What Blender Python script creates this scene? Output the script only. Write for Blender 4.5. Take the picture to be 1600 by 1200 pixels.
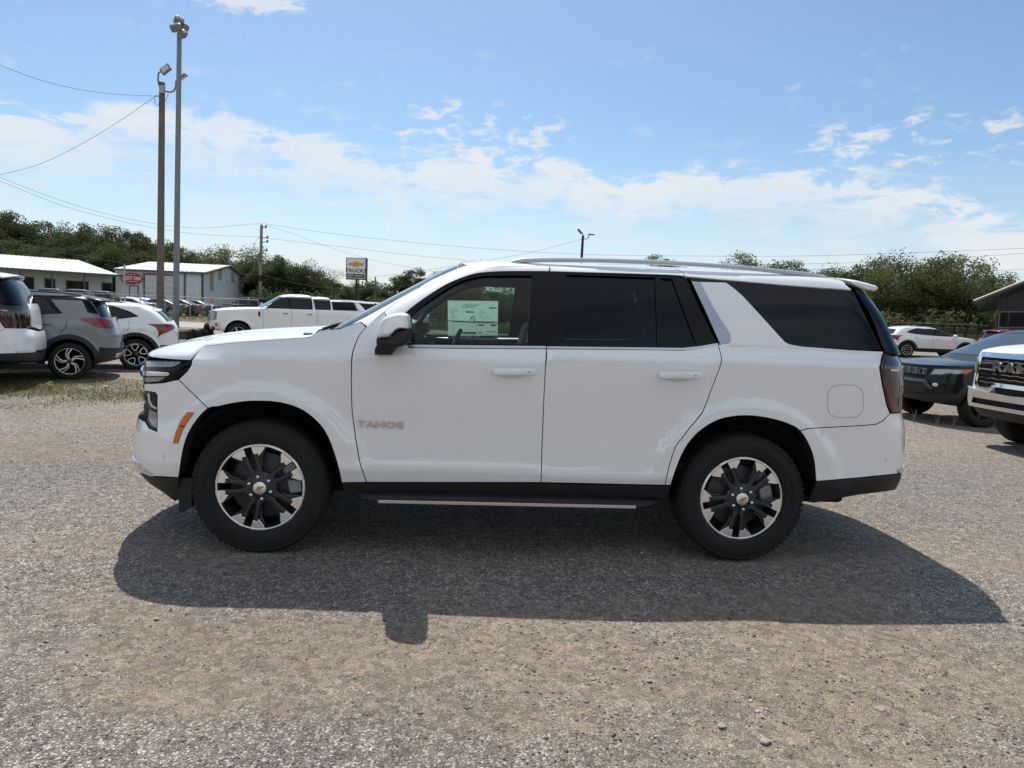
import bpy, bmesh, math, random
import numpy as np
from mathutils import Vector, Matrix, geometry

for _o in list(bpy.data.objects):
    bpy.data.objects.remove(_o)
scene = bpy.context.scene
COL = scene.collection
rng = np.random.default_rng(7)
random.seed(7)

# ---------------------------------------------------------------- camera
FPX = 1111.0                       # focal length in pixels of the 1600 px wide photograph
CAM_POS = np.array([0., 0., 1.549])
ROLL, PITCH = math.radians(2.31), math.radians(5.56)
_cp, _sp, _cr, _sr = math.cos(PITCH), math.sin(PITCH), math.cos(ROLL), math.sin(ROLL)
FW = np.array([0, _cp, -_sp]); _up = np.array([0, _sp, _cp]); _rt = np.array([1., 0, 0])
CR = _cr * _rt + _sr * _up
CU = -_sr * _rt + _cr * _up
cam_data = bpy.data.cameras.new('camera')
cam_data.sensor_width = 36.0
cam_data.lens = 36.0 * FPX / 1600
cam_data.clip_start, cam_data.clip_end = .05, 3000
cam = bpy.data.objects.new('camera', cam_data)
COL.objects.link(cam)
cam.matrix_world = Matrix([[CR[i], CU[i], -FW[i], CAM_POS[i]] for i in range(3)] + [[0, 0, 0, 1]])
scene.camera = cam

def project(P):
    d = np.asarray(P, float) - CAM_POS; w = d @ FW
    return np.stack([800 + FPX * (d @ CR) / w, 600 - FPX * (d @ CU) / w], -1)
def sight(p):
    p = np.atleast_2d(np.asarray(p, float))
    return FW * FPX + CR * (p[:, :1] - 800) - CU * (p[:, 1:] - 600)
def on_ground(px, py, z=0.):
    d = sight([(px, py)])[0]; t = (z - CAM_POS[2]) / d[2]
    return CAM_POS + d * t
def at_depth(px, py, Y):
    d = sight([(px, py)])[0]
    return CAM_POS + d * (Y / d[1])

# ---------------------------------------------------------------- sun, sky
SUN_EL, SUN_AZ = math.radians(57.6), math.radians(-15.5)       # azimuth clockwise from +Y
EXPOSURE = 0.55
sun_dir = Vector((math.cos(SUN_EL) * math.sin(SUN_AZ), math.cos(SUN_EL) * math.cos(SUN_AZ), math.sin(SUN_EL)))
sun_data = bpy.data.lights.new('sun', 'SUN')
sun_data.energy = 3.7
sun_data.angle = math.radians(.53)
sun_data.color = (1.0, .945, .86)
sun = bpy.data.objects.new('sun', sun_data)
COL.objects.link(sun)
sun.rotation_euler = sun_dir.to_track_quat('Z', 'Y').to_euler()

world = bpy.data.worlds.new('World')
scene.world = world
world.use_nodes = True
def build_sky():
    nt = world.node_tree; N = nt.nodes; L = nt.links
    N.clear()
    def node(t, **kw):
        n = N.new(t)
        for k, v in kw.items(): setattr(n, k, v)
        return n
    def math_(op, a, b=None, c=None, clamp=False):
        n = node('ShaderNodeMath', operation=op, use_clamp=clamp)
        for i, x in enumerate((a, b, c)):
            if x is None: continue
            if isinstance(x, (int, float)): n.inputs[i].default_value = x
            else: L.new(x, n.inputs[i])
        return n.outputs[0]
    def ramp(x, a, b, lo=0., hi=1.):
        n = node('ShaderNodeMapRange', interpolation_type='SMOOTHSTEP')
        for i, v in ((1, a), (2, b), (3, lo), (4, hi)):
            if isinstance(v, (int, float)): n.inputs[i].default_value = v
            else: L.new(v, n.inputs[i])
        L.new(x, n.inputs[0])
        return n.outputs[0]
    def noise(vec, scale, detail=6., rough=.55, dist=0.):
        n = node('ShaderNodeTexNoise', noise_dimensions='3D')
        L.new(vec, n.inputs['Vector'])
        n.inputs['Scale'].default_value = scale; n.inputs['Detail'].default_value = detail
        n.inputs['Roughness'].default_value = rough; n.inputs['Distortion'].default_value = dist
        return n.outputs['Fac']
    def combine(x, y, z):
        n = node('ShaderNodeCombineXYZ')
        for i, v in enumerate((x, y, z)):
            if isinstance(v, (int, float)): n.inputs[i].default_value = v
            else: L.new(v, n.inputs[i])
        return n.outputs[0]
    sky = node('ShaderNodeTexSky', sky_type='NISHITA')
    sky.sun_disc = False
    sky.sun_elevation = SUN_EL; sky.sun_rotation = SUN_AZ
    sky.altitude = 300; sky.air_density = 1.0; sky.dust_density = 1.0; sky.ozone_density = 2.6
    tc = node('ShaderNodeTexCoord')
    sep = node('ShaderNodeSeparateXYZ'); L.new(tc.outputs['Generated'], sep.inputs[0])
    x, y, z = sep.outputs
    az = math_('ARCTAN2', x, y)
    el = math_('ARCSINE', z)
    # the sheet of cloud overhead, seen in perspective
    zc = math_('MAXIMUM', math_('ADD', z, .10), .02)
    flat = combine(math_('DIVIDE', x, zc), math_('DIVIDE', y, zc), 0.)
    sph = combine(math_('MULTIPLY', az, 1.0), math_('MULTIPLY', el, 2.6), 0.)
    big = noise(sph, 3.2, 4., .5)
    fine = noise(sph, 11., 10., .62, .6)
    puff = noise(flat, 2.3, 9., .6, .3)
    streak = noise(combine(math_('MULTIPLY', az, 2.2), math_('MULTIPLY', el, 17.), 3.), 1.6, 8., .58, .5)
    # top of the cloud bank over azimuth
    fc = node('ShaderNodeFloatCurve')
    c = fc.mapping.curves[0]
    pts = [(-.95, .20), (-.62, .215), (-.47, .238), (-.36, .236), (-.24, .222), (-.16, .212), (-.10, .215), (-.03, .222), (.06, .215), (.12, .20),
           (.27, .215), (.43, .200), (.56, .160), (.70, .125), (.95, .12)]
    nx = lambda a: (a + 1.) / 2.
    c.points[0].location = (0., .19 / .4); c.points[1].location = (1., .12 / .4)
    for a, e in pts: c.points.new(nx(a), e / .4)
    fc.mapping.update()
    L.new(ramp_lin(nt, az, -1., 1.), fc.inputs['Value'])
    top = math_('MULTIPLY', fc.outputs[0], .4)
    edge = math_('SUBTRACT', top, el)                                  # > 0 below the bank's upper edge
    bits = noise(combine(math_('MULTIPLY', az, 1.), math_('MULTIPLY', el, 2.3), 7.), 27., 9., .60, .3)
    e2 = math_('ADD', edge, math_('MULTIPLY', math_('SUBTRACT', fine, .5), .10))
    e2 = math_('ADD', e2, math_('MULTIPLY', math_('SUBTRACT', big, .5), .05))
    bank = ramp(e2, .0, .022)
    crest = math_('MULTIPLY', bank, ramp(edge, .105, .02))            # thick upper part of the bank
    holes = ramp(math_('ADD', math_('ADD', math_('MULTIPLY', fine, .7), math_('MULTIPLY', bits, .3)), math_('MULTIPLY', crest, .12)), .45, .60)
    body = math_('ADD', math_('MULTIPLY', crest, .60), .18)
    body = math_('MULTIPLY', math_('MULTIPLY', bank, holes), body)
    veil = math_('MULTIPLY', ramp(el, .24, .02), ramp(streak, .34, .66, .20, .64))
    low = math_('MULTIPLY', ramp(el, .13, -.01), .36)
    # small loose clouds above the bank
    loose_zone = math_('MULTIPLY', ramp(el, .16, .20), ramp(el, .42, .27))
    side = ramp(math_('ABSOLUTE', math_('SUBTRACT', az, .27)), .05, .22, .35, 1.)
    clump = noise(combine(math_('MULTIPLY', az, 1.), math_('MULTIPLY', el, 1.6), 11.), 8., 3., .5)
    def spot(a0, e0, ra, re):                                          # soft elliptical region of the sky
        d = math_('ADD', math_('POWER', math_('DIVIDE', math_('SUBTRACT', az, a0), ra), 2.), math_('POWER', math_('DIVIDE', math_('SUBTRACT', el, e0), re), 2.))
        return ramp(d, 1., .15)
    zone = math_('MAXIMUM', math_('MULTIPLY', spot(-.06, .235, .17, .055), .95), spot(.58, .225, .30, .045))
    zone = math_('MAXIMUM', zone, math_('MULTIPLY', loose_zone, .16))
    zone = math_('MAXIMUM', zone, math_('MULTIPLY', spot(-.37, .385, .11, .045), 2.1))
    thr = math_('SUBTRACT', math_('ADD', bits, math_('MULTIPLY', clump, .42)), math_('MULTIPLY', math_('SUBTRACT', 1., zone), .12))
    loose = ramp(thr, .67, .86)
    loose = math_('MULTIPLY', loose, math_('MINIMUM', math_('MULTIPLY', zone, 1.6), 1.))
    high = math_('MULTIPLY', ramp(puff, .62, .76), ramp(el, .34, .46))
    behind = math_('MULTIPLY', ramp(y, .15, -.35), ramp(noise(flat, 1.1, 8., .6, .4), .36, .58))  # unseen cloud cover, added behind the camera to fill the shaded car side
    behind = math_('MULTIPLY', behind, ramp(el, -.02, .12))
    tot = math_('ADD', body, veil); tot = math_('ADD', tot, low)
    tot = math_('ADD', tot, math_('MULTIPLY', loose, .75)); tot = math_('ADD', tot, math_('MULTIPLY', high, .6))
    tot = math_('MAXIMUM', tot, math_('MULTIPLY', behind, .9))
    tot = math_('MINIMUM', tot, .93)
    mix = node('ShaderNodeMix', data_type='RGBA')
    L.new(tot, mix.inputs[0])
    L.new(sky.outputs[0], mix.inputs[6])
    mix.inputs[7].default_value = CLOUD_COL
    tint = node('ShaderNodeMix', data_type='RGBA', blend_type='MULTIPLY')
    tint.inputs[0].default_value = 1.0
    L.new(sky.outputs[0], tint.inputs[6]); tint.inputs[7].default_value = SKY_TINT
    L.new(tint.outputs[2], mix.inputs[6])
    bg = node('ShaderNodeBackground'); bg.inputs['Strength'].default_value = SKY_STRENGTH
    L.new(mix.outputs[2], bg.inputs['Color'])
    out = node('ShaderNodeOutputWorld'); L.new(bg.outputs[0], out.inputs['Surface'])
def ramp_lin(nt, x, a, b):
    n = nt.nodes.new('ShaderNodeMapRange')
    n.inputs[1].default_value = a; n.inputs[2].default_value = b
    nt.links.new(x, n.inputs[0])
    return n.outputs[0]
SKY_STRENGTH = .086
CLOUD_COL = (6.5, 6.75, 6.95, 1)
SKY_TINT = (.90, 1.0, 1.02, 1)
build_sky()

vs = scene.view_settings
scene.display_settings.display_device = 'sRGB'
vs.view_transform = 'Standard'; vs.look = 'None'; vs.exposure = EXPOSURE; vs.gamma = 1.0; vs.use_curve_mapping = False
scene.render.engine = 'CYCLES'
scene.cycles.use_denoising = True
scene.cycles.max_bounces = 8; scene.cycles.transparent_max_bounces = 16
scene.cycles.caustics_reflective = False; scene.cycles.caustics_refractive = False
scene.cycles.sample_clamp_indirect = 6.

# ---------------------------------------------------------------- surfaces
def pchip(xs, ys):
    xs = np.asarray(xs, float); ys = np.asarray(ys, float)
    h = np.diff(xs); d = np.diff(ys) / h
    m = np.zeros_like(xs)
    m[0] = d[0]; m[-1] = d[-1]
    for i in range(1, len(xs) - 1):
        if d[i - 1] * d[i] > 0:
            w1 = 2 * h[i] + h[i - 1]; w2 = h[i] + 2 * h[i - 1]
            m[i] = (w1 + w2) / (w1 / d[i - 1] + w2 / d[i])
    def f(x):
        x = np.asarray(x, float)
        xc = np.clip(x, xs[0], xs[-1])
        i = np.clip(np.searchsorted(xs, xc, side='right') - 1, 0, len(xs) - 2)
        t = (xc - xs[i]) / h[i]
        r = ((2*t**3 - 3*t**2 + 1) * ys[i] + (t**3 - 2*t**2 + t) * h[i] * m[i]
             + (-2*t**3 + 3*t**2) * ys[i+1] + (t**3 - t**2) * h[i] * m[i+1])
        r = r + np.where(x < xs[0], (x - xs[0]) * m[0], 0) + np.where(x > xs[-1], (x - xs[-1]) * m[-1], 0)
        return r
    return f

def tab(*pts):
    p = sorted(pts)
    return pchip([a for a, b in p], [b for a, b in p])

def sst(a, b, x):
    t = np.clip((x - a) / (b - a), 0, 1)
    return t * t * (3 - 2 * t)

def seg_profile(segs, sigma=.006, lo=-.2, hi=2.2):
    """Piecewise smooth profile with soft creases where segments meet."""
    zs = np.arange(lo, hi, .002)
    out = np.zeros_like(zs)
    for i, s in enumerate(segs):
        f = pchip([a for a, b in s], [b for a, b in s])
        m = np.ones_like(zs, bool)
        if i > 0: m &= zs >= s[0][0]
        if i < len(segs) - 1: m &= zs < s[-1][0]
        out[m] = f(zs[m])
    k = np.exp(-.5 * (np.arange(-15, 16) * .002 / sigma) ** 2); k /= k.sum()
    o2 = np.convolve(np.pad(out, 15, mode='edge'), k, mode='valid')
    return lambda z: np.interp(z, zs, o2)

class Surf:
    """A car skin as stacked plan curves. u runs from the front centre round the near side to the rear centre, v runs upward."""
    def __init__(s, w, xf, xr, z=None, af=.6, ar=.5, nf=2.4, nr=2.6, vref=.9, wref=1.0):
        s.w, s.xf, s.xr, s.z, s.af, s.ar = w, xf, xr, z, af, ar
        s.nf, s.nr = nf, nr
        s.x0 = float(xf(np.array([vref]))[0]) + af
        s.Ls = float(xr(np.array([vref]))[0]) - ar - s.x0
        s.tf, s.Lf = s.table(af, wref, nf)
        s.tr, s.Lr = s.table(ar, wref, nr)
    @staticmethod
    def table(a, b, n):
        th = np.linspace(0, math.pi / 2, 3000)
        x = a * np.sin(th) ** (2 / n); y = b * np.cos(th) ** (2 / n)
        L = np.concatenate([[0], np.cumsum(np.hypot(np.diff(x), np.diff(y)))])
        return (L / L[-1], th), L[-1]
    def P(s, u, v):
        u = np.asarray(u, float); v = np.asarray(v, float)
        z = v if s.z is None else s.z(v)
        x0 = s.xf(v) + s.af; x1 = s.xr(v) - s.ar
        sf = np.clip(-u / s.Lf, 0, 1); sr = np.clip((u - s.Ls) / s.Lr, 0, 1)
        thf = np.interp(sf, *s.tf); thr = np.interp(sr, *s.tr)
        x = x0 + (x1 - x0) * np.clip(u / s.Ls, 0, 1)
        x = x - s.af * np.sin(thf) ** (2 / s.nf) + s.ar * np.sin(thr) ** (2 / s.nr)
        w = s.w(x, v)
        y = w * np.maximum(np.cos(thf), 0) ** (2 / s.nf) * np.maximum(np.cos(thr), 0) ** (2 / s.nr)
        return np.stack([x, -y, z + 0 * x], -1)
    def N(s, u, v, e=.004):
        a = s.P(u + e, v) - s.P(u - e, v); b = s.P(u, v + e) - s.P(u, v - e)
        n = np.cross(a, b)
        return n / np.maximum(np.linalg.norm(n, axis=-1, keepdims=True), 1e-12)
    def solve(s, F, target, u, v, it=30, umin=None, umax=None):
        t = np.asarray(target, float); u = np.array(u, float); v = np.array(v, float)
        e = 1e-3
        umin = -s.Lf if umin is None else umin; umax = s.Ls + s.Lr if umax is None else umax
        for _ in range(it):
            f0 = F(s.P(u, v)); fu = (F(s.P(u + e, v)) - f0) / e; fv = (F(s.P(u, v + e)) - f0) / e
            r = t - f0
            lam = 1e-4 * (np.abs(fu).sum(-1) + np.abs(fv).sum(-1)) ** 2 * .01
            a11 = (fu * fu).sum(-1) + lam; a22 = (fv * fv).sum(-1) + lam; a12 = (fu * fv).sum(-1)
            b1 = (fu * r).sum(-1); b2 = (fv * r).sum(-1)
            det = a11 * a22 - a12 * a12 + 1e-12
            du = (a22 * b1 - a12 * b2) / det; dv = (a11 * b2 - a12 * b1) / det
            u = np.clip(u + np.clip(du, -.15, .15), umin, umax); v = v + np.clip(dv, -.1, .1)
        return np.stack([u, v], -1)
    def v_of_z(s, z):
        if s.z is None: return np.asarray(z, float)
        vs = np.linspace(s.vlo, s.vhi, 400)
        return np.interp(z, s.z(vs), vs)
    def xz(s, pts):
        p = np.array(pts, float); v = s.v_of_z(p[:, 1]); U = np.linspace(-s.Lf, s.Ls + s.Lr, 900)
        out = []
        for (x, z), vv in zip(p, v):
            out.append((np.interp(x, s.P(U, np.full_like(U, vv))[:, 0], U), vv))
        return np.array(out)
    def yz(s, pts, rear=False):
        p = np.array(pts, float); v = s.v_of_z(p[:, 1])
        U = np.linspace(s.Ls + s.Lr, s.Ls, 500) if rear else np.linspace(-s.Lf, 0, 500)
        return np.array([(np.interp(abs(y), -s.P(U, np.full_like(U, vv))[:, 1], U), vv) for (y, z), vv in zip(p, v)])

class Field:
    """Height field z(x, y); near side is y < 0."""
    def __init__(s, f): s.f = f
    def P(s, x, y):
        x = np.asarray(x, float); y = np.asarray(y, float)
        return np.stack([x, y, s.f(x, y)], -1)
    N = Surf.N

class Cabin(Surf):
    """Greenhouse: section given as (z, w, xf, xr) rows from the belt to the roof crown."""
    def __init__(s, rows, af, ar, nf=2.6, nr=3., wx=None):
        r = np.array(rows, float)
        d = np.concatenate([[0], np.cumsum(np.hypot(np.diff(r[:, 0]), np.diff(r[:, 1])))])
        s.vlo, s.vhi = 0., d[-1]
        zf = pchip(d, r[:, 0]); wf = pchip(d, r[:, 1])
        w = (lambda x, v: np.maximum(wf(v), 0)) if wx is None else (lambda x, v: np.maximum(wf(v), 0) * wx(x))
        Surf.__init__(s, w, pchip(d, r[:, 2]), pchip(d, r[:, 3]), zf, af, ar, nf, nr, vref=d[-1] * .3, wref=r[0, 1])
        s.wf = wf
# ---------------------------------------------------------------- materials
MATS = {}
def M(name, col, rough=.5, metal=0., coat=0., spec=.5, var=None, bump=None, rough_var=0., ior=1.5, emit=None):
    """Principled material; var = (scale, amount) mottles the colour, bump = (scale, distance) gives relief; both in world metres."""
    if name in MATS: return MATS[name]
    m = bpy.data.materials.new(name); m.use_nodes = True
    nt = m.node_tree; b = nt.nodes['Principled BSDF']; L = nt.links
    b.inputs['Base Color'].default_value = (*col, 1); b.inputs['Roughness'].default_value = rough
    b.inputs['Metallic'].default_value = metal; b.inputs['Coat Weight'].default_value = coat
    b.inputs['Coat Roughness'].default_value = .03; b.inputs['Specular IOR Level'].default_value = spec; b.inputs['IOR'].default_value = ior
    tc = nt.nodes.new('ShaderNodeTexCoord')
    if var:
        n = nt.nodes.new('ShaderNodeTexNoise'); n.inputs['Scale'].default_value = var[0]; n.inputs['Detail'].default_value = 6.
        n.inputs['Roughness'].default_value = .6
        L.new(tc.outputs['Object'], n.inputs['Vector'])
        mr = nt.nodes.new('ShaderNodeMapRange'); mr.inputs[1].default_value = .25; mr.inputs[2].default_value = .75
        mr.inputs[3].default_value = 1 - var[1]; mr.inputs[4].default_value = 1 + var[1]
        L.new(n.outputs['Fac'], mr.inputs[0])
        mx = nt.nodes.new('ShaderNodeMix'); mx.data_type = 'RGBA'; mx.blend_type = 'MULTIPLY'; mx.inputs[0].default_value = 1.
        mx.inputs[6].default_value = (*col, 1); L.new(mr.outputs[0], mx.inputs[7])
        L.new(mx.outputs[2], b.inputs['Base Color'])
        if rough_var:
            m2 = nt.nodes.new('ShaderNodeMapRange'); m2.inputs[1].default_value = .3; m2.inputs[2].default_value = .7
            m2.inputs[3].default_value = max(rough - rough_var, 0); m2.inputs[4].default_value = rough + rough_var
            L.new(n.outputs['Fac'], m2.inputs[0]); L.new(m2.outputs[0], b.inputs['Roughness'])
    if bump:
        n = nt.nodes.new('ShaderNodeTexNoise'); n.inputs['Scale'].default_value = bump[0]; n.inputs['Detail'].default_value = 4.
        L.new(tc.outputs['Object'], n.inputs['Vector'])
        bp = nt.nodes.new('ShaderNodeBump'); bp.inputs['Distance'].default_value = bump[1]; bp.inputs['Strength'].default_value = 1.
        L.new(n.outputs['Fac'], bp.inputs['Height']); L.new(bp.outputs[0], b.inputs['Normal'])
    if emit:
        b.inputs['Emission Color'].default_value = (*emit[0], 1); b.inputs['Emission Strength'].default_value = emit[1]
    MATS[name] = m
    return m
def glass(name, tint, reflect=1.0, rough=0.0, ior=1.5):
    """Window glass as a thin tinted sheet: clear transmission plus a mirror term by Fresnel."""
    if name in MATS: return MATS[name]
    m = bpy.data.materials.new(name); m.use_nodes = True
    nt = m.node_tree; N = nt.nodes; L = nt.links; N.clear()
    t = N.new('ShaderNodeBsdfTransparent'); t.inputs[0].default_value = (*tint, 1)
    g = N.new('ShaderNodeBsdfGlossy'); g.inputs['Roughness'].default_value = rough; g.inputs[0].default_value = (*reflect, 1) if isinstance(reflect, tuple) else (reflect, reflect, reflect, 1)
    f = N.new('ShaderNodeFresnel'); f.inputs[0].default_value = ior
    mx = N.new('ShaderNodeMixShader'); o = N.new('ShaderNodeOutputMaterial')
    L.new(f.outputs[0], mx.inputs[0]); L.new(t.outputs[0], mx.inputs[1]); L.new(g.outputs[0], mx.inputs[2]); L.new(mx.outputs[0], o.inputs[0])
    MATS[name] = m
    return m

# ---------------------------------------------------------------- mesh building
class Geo:
    def __init__(s): s.v, s.f, s.m, s.n, s.c = [], [], [], [], 0
    def add(s, v, f, mat=0, normals=None, smooth=False):
        """v (n,3); f list/array of faces; normals per vertex (n,3) for exact shading; smooth averages the face normals; else flat."""
        v = np.asarray(v, float)
        F = [tuple(int(i) for i in q) for q in f]
        if normals is None:
            fn = np.zeros((len(F), 3))
            for i, q in enumerate(F):
                p = v[list(q)]
                a = np.cross(p[1] - p[0], p[2] - p[0]) if len(q) == 3 else np.cross(p[2] - p[0], p[3] - p[1]) if len(q) == 4 else sum(np.cross(p[k] - p[0], p[k + 1] - p[0]) for k in range(1, len(q) - 1))
                fn[i] = a
            if smooth:
                normals = np.zeros_like(v)
                for i, q in enumerate(F):
                    for k in q: normals[k] += fn[i]
                normals /= np.maximum(np.linalg.norm(normals, axis=1, keepdims=True), 1e-12)
        for i, q in enumerate(F):
            s.f.append(tuple(k + s.c for k in q)); s.m.append(mat)
            if normals is not None: s.n.extend(normals[k] for k in q)
            else:
                a = fn[i] / max(np.linalg.norm(fn[i]), 1e-12)
                s.n.extend([a] * len(q))
        s.v.append(v); s.c += len(v)
        return s
    def merged(s, o, mat=None):
        base = s.c
        s.v += o.v; s.f += [tuple(k + base for k in q) for q in o.f]; s.m += (o.m if mat is None else [mat] * len(o.m)); s.n += o.n; s.c += o.c
        return s
    def mirrored(s):
        g = Geo(); fl = np.array([1, -1, 1.])
        g.v = [a * fl for a in s.v]; g.c = s.c; g.m = list(s.m); k = 0
        for q in s.f:
            g.f.append(tuple(reversed(q))); g.n.extend(np.asarray(n) * fl for n in reversed(s.n[k:k + len(q)])); k += len(q)
        return g
    def moved(s, mat4):
        R = np.array(mat4.to_3x3()); t = np.array(mat4.translation)
        g = Geo(); g.v = [a @ R.T + t for a in s.v]; g.f = list(s.f); g.m = list(s.m); g.c = s.c; g.n = [np.asarray(n) @ R.T for n in s.n]
        return g
    def mesh(s, name, mats):
        me = bpy.data.meshes.new(name)
        if not s.v: return me
        V = np.concatenate(s.v)
        me.from_pydata(V.tolist(), [], s.f)
        for m in (mats if isinstance(mats, (list, tuple)) else [mats]): me.materials.append(m)
        me.polygons.foreach_set('material_index', s.m)
        me.polygons.foreach_set('use_smooth', [True] * len(s.f))
        me.normals_split_custom_set([tuple(n) for n in s.n])
        me.update()
        return me
    def build(s, name, mats, parent=None, loc=None, rotz=None):
        o = bpy.data.objects.new(name, s.mesh(name, mats))
        COL.objects.link(o)
        if parent is not None: o.parent = parent
        if loc is not None: o.location = loc
        if rotz is not None: o.rotation_euler = (0, 0, rotz)
        return o

def tag(o, label=None, cat=None, group=None, kind=None):
    for k, v in (('label', label), ('category', cat), ('group', group), ('kind', kind)):
        if v: o[k] = v
    return o
def empty(name, loc=(0, 0, 0), rotz=0., label=None, cat=None, group=None):
    o = bpy.data.objects.new(name, None); COL.objects.link(o)
    o.empty_display_size = .3
    o.location = loc; o.rotation_euler = (0, 0, rotz)
    return tag(o, label, cat, group)
def copy_tree(o, parent=None):
    c = o.copy(); COL.objects.link(c)
    if parent is not None: c.parent = parent
    for ch in o.children: copy_tree(ch, c)
    return c

def cr(pts, n=4):
    """Smooth open curve through the points."""
    p = np.array(pts, float); q = np.vstack([2 * p[0] - p[1], p, 2 * p[-1] - p[-2]]); out = []
    for i in range(1, len(q) - 2):
        for t in np.arange(n) / n:
            a, b, c, d = q[i - 1:i + 3]
            out.append(.5 * (2 * b + (c - a) * t + (2 * a - 5 * b + 4 * c - d) * t * t + (3 * b - a - 3 * c + d) * t ** 3))
    out.append(p[-1])
    return [tuple(a) for a in out]
def dens(poly, d, closed=True):
    p = np.asarray(poly, float); out = []
    k = len(p) if closed else len(p) - 1
    for i in range(k):
        a, b = p[i], p[(i + 1) % len(p)]
        n = max(1, int(math.ceil(np.linalg.norm(b - a) / d)))
        for j in range(n): out.append(a + (b - a) * j / n)
    if not closed: out.append(p[-1])
    return np.array(out)
def inside(poly, q):
    x, y = q[:, 0], q[:, 1]; c = np.zeros(len(q), bool)
    a = poly; b = np.roll(poly, -1, 0)
    for (x1, y1), (x2, y2) in zip(a, b):
        if y1 == y2: continue
        m = ((y1 > y) != (y2 > y)) & (x < (x2 - x1) * (y - y1) / (y2 - y1) + x1)
        c ^= m
    return c
def area2(p):
    p = np.asarray(p); q = np.roll(p, -1, 0)
    return float((p[:, 0] * q[:, 1] - q[:, 0] * p[:, 1]).sum())
def inset(poly, d):
    p = np.asarray(poly, float)
    k = [i for i in range(len(p)) if np.linalg.norm(p[i] - p[i - 1]) > 1e-7]; p = p[k]
    if area2(p) < 0: p = p[::-1]
    a = p - np.roll(p, 1, 0); b = np.roll(p, -1, 0) - p
    a /= np.linalg.norm(a, axis=1, keepdims=True); b /= np.linalg.norm(b, axis=1, keepdims=True)
    na = np.stack([-a[:, 1], a[:, 0]], 1); nb = np.stack([-b[:, 1], b[:, 0]], 1)
    n = na + nb; n /= np.maximum((n * na).sum(1, keepdims=True), .5) * np.maximum(np.linalg.norm(n, axis=1, keepdims=True), 1e-9) / np.maximum(np.linalg.norm(n, axis=1, keepdims=True), 1e-9)
    n = n / np.maximum(np.linalg.norm(n, axis=1, keepdims=True), 1e-9) * np.minimum(np.linalg.norm(n, axis=1, keepdims=True), 1.8)
    return p + n * d
def fill2d(poly, res, holes=(), bres=None):
    bres = bres or res * .7
    loops = [dens(poly, bres)] + [dens(h, bres) for h in holes]
    B = np.concatenate(loops); lo, hi = loops[0].min(0), loops[0].max(0)
    gx = np.arange(lo[0] + res * .5, hi[0], res); gy = np.arange(lo[1] + res * .5, hi[1], res)
    G = np.stack(np.meshgrid(gx, gy), -1).reshape(-1, 2)
    if len(G):
        G = G[inside(loops[0], G)]
        for h in loops[1:]: G = G[~inside(h, G)]
        if len(G):
            keep = np.ones(len(G), bool)
            for i in range(0, len(G), 400):
                d = np.linalg.norm(G[i:i + 400, None] - B[None], axis=2).min(1); keep[i:i + 400] = d > .45 * min(res, bres * 1.4)
            G = G[keep]
    pts = np.concatenate([B, G]) if len(G) else B
    E, k = [], 0
    for l in loops:
        E += [(k + i, k + (i + 1) % len(l)) for i in range(len(l))]; k += len(l)
    r = geometry.delaunay_2d_cdt([Vector(p) for p in pts], E, [], 0, 1e-6)
    V = np.array([tuple(v) for v in r[0]]); T = np.array([f for f in r[2] if len(f) == 3])
    c = V[T].mean(1); k = inside(loops[0], c)
    for h in loops[1:]: k &= ~inside(h, c)
    T = T[k]
    e1, e2 = V[T[:, 1]] - V[T[:, 0]], V[T[:, 2]] - V[T[:, 0]]
    s = e1[:, 0] * e2[:, 1] - e1[:, 1] * e2[:, 0]
    T[s < 0] = T[s < 0][:, ::-1]
    return V, T[np.abs(s) > 1e-12]
def panel(S, poly, res=.05, off=0., depth=.018, mat=0, holes=(), gap=0., bres=None, geo=None, wall_mat=None):
    """A sheet of skin S cut along poly (u, v), its edges returned inward by depth."""
    poly = inset(poly, gap) if gap else np.asarray(poly, float)
    g = geo or Geo()
    V, T = fill2d(poly, res, holes, bres)
    P = S.P(V[:, 0], V[:, 1]); N = S.N(V[:, 0], V[:, 1])
    P = P + N * off
    g.add(P, T, mat, N)
    if depth:
        cnt = {}
        for t in T:
            for a, b in ((t[0], t[1]), (t[1], t[2]), (t[2], t[0])):
                if (b, a) in cnt: del cnt[(b, a)]
                else: cnt[(a, b)] = 1
        E = list(cnt)
        if E:
            ids = sorted({k for e in E for k in e}); ix = {k: i for i, k in enumerate(ids)}
            A = P[ids]; B = A - N[ids] * depth; n = len(ids)
            g.add(np.vstack([A, B]), [(ix[a], ix[a] + n, ix[b] + n, ix[b]) for a, b in E], mat if wall_mat is None else wall_mat)
    return g

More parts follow.
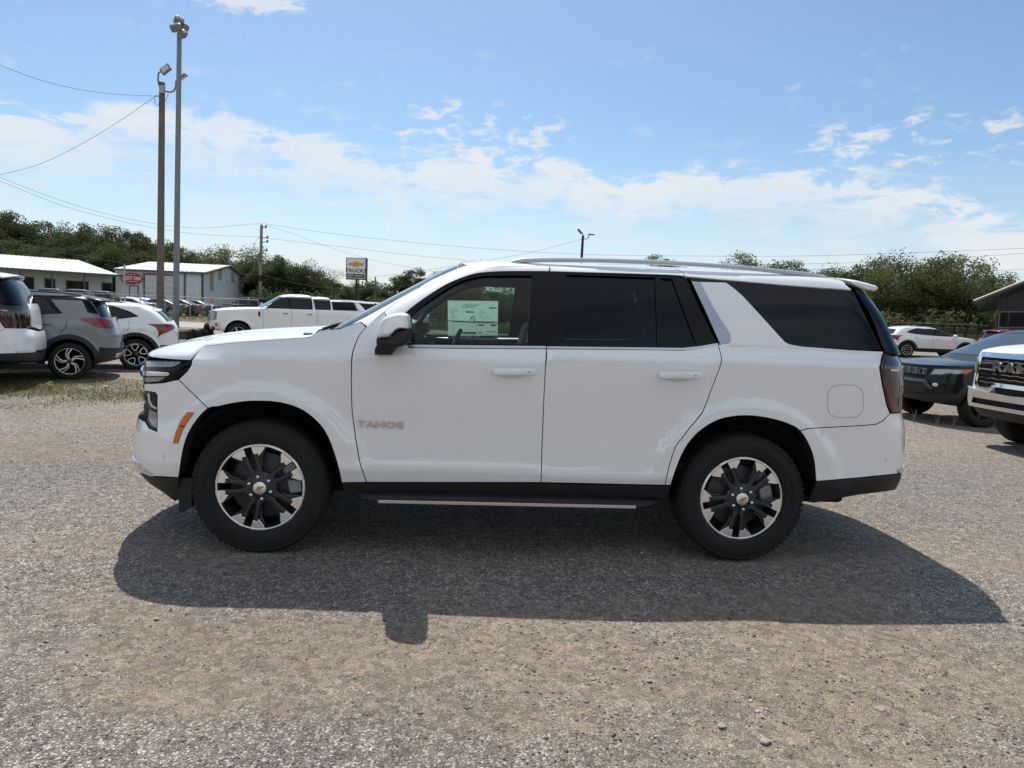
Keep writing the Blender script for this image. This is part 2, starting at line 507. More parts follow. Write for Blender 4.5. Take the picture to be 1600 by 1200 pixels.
def box(c, s, b=0., geo=None, mat=0, rot=None, smooth=False):
    g = geo or Geo()
    bm = bmesh.new(); bmesh.ops.create_cube(bm, size=1.)
    bmesh.ops.scale(bm, vec=Vector(s), verts=bm.verts)
    if b: bmesh.ops.bevel(bm, geom=bm.edges[:], offset=b, segments=2 if b > .015 else 1, affect='EDGES', profile=.5)
    if rot is not None: bmesh.ops.rotate(bm, matrix=rot, verts=bm.verts)
    bm.verts.index_update()
    v = np.array([tuple(x.co) for x in bm.verts]) + np.array(c); f = [[w.index for w in q.verts] for q in bm.faces]
    bm.free()
    return g.add(v, f, mat, smooth=smooth)
def tube(pts, r, n=8, geo=None, mat=0, cap=True, flat=1.):
    """Round bar swept along the points; r a number or one radius per point."""
    g = geo or Geo(); p = np.array(pts, float); k = len(p)
    rr = np.broadcast_to(np.asarray(r, float), (k,))
    t = np.gradient(p, axis=0) if k > 1 else p
    t /= np.linalg.norm(t, axis=1, keepdims=True)
    ref = np.array([0, 0, 1.]) if abs(t[0][2]) < .9 else np.array([1., 0, 0])
    V = []
    for i in range(k):
        a = np.cross(t[i], ref); a /= np.linalg.norm(a); b = np.cross(a, t[i]); ref = b
        th = np.arange(n) * 2 * math.pi / n
        V.append(p[i] + rr[i] * (np.cos(th)[:, None] * a + flat * np.sin(th)[:, None] * b))
    V = np.concatenate(V); F = []
    for i in range(k - 1):
        for j in range(n):
            F.append((i * n + j, (i + 1) * n + j, (i + 1) * n + (j + 1) % n, i * n + (j + 1) % n))
    F = [f[::-1] for f in F]
    g.add(V, F, mat, smooth=True)
    if cap:
        g.add(V[:n], [tuple(range(n))], mat); g.add(V[-n:], [tuple(range(n))[::-1]], mat)
    return g
def lathe(prof, n=48, geo=None, mat=0, a0=0., a1=2 * math.pi, smooth=True):
    """Profile of (radius, y) turned round the y axis; profile runs so that faces point outward for the near (-y) side."""
    g = geo or Geo(); full = abs(a1 - a0 - 2 * math.pi) < 1e-6
    m = n if full else n + 1
    th = a0 + (a1 - a0) * np.arange(m) / n
    pr = np.array(prof, float); V = []
    for r, y in pr: V.append(np.stack([r * np.cos(th), np.full(m, y), r * np.sin(th)], 1))
    V = np.concatenate(V); F = []
    for i in range(len(pr) - 1):
        for j in range(n):
            j2 = (j + 1) % m
            F.append((i * m + j, i * m + j2, (i + 1) * m + j2, (i + 1) * m + j))
    return g.add(V, F, mat, smooth=smooth)
def prism(poly, y0, y1, geo=None, mat=0, side_mat=None, bevel=0., axis='y'):
    """Polygon in (x, z) given a thickness from y0 (seen face, towards -y) to y1."""
    g = geo or Geo(); p = np.array(poly, float)
    if area2(p) < 0: p = p[::-1]
    q = inset(p, bevel) if bevel else p
    if len(q) != len(p): q = p
    n = len(p)
    def v3(a, y): return np.stack([a[:, 0], np.full(len(a), y), a[:, 1]], 1)
    tri = geometry.tessellate_polygon([[Vector((a[0], a[1], 0)) for a in q]])
    tri = [t if area2(q[list(t)]) > 0 else t[::-1] for t in tri]
    g.add(v3(q, y0), tri, mat)
    g.add(v3(q, y1), [t[::-1] for t in tri], mat)
    sm = mat if side_mat is None else side_mat
    if bevel:
        yb = y0 + bevel * (1 if y1 > y0 else -1)
        V = np.vstack([v3(q, y0), v3(p, yb), v3(p, y1)])
        F = [(i, i + n, (i + 1) % n + n, (i + 1) % n) for i in range(n)] + [(i + n, i + 2 * n, (i + 1) % n + 2 * n, (i + 1) % n + n) for i in range(n)]
    else:
        V = np.vstack([v3(p, y0), v3(p, y1)]); F = [(i, i + n, (i + 1) % n + n, (i + 1) % n) for i in range(n)]
    return g.add(V, F, sm)
def loft(sections, geo=None, mat=0, close=True, caps=True, smooth=True):
    """Skin over equal-length rings of 3-D points."""
    g = geo or Geo(); S = [np.asarray(s, float) for s in sections]; n = len(S[0]); V = np.concatenate(S); F = []
    for i in range(len(S) - 1):
        for j in range(n if close else n - 1):
            F.append((i * n + j, i * n + (j + 1) % n, (i + 1) * n + (j + 1) % n, (i + 1) * n + j))
    g.add(V, F, mat, smooth=smooth)
    if caps:
        g.add(S[0], [tuple(range(n))[::-1]], mat); g.add(S[-1], [tuple(range(n))], mat)
    return g
def text(name, body, size, mat, parent, loc, rot, depth=.004, xs=1., space=1., align='CENTER', bold=0.):
    cu = bpy.data.curves.new(name, 'FONT'); cu.body = body; cu.size = size; cu.extrude = depth; cu.align_x = align; cu.align_y = 'CENTER'
    cu.space_character = space; cu.offset = bold; cu.resolution_u = 3
    cu.materials.append(mat)
    t = bpy.data.objects.new(name, cu); COL.objects.link(t)
    me = bpy.data.meshes.new_from_object(t.evaluated_get(bpy.context.evaluated_depsgraph_get()))
    bpy.data.objects.remove(t)
    o = bpy.data.objects.new(name, me); COL.objects.link(o)
    if parent is not None: o.parent = parent
    o.location = loc; o.rotation_euler = rot; o.scale = (xs, 1, 1)
    return o
class ParS:
    """Free parametric sheet."""
    def __init__(s, P): s.P = P
    N = Surf.N
def grid(S, us, vs_, mat=0, geo=None, off=0., flip=False):
    g = geo or Geo()
    U, V = np.meshgrid(us, vs_, indexing='ij'); sh = U.shape
    P = S.P(U.ravel(), V.ravel()); N = S.N(U.ravel(), V.ravel())
    if flip: N = -N
    P = P + N * off
    F = []
    for i in range(sh[0] - 1):
        for j in range(sh[1] - 1):
            a = i * sh[1] + j; q = (a, a + sh[1], a + sh[1] + 1, a + 1)
            F.append(q[::-1] if flip else q)
    return g.add(P, F, mat, N)
# ---------------------------------------------------------------- hero SUV skin (local: front -x, near side -y, ground z=0)
HERO_YAW = math.radians(4.0)
HERO_O = np.array([-.0688, 5.3976, 0.])
def h2w(P):
    c, s = math.cos(HERO_YAW), math.sin(HERO_YAW)
    return np.stack([HERO_O[0] + c * P[..., 0] - s * P[..., 1], HERO_O[1] + s * P[..., 0] + c * P[..., 1], P[..., 2]], -1)
def hpx(P): return project(h2w(P))
def h_on(px, py, y):
    """Point of the hero's local frame on the plane y = const seen along a sight line."""
    p = np.atleast_2d(np.stack(np.broadcast_arrays(np.asarray(px, float), np.asarray(py, float)), -1))
    d = sight(p)
    c, s = math.cos(HERO_YAW), math.sin(HERO_YAW)
    o = CAM_POS - HERO_O
    ox, oy = c * o[0] + s * o[1], -s * o[0] + c * o[1]
    dx, dy = c * d[:, 0] + s * d[:, 1], -s * d[:, 0] + c * d[:, 1]
    t = (y - oy) / dy
    return np.stack([ox + dx * t, np.full(len(t), y), o[2] + d[:, 2] * t], -1)
zcrease = tab((-2.5, 1.17), (-1.9, 1.203), (-.95, 1.262), (.19, 1.29), (1.3, 1.312), (2.35, 1.318), (2.8, 1.318))
prof = seg_profile([
    [(.20, .86), (.28, .90), (.40, .968), (.50, .998), (.56, 1.012)],
    [(.56, 1.012), (.64, 1.001), (.80, 1.001), (1.0, 1.012), (1.2, 1.026), (1.29, 1.03)],
    [(1.29, 1.03), (1.335, .993), (1.40, .962), (1.5, .925)]], .006)
WHEELS_X = (-1.535, 1.53)
def hero_w(x, z):
    sh = (zcrease(x) - 1.29) * sst(.62, 1.1, z)
    w = prof(z - sh)
    for cx in WHEELS_X:
        r = np.hypot((x - cx) / 1.02, (z - .42))
        w = w + .022 * (1 - sst(.585, .69, r)) * sst(.42, .75, z)
    return w - .012 * sst(1.9, 2.7, x) - .012 * sst(1.9, 2.6, -x)
HB = Surf(hero_w,
    tab((.20, -2.32), (.30, -2.42), (.36, -2.49), (.42, -2.53), (.48, -2.548), (.55, -2.552), (.62, -2.55), (.70, -2.545), (.76, -2.53), (.84, -2.505), (.95, -2.505), (1.05, -2.50), (1.15, -2.48), (1.22, -2.43), (1.30, -2.35)),
    tab((.30, 2.72), (.42, 2.81), (.55, 2.85), (.70, 2.86), (.85, 2.85), (.93, 2.83), (1.0, 2.80), (1.2, 2.785), (1.33, 2.765), (1.42, 2.73)),
    af=.72, ar=.55, nf=2.5, nr=2.7)
HG = Cabin([
    (1.28, .996, -1.47, 2.74), (1.35, .974, -1.34, 2.73), (1.45, .937, -1.165, 2.685), (1.6, .877, -.905, 2.63), (1.75, .81, -.645, 2.545), (1.82, .772, -.525, 2.49),
    (1.862, .735, -.445, 2.42), (1.89, .675, -.37, 2.30), (1.912, .56, -.2, 2.1), (1.928, .38, .05, 1.8), (1.936, .18, .2, 1.55), (1.938, 0., .3, 1.4)], .42, .40, 3.0, 3.2)
# ---------------------------------------------------------------- car materials
WHITE = M('white_paint', (.86, .862, .865), .32, coat=1., spec=.5, var=(3., .012))
BLACKGLOSS = M('gloss_black_trim', (.004, .005, .008), .10, spec=.20)
BLACKPL = M('black_plastic', (.013, .013, .014), .62, bump=(900., .0004), var=(8., .15))
RUBBER = M('tyre_rubber', (.0105, .0105, .011), .82, var=(25., .25), bump=(160., .0006))
WHITE.node_tree.nodes['Principled BSDF'].inputs['Coat IOR'].default_value = 1.75
CHROME = M('chrome', (.66, .67, .69), .07, metal=1.)
SATIN = M('satin_metal', (.58, .59, .60), .28, metal=1.)
MACHINED = M('machined_alloy', (.94, .94, .93), .34, metal=1.)
WHEELGREY = M('dark_wheel_paint', (.042, .043, .046), .40, metal=.4, coat=.2)
DARK = M('dark_cavity', (.008, .008, .008), .9)
AMBER = M('amber_lens', (.62, .17, .015), .22, coat=.6, var=(120., .12))
REDLENS = M('red_lens', (.11, .005, .008), .12, coat=.8, var=(60., .3))
SMOKED = M('smoked_lens', (.022, .014, .016), .1, coat=.8)
CLEARLENS = M('clear_lamp', (.20, .205, .215), .18, coat=1., metal=.2, var=(40., .35))
SIDEGLASS = glass('side_glass', (.54, .68, .64), .75, ior=1.5)
SCREEN = glass('windscreen_glass', (.62, .70, .68), ior=1.55)
PRIVACY = glass('privacy_glass', (.020, .025, .034), (.50, .58, .72), ior=1.45)
INTER = M('interior_trim', (.05, .051, .055), .7, var=(30., .1))
LEATHER = M('seat_leather', (.04, .04, .043), .55, bump=(300., .0006))
LINER = M('headliner_cloth', (.30, .30, .29), .9)
DISC = M('brake_disc', (.085, .083, .08), .5, metal=.6, var=(40., .2))
CALIPER = M('brake_caliper', (.38, .39, .40), .45, metal=.5)
LUG = M('lug_chrome', (.70, .70, .71), .18, metal=1.)
GOLD = M('gold_emblem', (.50, .30, .085), .3, metal=.6)
BADGE = M('badge_chrome', (.62, .62, .63), .2, metal=1.)

def thick(pts, d=11.):
    return dens(np.array(pts, float), d, False) if len(pts) > 1 else np.array(pts, float)
def hb(pts, raw=False):
    p = np.array(pts, float) if raw else thick(pts); g = h_on(p[:, 0], p[:, 1], -.97)
    return HB.solve(hpx, p, g[:, 0] - HB.x0, g[:, 2])
def hg(pts, raw=False):
    p = np.array(pts, float) if raw else thick(pts, 16.); g = h_on(p[:, 0], p[:, 1], -.85)
    return HG.solve(hpx, p, g[:, 0] - HG.x0, HG.v_of_z(np.clip(g[:, 2], 1.3, 1.93)))
def both(name, parent, mats, g):
    return g.build(name, mats, parent), g.mirrored().build(name, mats, parent)

# ---------------------------------------------------------------- wheels
def polar_poly(pts, ang, r):
    c, s = math.cos(ang), math.sin(ang)
    return [(r * (a * c - b * s), r * (a * s + b * c)) for a, b in pts]
def wheel(parent, loc, R, rim, width, style, face_in=.0, near=True, spin=0., cache={}):
    """Tyre mesh with rim parts under it; axis y, the seen face towards -y."""
    key = (R, rim, width, style, spin)
    if key not in cache:
        h = width / 2; parts = []
        g = Geo()
        sw = [(rim * .985, -h * .72), (rim * 1.03, -h * .86), (rim * 1.09, -h * .93), (rim + (R - rim) * .45, -h), (rim + (R - rim) * .72, -h * .97),
              (R * .965, -h * .84), (R * .99, -h * .66)]
        tread = []
        for k, y in enumerate((-.60, -.30, .0, .30)):
            tread += [(R, y * h - .0), (R, (y + .24) * h), (R - .008, (y + .25) * h), (R - .008, (y + .29) * h)]
        prof = sw + tread + [(R, .6 * h)] + [(a, -b) for a, b in sw[::-1]]
        lathe(prof, 72 if style == 'split' else 40, g)
        if style == 'split':
            for k in range(72):                                        # shoulder blocks
                a = 2 * math.pi * k / 72
                m = Matrix.Rotation(-a, 4, 'Y')
                g.merged(box((R - .0125, -h * .775, 0), (.017, h * .12, R * .052), .002).moved(m))
            for r0 in (.42, .80):                                      # raised rings on the sidewall
                rr = rim + (R - rim) * r0; yy = -h * (1. if r0 < .5 else .955)
                lathe([(rr - .006, yy + .001), (rr - .003, yy - .0025), (rr + .003, yy - .0025), (rr + .006, yy + .001)], 72, g)
        parts.append(('tyre', g.mesh('tyre', RUBBER), None))
        b = Geo()
        lathe([(rim * .985, -h * .80), (rim * .93, -h * .72), (rim * .90, -h * .2), (rim * .86, h * .5)], 48, b)
        lathe([(rim * .86, h * .35), (0.01, h * .35)], 32, b)
        parts.append(('rim_barrel', b.mesh('rim_barrel', DARK if style != 'split' else M('rim_barrel_grey', (.03, .03, .032), .5, metal=.4)), 'w'))
        yf = -h * .80                                                  # plane of the spoke faces
        mats = [WHEELGREY, MACHINED]
        s = Geo()
        if style == 'split':
            lathe([(rim * 1.0, yf + .004), (rim * .97, yf - .001), (rim * .942, yf - .001), (rim * .938, yf + .012)], 72, s, 1)
            for k in range(5):
                a = math.pi + k * 2 * math.pi / 5 + spin
                for sg in (1, -1):
                    def pp(q): return polar_poly([(x, y * sg) for x, y in q], a, rim)
                    prism(pp([(.20, .015), (.24, .185), (.36, .138), (.56, .158), (.72, .19), (.82, .17), (.965, .12), (.965, .085), (.60, .064), (.44, .044), (.38, .0)]),
                          yf + .006, yf + .045, s, 0, bevel=.006)
                    prism(pp([(.765, .088), (.765, .178), (.695, .195), (.815, .36), (.90, .41), (.95, .28), (.985, .15), (.992, .088)]), yf, yf + .03, s, 1, bevel=.002)
                    prism(pp([(.46, .15), (.60, .165), (.695, .20), (.81, .36), (.77, .35), (.63, .23), (.44, .185)]), yf + .012, yf + .04, s, 0, bevel=.004)
                prism(polar_poly([(.93, -.088), (.93, .088), (.985, .088), (.985, -.088)], a, rim), yf + .012, yf + .03, s, 0)
                am = a + math.pi / 5                                   # bridge between neighbouring pairs, near the hub
                prism(polar_poly([(.22, -.2), (.33, -.20), (.36, 0), (.33, .20), (.22, .2)], am, rim), yf + .012, yf + .05, s, 0, bevel=.006)
            lathe([(rim * .36, yf + .02), (rim * .34, yf + .008), (rim * .19, yf + .004), (rim * .17, yf - .004), (rim * .15, yf - .008)], 40, s)
            parts.append(('rim', s.mesh('rim', mats), 'w'))
            c = Geo(); lathe([(rim * .152, yf + .0), (rim * .150, yf - .012), (rim * .13, yf - .016), (0.001, yf - .018)], 32, c)
            parts.append(('centre_cap', c.mesh('centre_cap', MACHINED), 'w'))
            e = Geo(); t = .026
            bow = [(-1.5, -.28), (-.55, -.28), (-.45, -.55), (.55, -.55), (.45, -.28), (1.35, -.28), (1.5, .28), (.55, .28), (.45, .55), (-.55, .55), (-.45, .28), (-1.35, .28)]
            prism(polar_poly([(x * .75, y * .75) for x, y in bow], .45, t), yf - .021, yf - .016, e)
            parts.append(('bowtie_emblem', e.mesh('bowtie_emblem', GOLD), 'w'))
            for k in range(6):
                a = math.radians(100 + 60 * k)
                l = Geo(); cx, cz = rim * .255 * math.cos(a), rim * .255 * math.sin(a)
                lathe([(.0135, yf + .02), (.0130, yf - .006), (.0105, yf - .013), (.001, yf - .015)], 12, l)
                parts.append(('lug_nut', l.moved(Matrix.Translation((cx, 0, cz))).mesh('lug_nut', LUG), 'w'))
            d = Geo(); lathe([(rim * .74, -h * .05), (rim * .74, -h * .13), (rim * .30, -h * .15), (rim * .28, -h * .3), (.02, -h * .3)], 48, d)
            parts.append(('brake_disc', d.mesh('brake_disc', DISC), 'w'))
            q = Geo()
            arc = [(.50, -.38), (.80, -.42), (.84, -.2), (.86, 0), (.84, .2), (.80, .42), (.50, .38), (.53, 0)]
            prism(polar_poly(arc, .32, rim), -h * .30, h * .0, q, bevel=.008)
            parts.append(('brake_caliper', q.mesh('brake_caliper', CALIPER), 'w'))
        else:
            lathe([(rim * 1.0, yf + .004), (rim * .97, yf - .002), (rim * .94, yf + .014)], 48, s, 1 if style != 'black' else 0)
            n = 5 if style in ('swirl', 'petal') else 6 if style == 'six' else 5
            for k in range(n):
                a = math.pi / 2 + k * 2 * math.pi / n + spin
                def pp(q, o=0): return polar_poly(q, a + o, rim)
                if style == 'swirl':
                    for o, w in ((0, .034), (.30, .020)):
                        p1 = [(.16, -.03), (.42, .02), (.60, -.06), (.78, -.24), (.90, -.38)]
                        A = [(x + .01, y + w) for x, y in p1]; B = [(x - .01, y - w * 1.2) for x, y in p1]
                        prism(pp(A + B[::-1], o), yf, yf + .03, s, 1, 0)
                    prism(pp([(.10, -.12), (.45, -.05), (.62, -.10), (.9, -.36), (.96, -.10), (.68, .10), (.46, .12), (.10, .12)]), yf + .012, yf + .04, s, 0)
                elif style == 'petal':
                    outer = [(.34, -.10), (.66, -.36), (.86, -.36), (.93, -.05), (.86, .26), (.66, .22), (.34, .08)]
                    p = np.array(outer); q = inset(p, .055); p = p if area2(p) > 0 else p[::-1]
                    m_ = len(p)
                    for i in range(m_):
                        j = (i + 1) % m_
                        prism(pp([tuple(p[i]), tuple(p[j]), tuple(q[j]), tuple(q[i])]), yf, yf + .03, s, 1, 0)
                elif style == 'black':
                    prism(pp([(.12, -.14), (.95, -.10), (.97, .10), (.12, .14)]), yf + .004, yf + .05, s, 0, bevel=.004)
                else:
                    for sg in (1, -1):
                        prism(pp([(.12, .02 * sg), (.40, .05 * sg), (.96, .09 * sg), (.96, .25 * sg), (.45, .13 * sg), (.14, .12 * sg)]), yf + .002, yf + .04, s, 1 if style == 'silver' else 0 if sg < 0 else 1, 0)
            lathe([(rim * .26, yf + .02), (rim * .22, yf + .004), (.001, yf - .002)], 24, s)
            parts.append(('rim', s.mesh('rim', mats), 'w'))
        cache[key] = parts
    root = None
    for name, me, par in cache[key]:
        o = bpy.data.objects.new(name if par else 'wheel', me); COL.objects.link(o)
        if par is None:
            root = o; o.parent = parent; o.location = loc; o.rotation_euler = (0, 0, 0 if near else math.pi)
        else: o.parent = root
    return root

# ---------------------------------------------------------------- the white SUV in the middle
hero = empty('large_suv', HERO_O.tolist(), HERO_YAW, 'large white SUV side-on in the middle of the lot with a window sticker', 'suv', 'white SUVs of the same make')
UC, UR = -HB.Lf, HB.Ls + HB.Lr            # front and rear centre lines
GC, GR = -HG.Lf, HG.Ls + HG.Lr

seam_front = cr([(572, 511), (561, 525), (553.5, 543), (550, 558), (549, 592), (550, 637), (551.7, 655), (556, 685), (561.7, 720), (567, 737), (573, 753.5)], 3)
seam_mid = [(854, 545), (851.8, 585), (849, 640), (846.8, 700), (845.2, 753.8)]
seam_rear = cr([(1122, 538.5), (1126, 553), (1127, 566), (1119, 589), (1106, 622.5), (1097, 645), (1080, 665.6), (1063, 688), (1055, 699), (1045, 730.5), (1039, 758)], 2)
arch_f = cr([(534, 754), (526.7, 723), (513, 684), (496.7, 660), (473, 641), (446.7, 631), (420, 627), (386.7, 627), (360, 630.7), (341, 635), (325, 638), (306.7, 656.7), (293, 680), (285, 706.7), (281, 733), (279, 746)], 3)
arch_r = cr([(1048, 758), (1055, 736), (1069, 703), (1088, 678), (1115.5, 659), (1143, 651), (1176, 649.7), (1209, 655), (1233.8, 663), (1250, 673), (1264, 695), (1272, 719.5), (1275, 751)], 3)
hood_seam = [(300, 562.5), (308, 552), (319, 540.5), (360, 535.8), (420, 531), (484, 527), (500, 516)]
k_f = min(range(len(arch_f)), key=lambda i: abs(arch_f[i][0] - 325) + abs(arch_f[i][1] - 638))
belt_f = [(640, 543.5), (700, 544), (854, 545)]
belt_r = [(854, 545), (1030, 546.6), (1065, 547.3), (1095, 544), (1122, 538.5)]

# fender
f_poly = hood_seam + [(532, 513.5), (564, 502.5)] + seam_front + arch_f[:k_f + 1] + [(300, 613.5), (279, 593), (293, 580), (299, 570)]
both('fender', hero, [WHITE, DARK], panel(HB, hb(f_poly), .045, gap=.0029, bres=.03, depth=.10, wall_mat=1))
# front door: sheet below the belt, then the frame round the glass
door_low = seam_front + [(845.2, 753.8)] + seam_mid[::-1][1:] + belt_f[::-1] + [(622, 526), (607, 500), (601, 487.5), (585, 500)]
fd = both('front_door', hero, [WHITE, DARK], panel(HB, hb(door_low), .05, gap=.0029, bres=.03))
top_seam = cr([(601, 487.5), (630, 465), (652.5, 451), (675, 438), (697.5, 428), (720, 421.8), (742.5, 418.4), (787.5, 416.8), (858.4, 416.2)], 3)
frame_in = cr([(622, 505), (634.5, 488), (652.5, 473), (675, 457.5), (697.5, 444), (720, 434.2), (742.5, 427.2), (765, 424.6), (799, 423.4), (857.5, 423.6)], 3)
g = panel(HG, hg(top_seam + frame_in[::-1] + [(607, 500)]), .05, gap=.0018, bres=.03)
for o in both('door_frame', None, WHITE, g): o.parent = fd[0] if o.name == 'door_frame' else fd[1]
rear_low = [(854, 545)] + belt_r[1:] + seam_rear[1:] + seam_mid[::-1][:-1]
rd = both('rear_door', hero, [WHITE, DARK], panel(HB, hb(rear_low), .05, gap=.0029, bres=.03))
top_seam_r = [(859.5, 416.2), (960, 417.8), (1040, 419.5), (1056, 420.6), (1064, 424.5), (1069, 431)]
frame_in_r = [(859, 423.8), (960, 426.5), (1040, 429), (1060, 430), (1069, 431.5)]
g = panel(HG, hg(top_seam_r[:-1] + frame_in_r[::-1]), .06, gap=.0012, bres=.04)
for i, o in enumerate(both('door_frame', None, WHITE, g)): o.parent = rd[i]
# quarter panel, C pillar and the sheet behind it
q_poly = seam_rear[::-1][:-1] + [(1122, 538.5), (1141, 535.5), (1141, 541)] + [(1180, 541.5), (1254, 545), (1327.5, 550.5), (1379, 553)] + \
    [(1374, 574), (1378, 600), (1385.6, 634), (1390.5, 646), (1379.5, 657.6), (1368.5, 663), (1346.5, 665), (1262, 669.5)]
k_r = min(range(len(arch_r)), key=lambda i: abs(arch_r[i][0] - 1250) + abs(arch_r[i][1] - 673))
fuel = [(1321 + 28.5 * math.copysign(abs(math.cos(a)) ** .62, math.cos(a)), 627 + 26 * math.copysign(abs(math.sin(a)) ** .62, math.sin(a))) for a in np.arange(28) * math.pi / 14]
fuel_uv = hb(fuel)
qp = both('quarter_panel', hero, [WHITE, DARK], panel(HB, hb(q_poly + arch_r[:k_r + 1][::-1]), .045, gap=.0029, bres=.03, depth=.10, wall_mat=1, holes=[fuel_uv]))
panel(HB, fuel_uv, .05, gap=.0025, off=.0004).build('fuel_door', WHITE, qp[0])
panel(HB, fuel_uv, .05, off=-.006, depth=0).mirrored().build('fuel_door', WHITE, qp[1])
glass_q = cr([(1134, 441.5), (1140, 445.5), (1159, 461), (1192.5, 497), (1222.5, 530), (1229, 535.5), (1237.5, 538.7), (1254, 541.5)], 3) + [(1327.5, 547), (1380, 549.5)]
g = panel(HG, hg([(1082, 440), (1134, 441.5)] + glass_q[1:] + [(1379, 554), (1327, 551.5), (1254, 546), (1180, 542.5), (1140, 541.5), (1126, 538.5), (1104, 489)]), .05, gap=.001, bres=.03)
for i, o in enumerate(both('rear_pillar', None, WHITE, g)): o.parent = qp[i]
# front bumper, one skin right round the nose
b_poly = [(279, 593)] + [(300, 613.5)] + arch_f[k_f:] + [(239, 744), (226, 735.5), (219.5, 726)]
b2 = [(226.5, 658.5), (233, 669), (245.6, 674.5), (245.9, 618), (243, 613.4), (226, 610.5), (225, 599.5), (240, 599.2), (256, 598)]
uv = np.vstack([hb(b_poly), [[UC, .50], [UC, .80]], hb(b2)])
g = panel(HB, uv, .05, gap=.0029, bres=.03, depth=.10, wall_mat=1); g.merged(g.mirrored())
fb = g.build('front_bumper', [WHITE, DARK], hero)
val = np.vstack([hb([(279, 747), (279, 782), (260, 778), (250, 771)]), [[UC + .35, .33], [UC, .33], [UC, .45]], hb([(217.5, 737), (239, 745.5)])])
g = panel(HB, val, .06, gap=.001, off=-.004); g.merged(g.mirrored()); g.build('bumper_valance', BLACKPL, fb)
ch = np.vstack([hb([(240.5, 744), (238.5, 740.5), (226, 732.5), (219.5, 724)]), [[UC, .505], [UC, .465]], hb([(217.2, 736), (226, 739)])])
g = panel(HB, ch, .05, off=.008, depth=.012); g.merged(g.mirrored()); g.build('bumper_trim', CHROME, fb)
prism([tuple(h_on(x, y, -.93)[0][[0, 2]]) for x, y in ((279, 747), (279.5, 803), (300, 793), (299, 773), (300, 747))], -.93, -.62).build('air_deflector', BLACKPL, hero)
prism([tuple(h_on(x, y, -.93)[0][[0, 2]]) for x, y in ((279, 747), (279.5, 803), (300, 793), (299, 773), (300, 747))], .62, .93).build('air_deflector', BLACKPL, hero)
def disc_on(px, py, r, mat, name, parent, off=.002):
    u, v = hb([(px, py)])[0]; a = np.linspace(0, 2 * math.pi, 14)[:-1]
    return panel(HB, [(u + r * math.cos(t), v + r * math.sin(t)) for t in a], r * .9, off=off, depth=.003, bres=r).build(name, mat, parent)
RING = M('sensor_ring', (.50, .505, .51), .4)
disc_on(255.6, 713, .0115, RING, 'parking_sensor', fb); disc_on(255.6, 713, .0085, WHITE, 'parking_sensor', fb, .0026)
# grille
gr = np.vstack([HB.yz([(0, .80), (.55, .80), (.79, .81), (.80, .90), (.81, 1.02)]), hb([(224, 592), (226, 566)]), HB.yz([(.5, 1.185), (0, 1.185)])])
g = panel(HB, gr, .07, off=-.03, depth=0); g.merged(g.mirrored()); gril = g.build('grille', BLACKPL, hero)
for k in range(5):
    z = .85 + .07 * k
    q = HB.yz([(0, z - .014), (.5, z - .014), (.76, z - .014), (.76, z + .014), (.5, z + .014), (0, z + .014)])
    g = panel(HB, q, .06, off=-.020, depth=.02); g.merged(g.mirrored()); g.build('grille_bar', BLACKPL, gril)
q = np.vstack([HB.yz([(0, 1.075), (.5, 1.075)]), hb([(220.5, 587.5), (261, 587.5), (265, 585), (263, 582), (250, 581), (220.5, 579.5)]), HB.yz([(.5, 1.115), (0, 1.115)])])
g = panel(HB, q, .05, off=.001, depth=.02); g.merged(g.mirrored()); g.build('grille_bar', CHROME, gril)
# headlights
hl = [(227, 563), (240, 562.4), (299, 562.4), (298.5, 568), (293, 580), (285, 586), (277, 591), (268, 594.5), (254, 597.2), (240, 598.4), (224, 598.6), (221.5, 585)]
H = both('headlight', hero, BLACKGLOSS, panel(HB, hb(hl), .05, off=-.003, gap=.0015, bres=.02))
def on_lamp(pts, off, mat, name, S=HB, f=hb, par=H, depth=.006):
    g = panel(S, f(pts), .03, off=off, depth=depth, bres=.012)
    for i, o in enumerate(both(name, None, mat, g)): o.parent = par[i]
on_lamp([(228, 565), (283, 565.2), (279, 569.5), (268, 573.2), (229, 573.4)], .002, CLEARLENS, 'running_light')
on_lamp([(226, 590.2), (258, 589.2), (256, 592), (247, 596.2), (226, 596.8)], .002, CLEARLENS, 'beam_lens')
ll = [(227, 611.5), (242.5, 614), (245, 618.5), (245, 673.5), (234, 668.5), (227.5, 658)]
L2 = both('lower_headlight', hero, BLACKGLOSS, panel(HB, hb(ll), .04, off=-.006, bres=.02))
on_lamp([(230, 615), (233.5, 615), (234.5, 626), (237.5, 632.5), (244.5, 636.5), (244.5, 640), (235.5, 636), (231.5, 628)], -.001, CHROME, 'lamp_trim', par=L2)
on_lamp([(232, 640), (244, 645), (244.4, 669), (236, 664), (231, 652)], -.003, CLEARLENS, 'beam_lens', par=L2)
am = [(292, 644), (303.8, 644.4), (296, 655), (288.5, 667), (282.5, 680), (278.4, 693), (270.4, 692.4), (274.5, 675), (282, 657.5)]
both('side_marker', hero, AMBER, panel(HB, hb(am), .03, off=.004, gap=.002, bres=.015))
panel(HB, hb(am), .04, off=.0015, depth=0, bres=.02).build('marker_bezel', BLACKPL, hero)
panel(HB, hb([(281, 664.8), (290, 665.6), (289, 667), (280.4, 666.2)]), .02, off=.0055, depth=.002).build('marker_bezel', BLACKPL, hero)
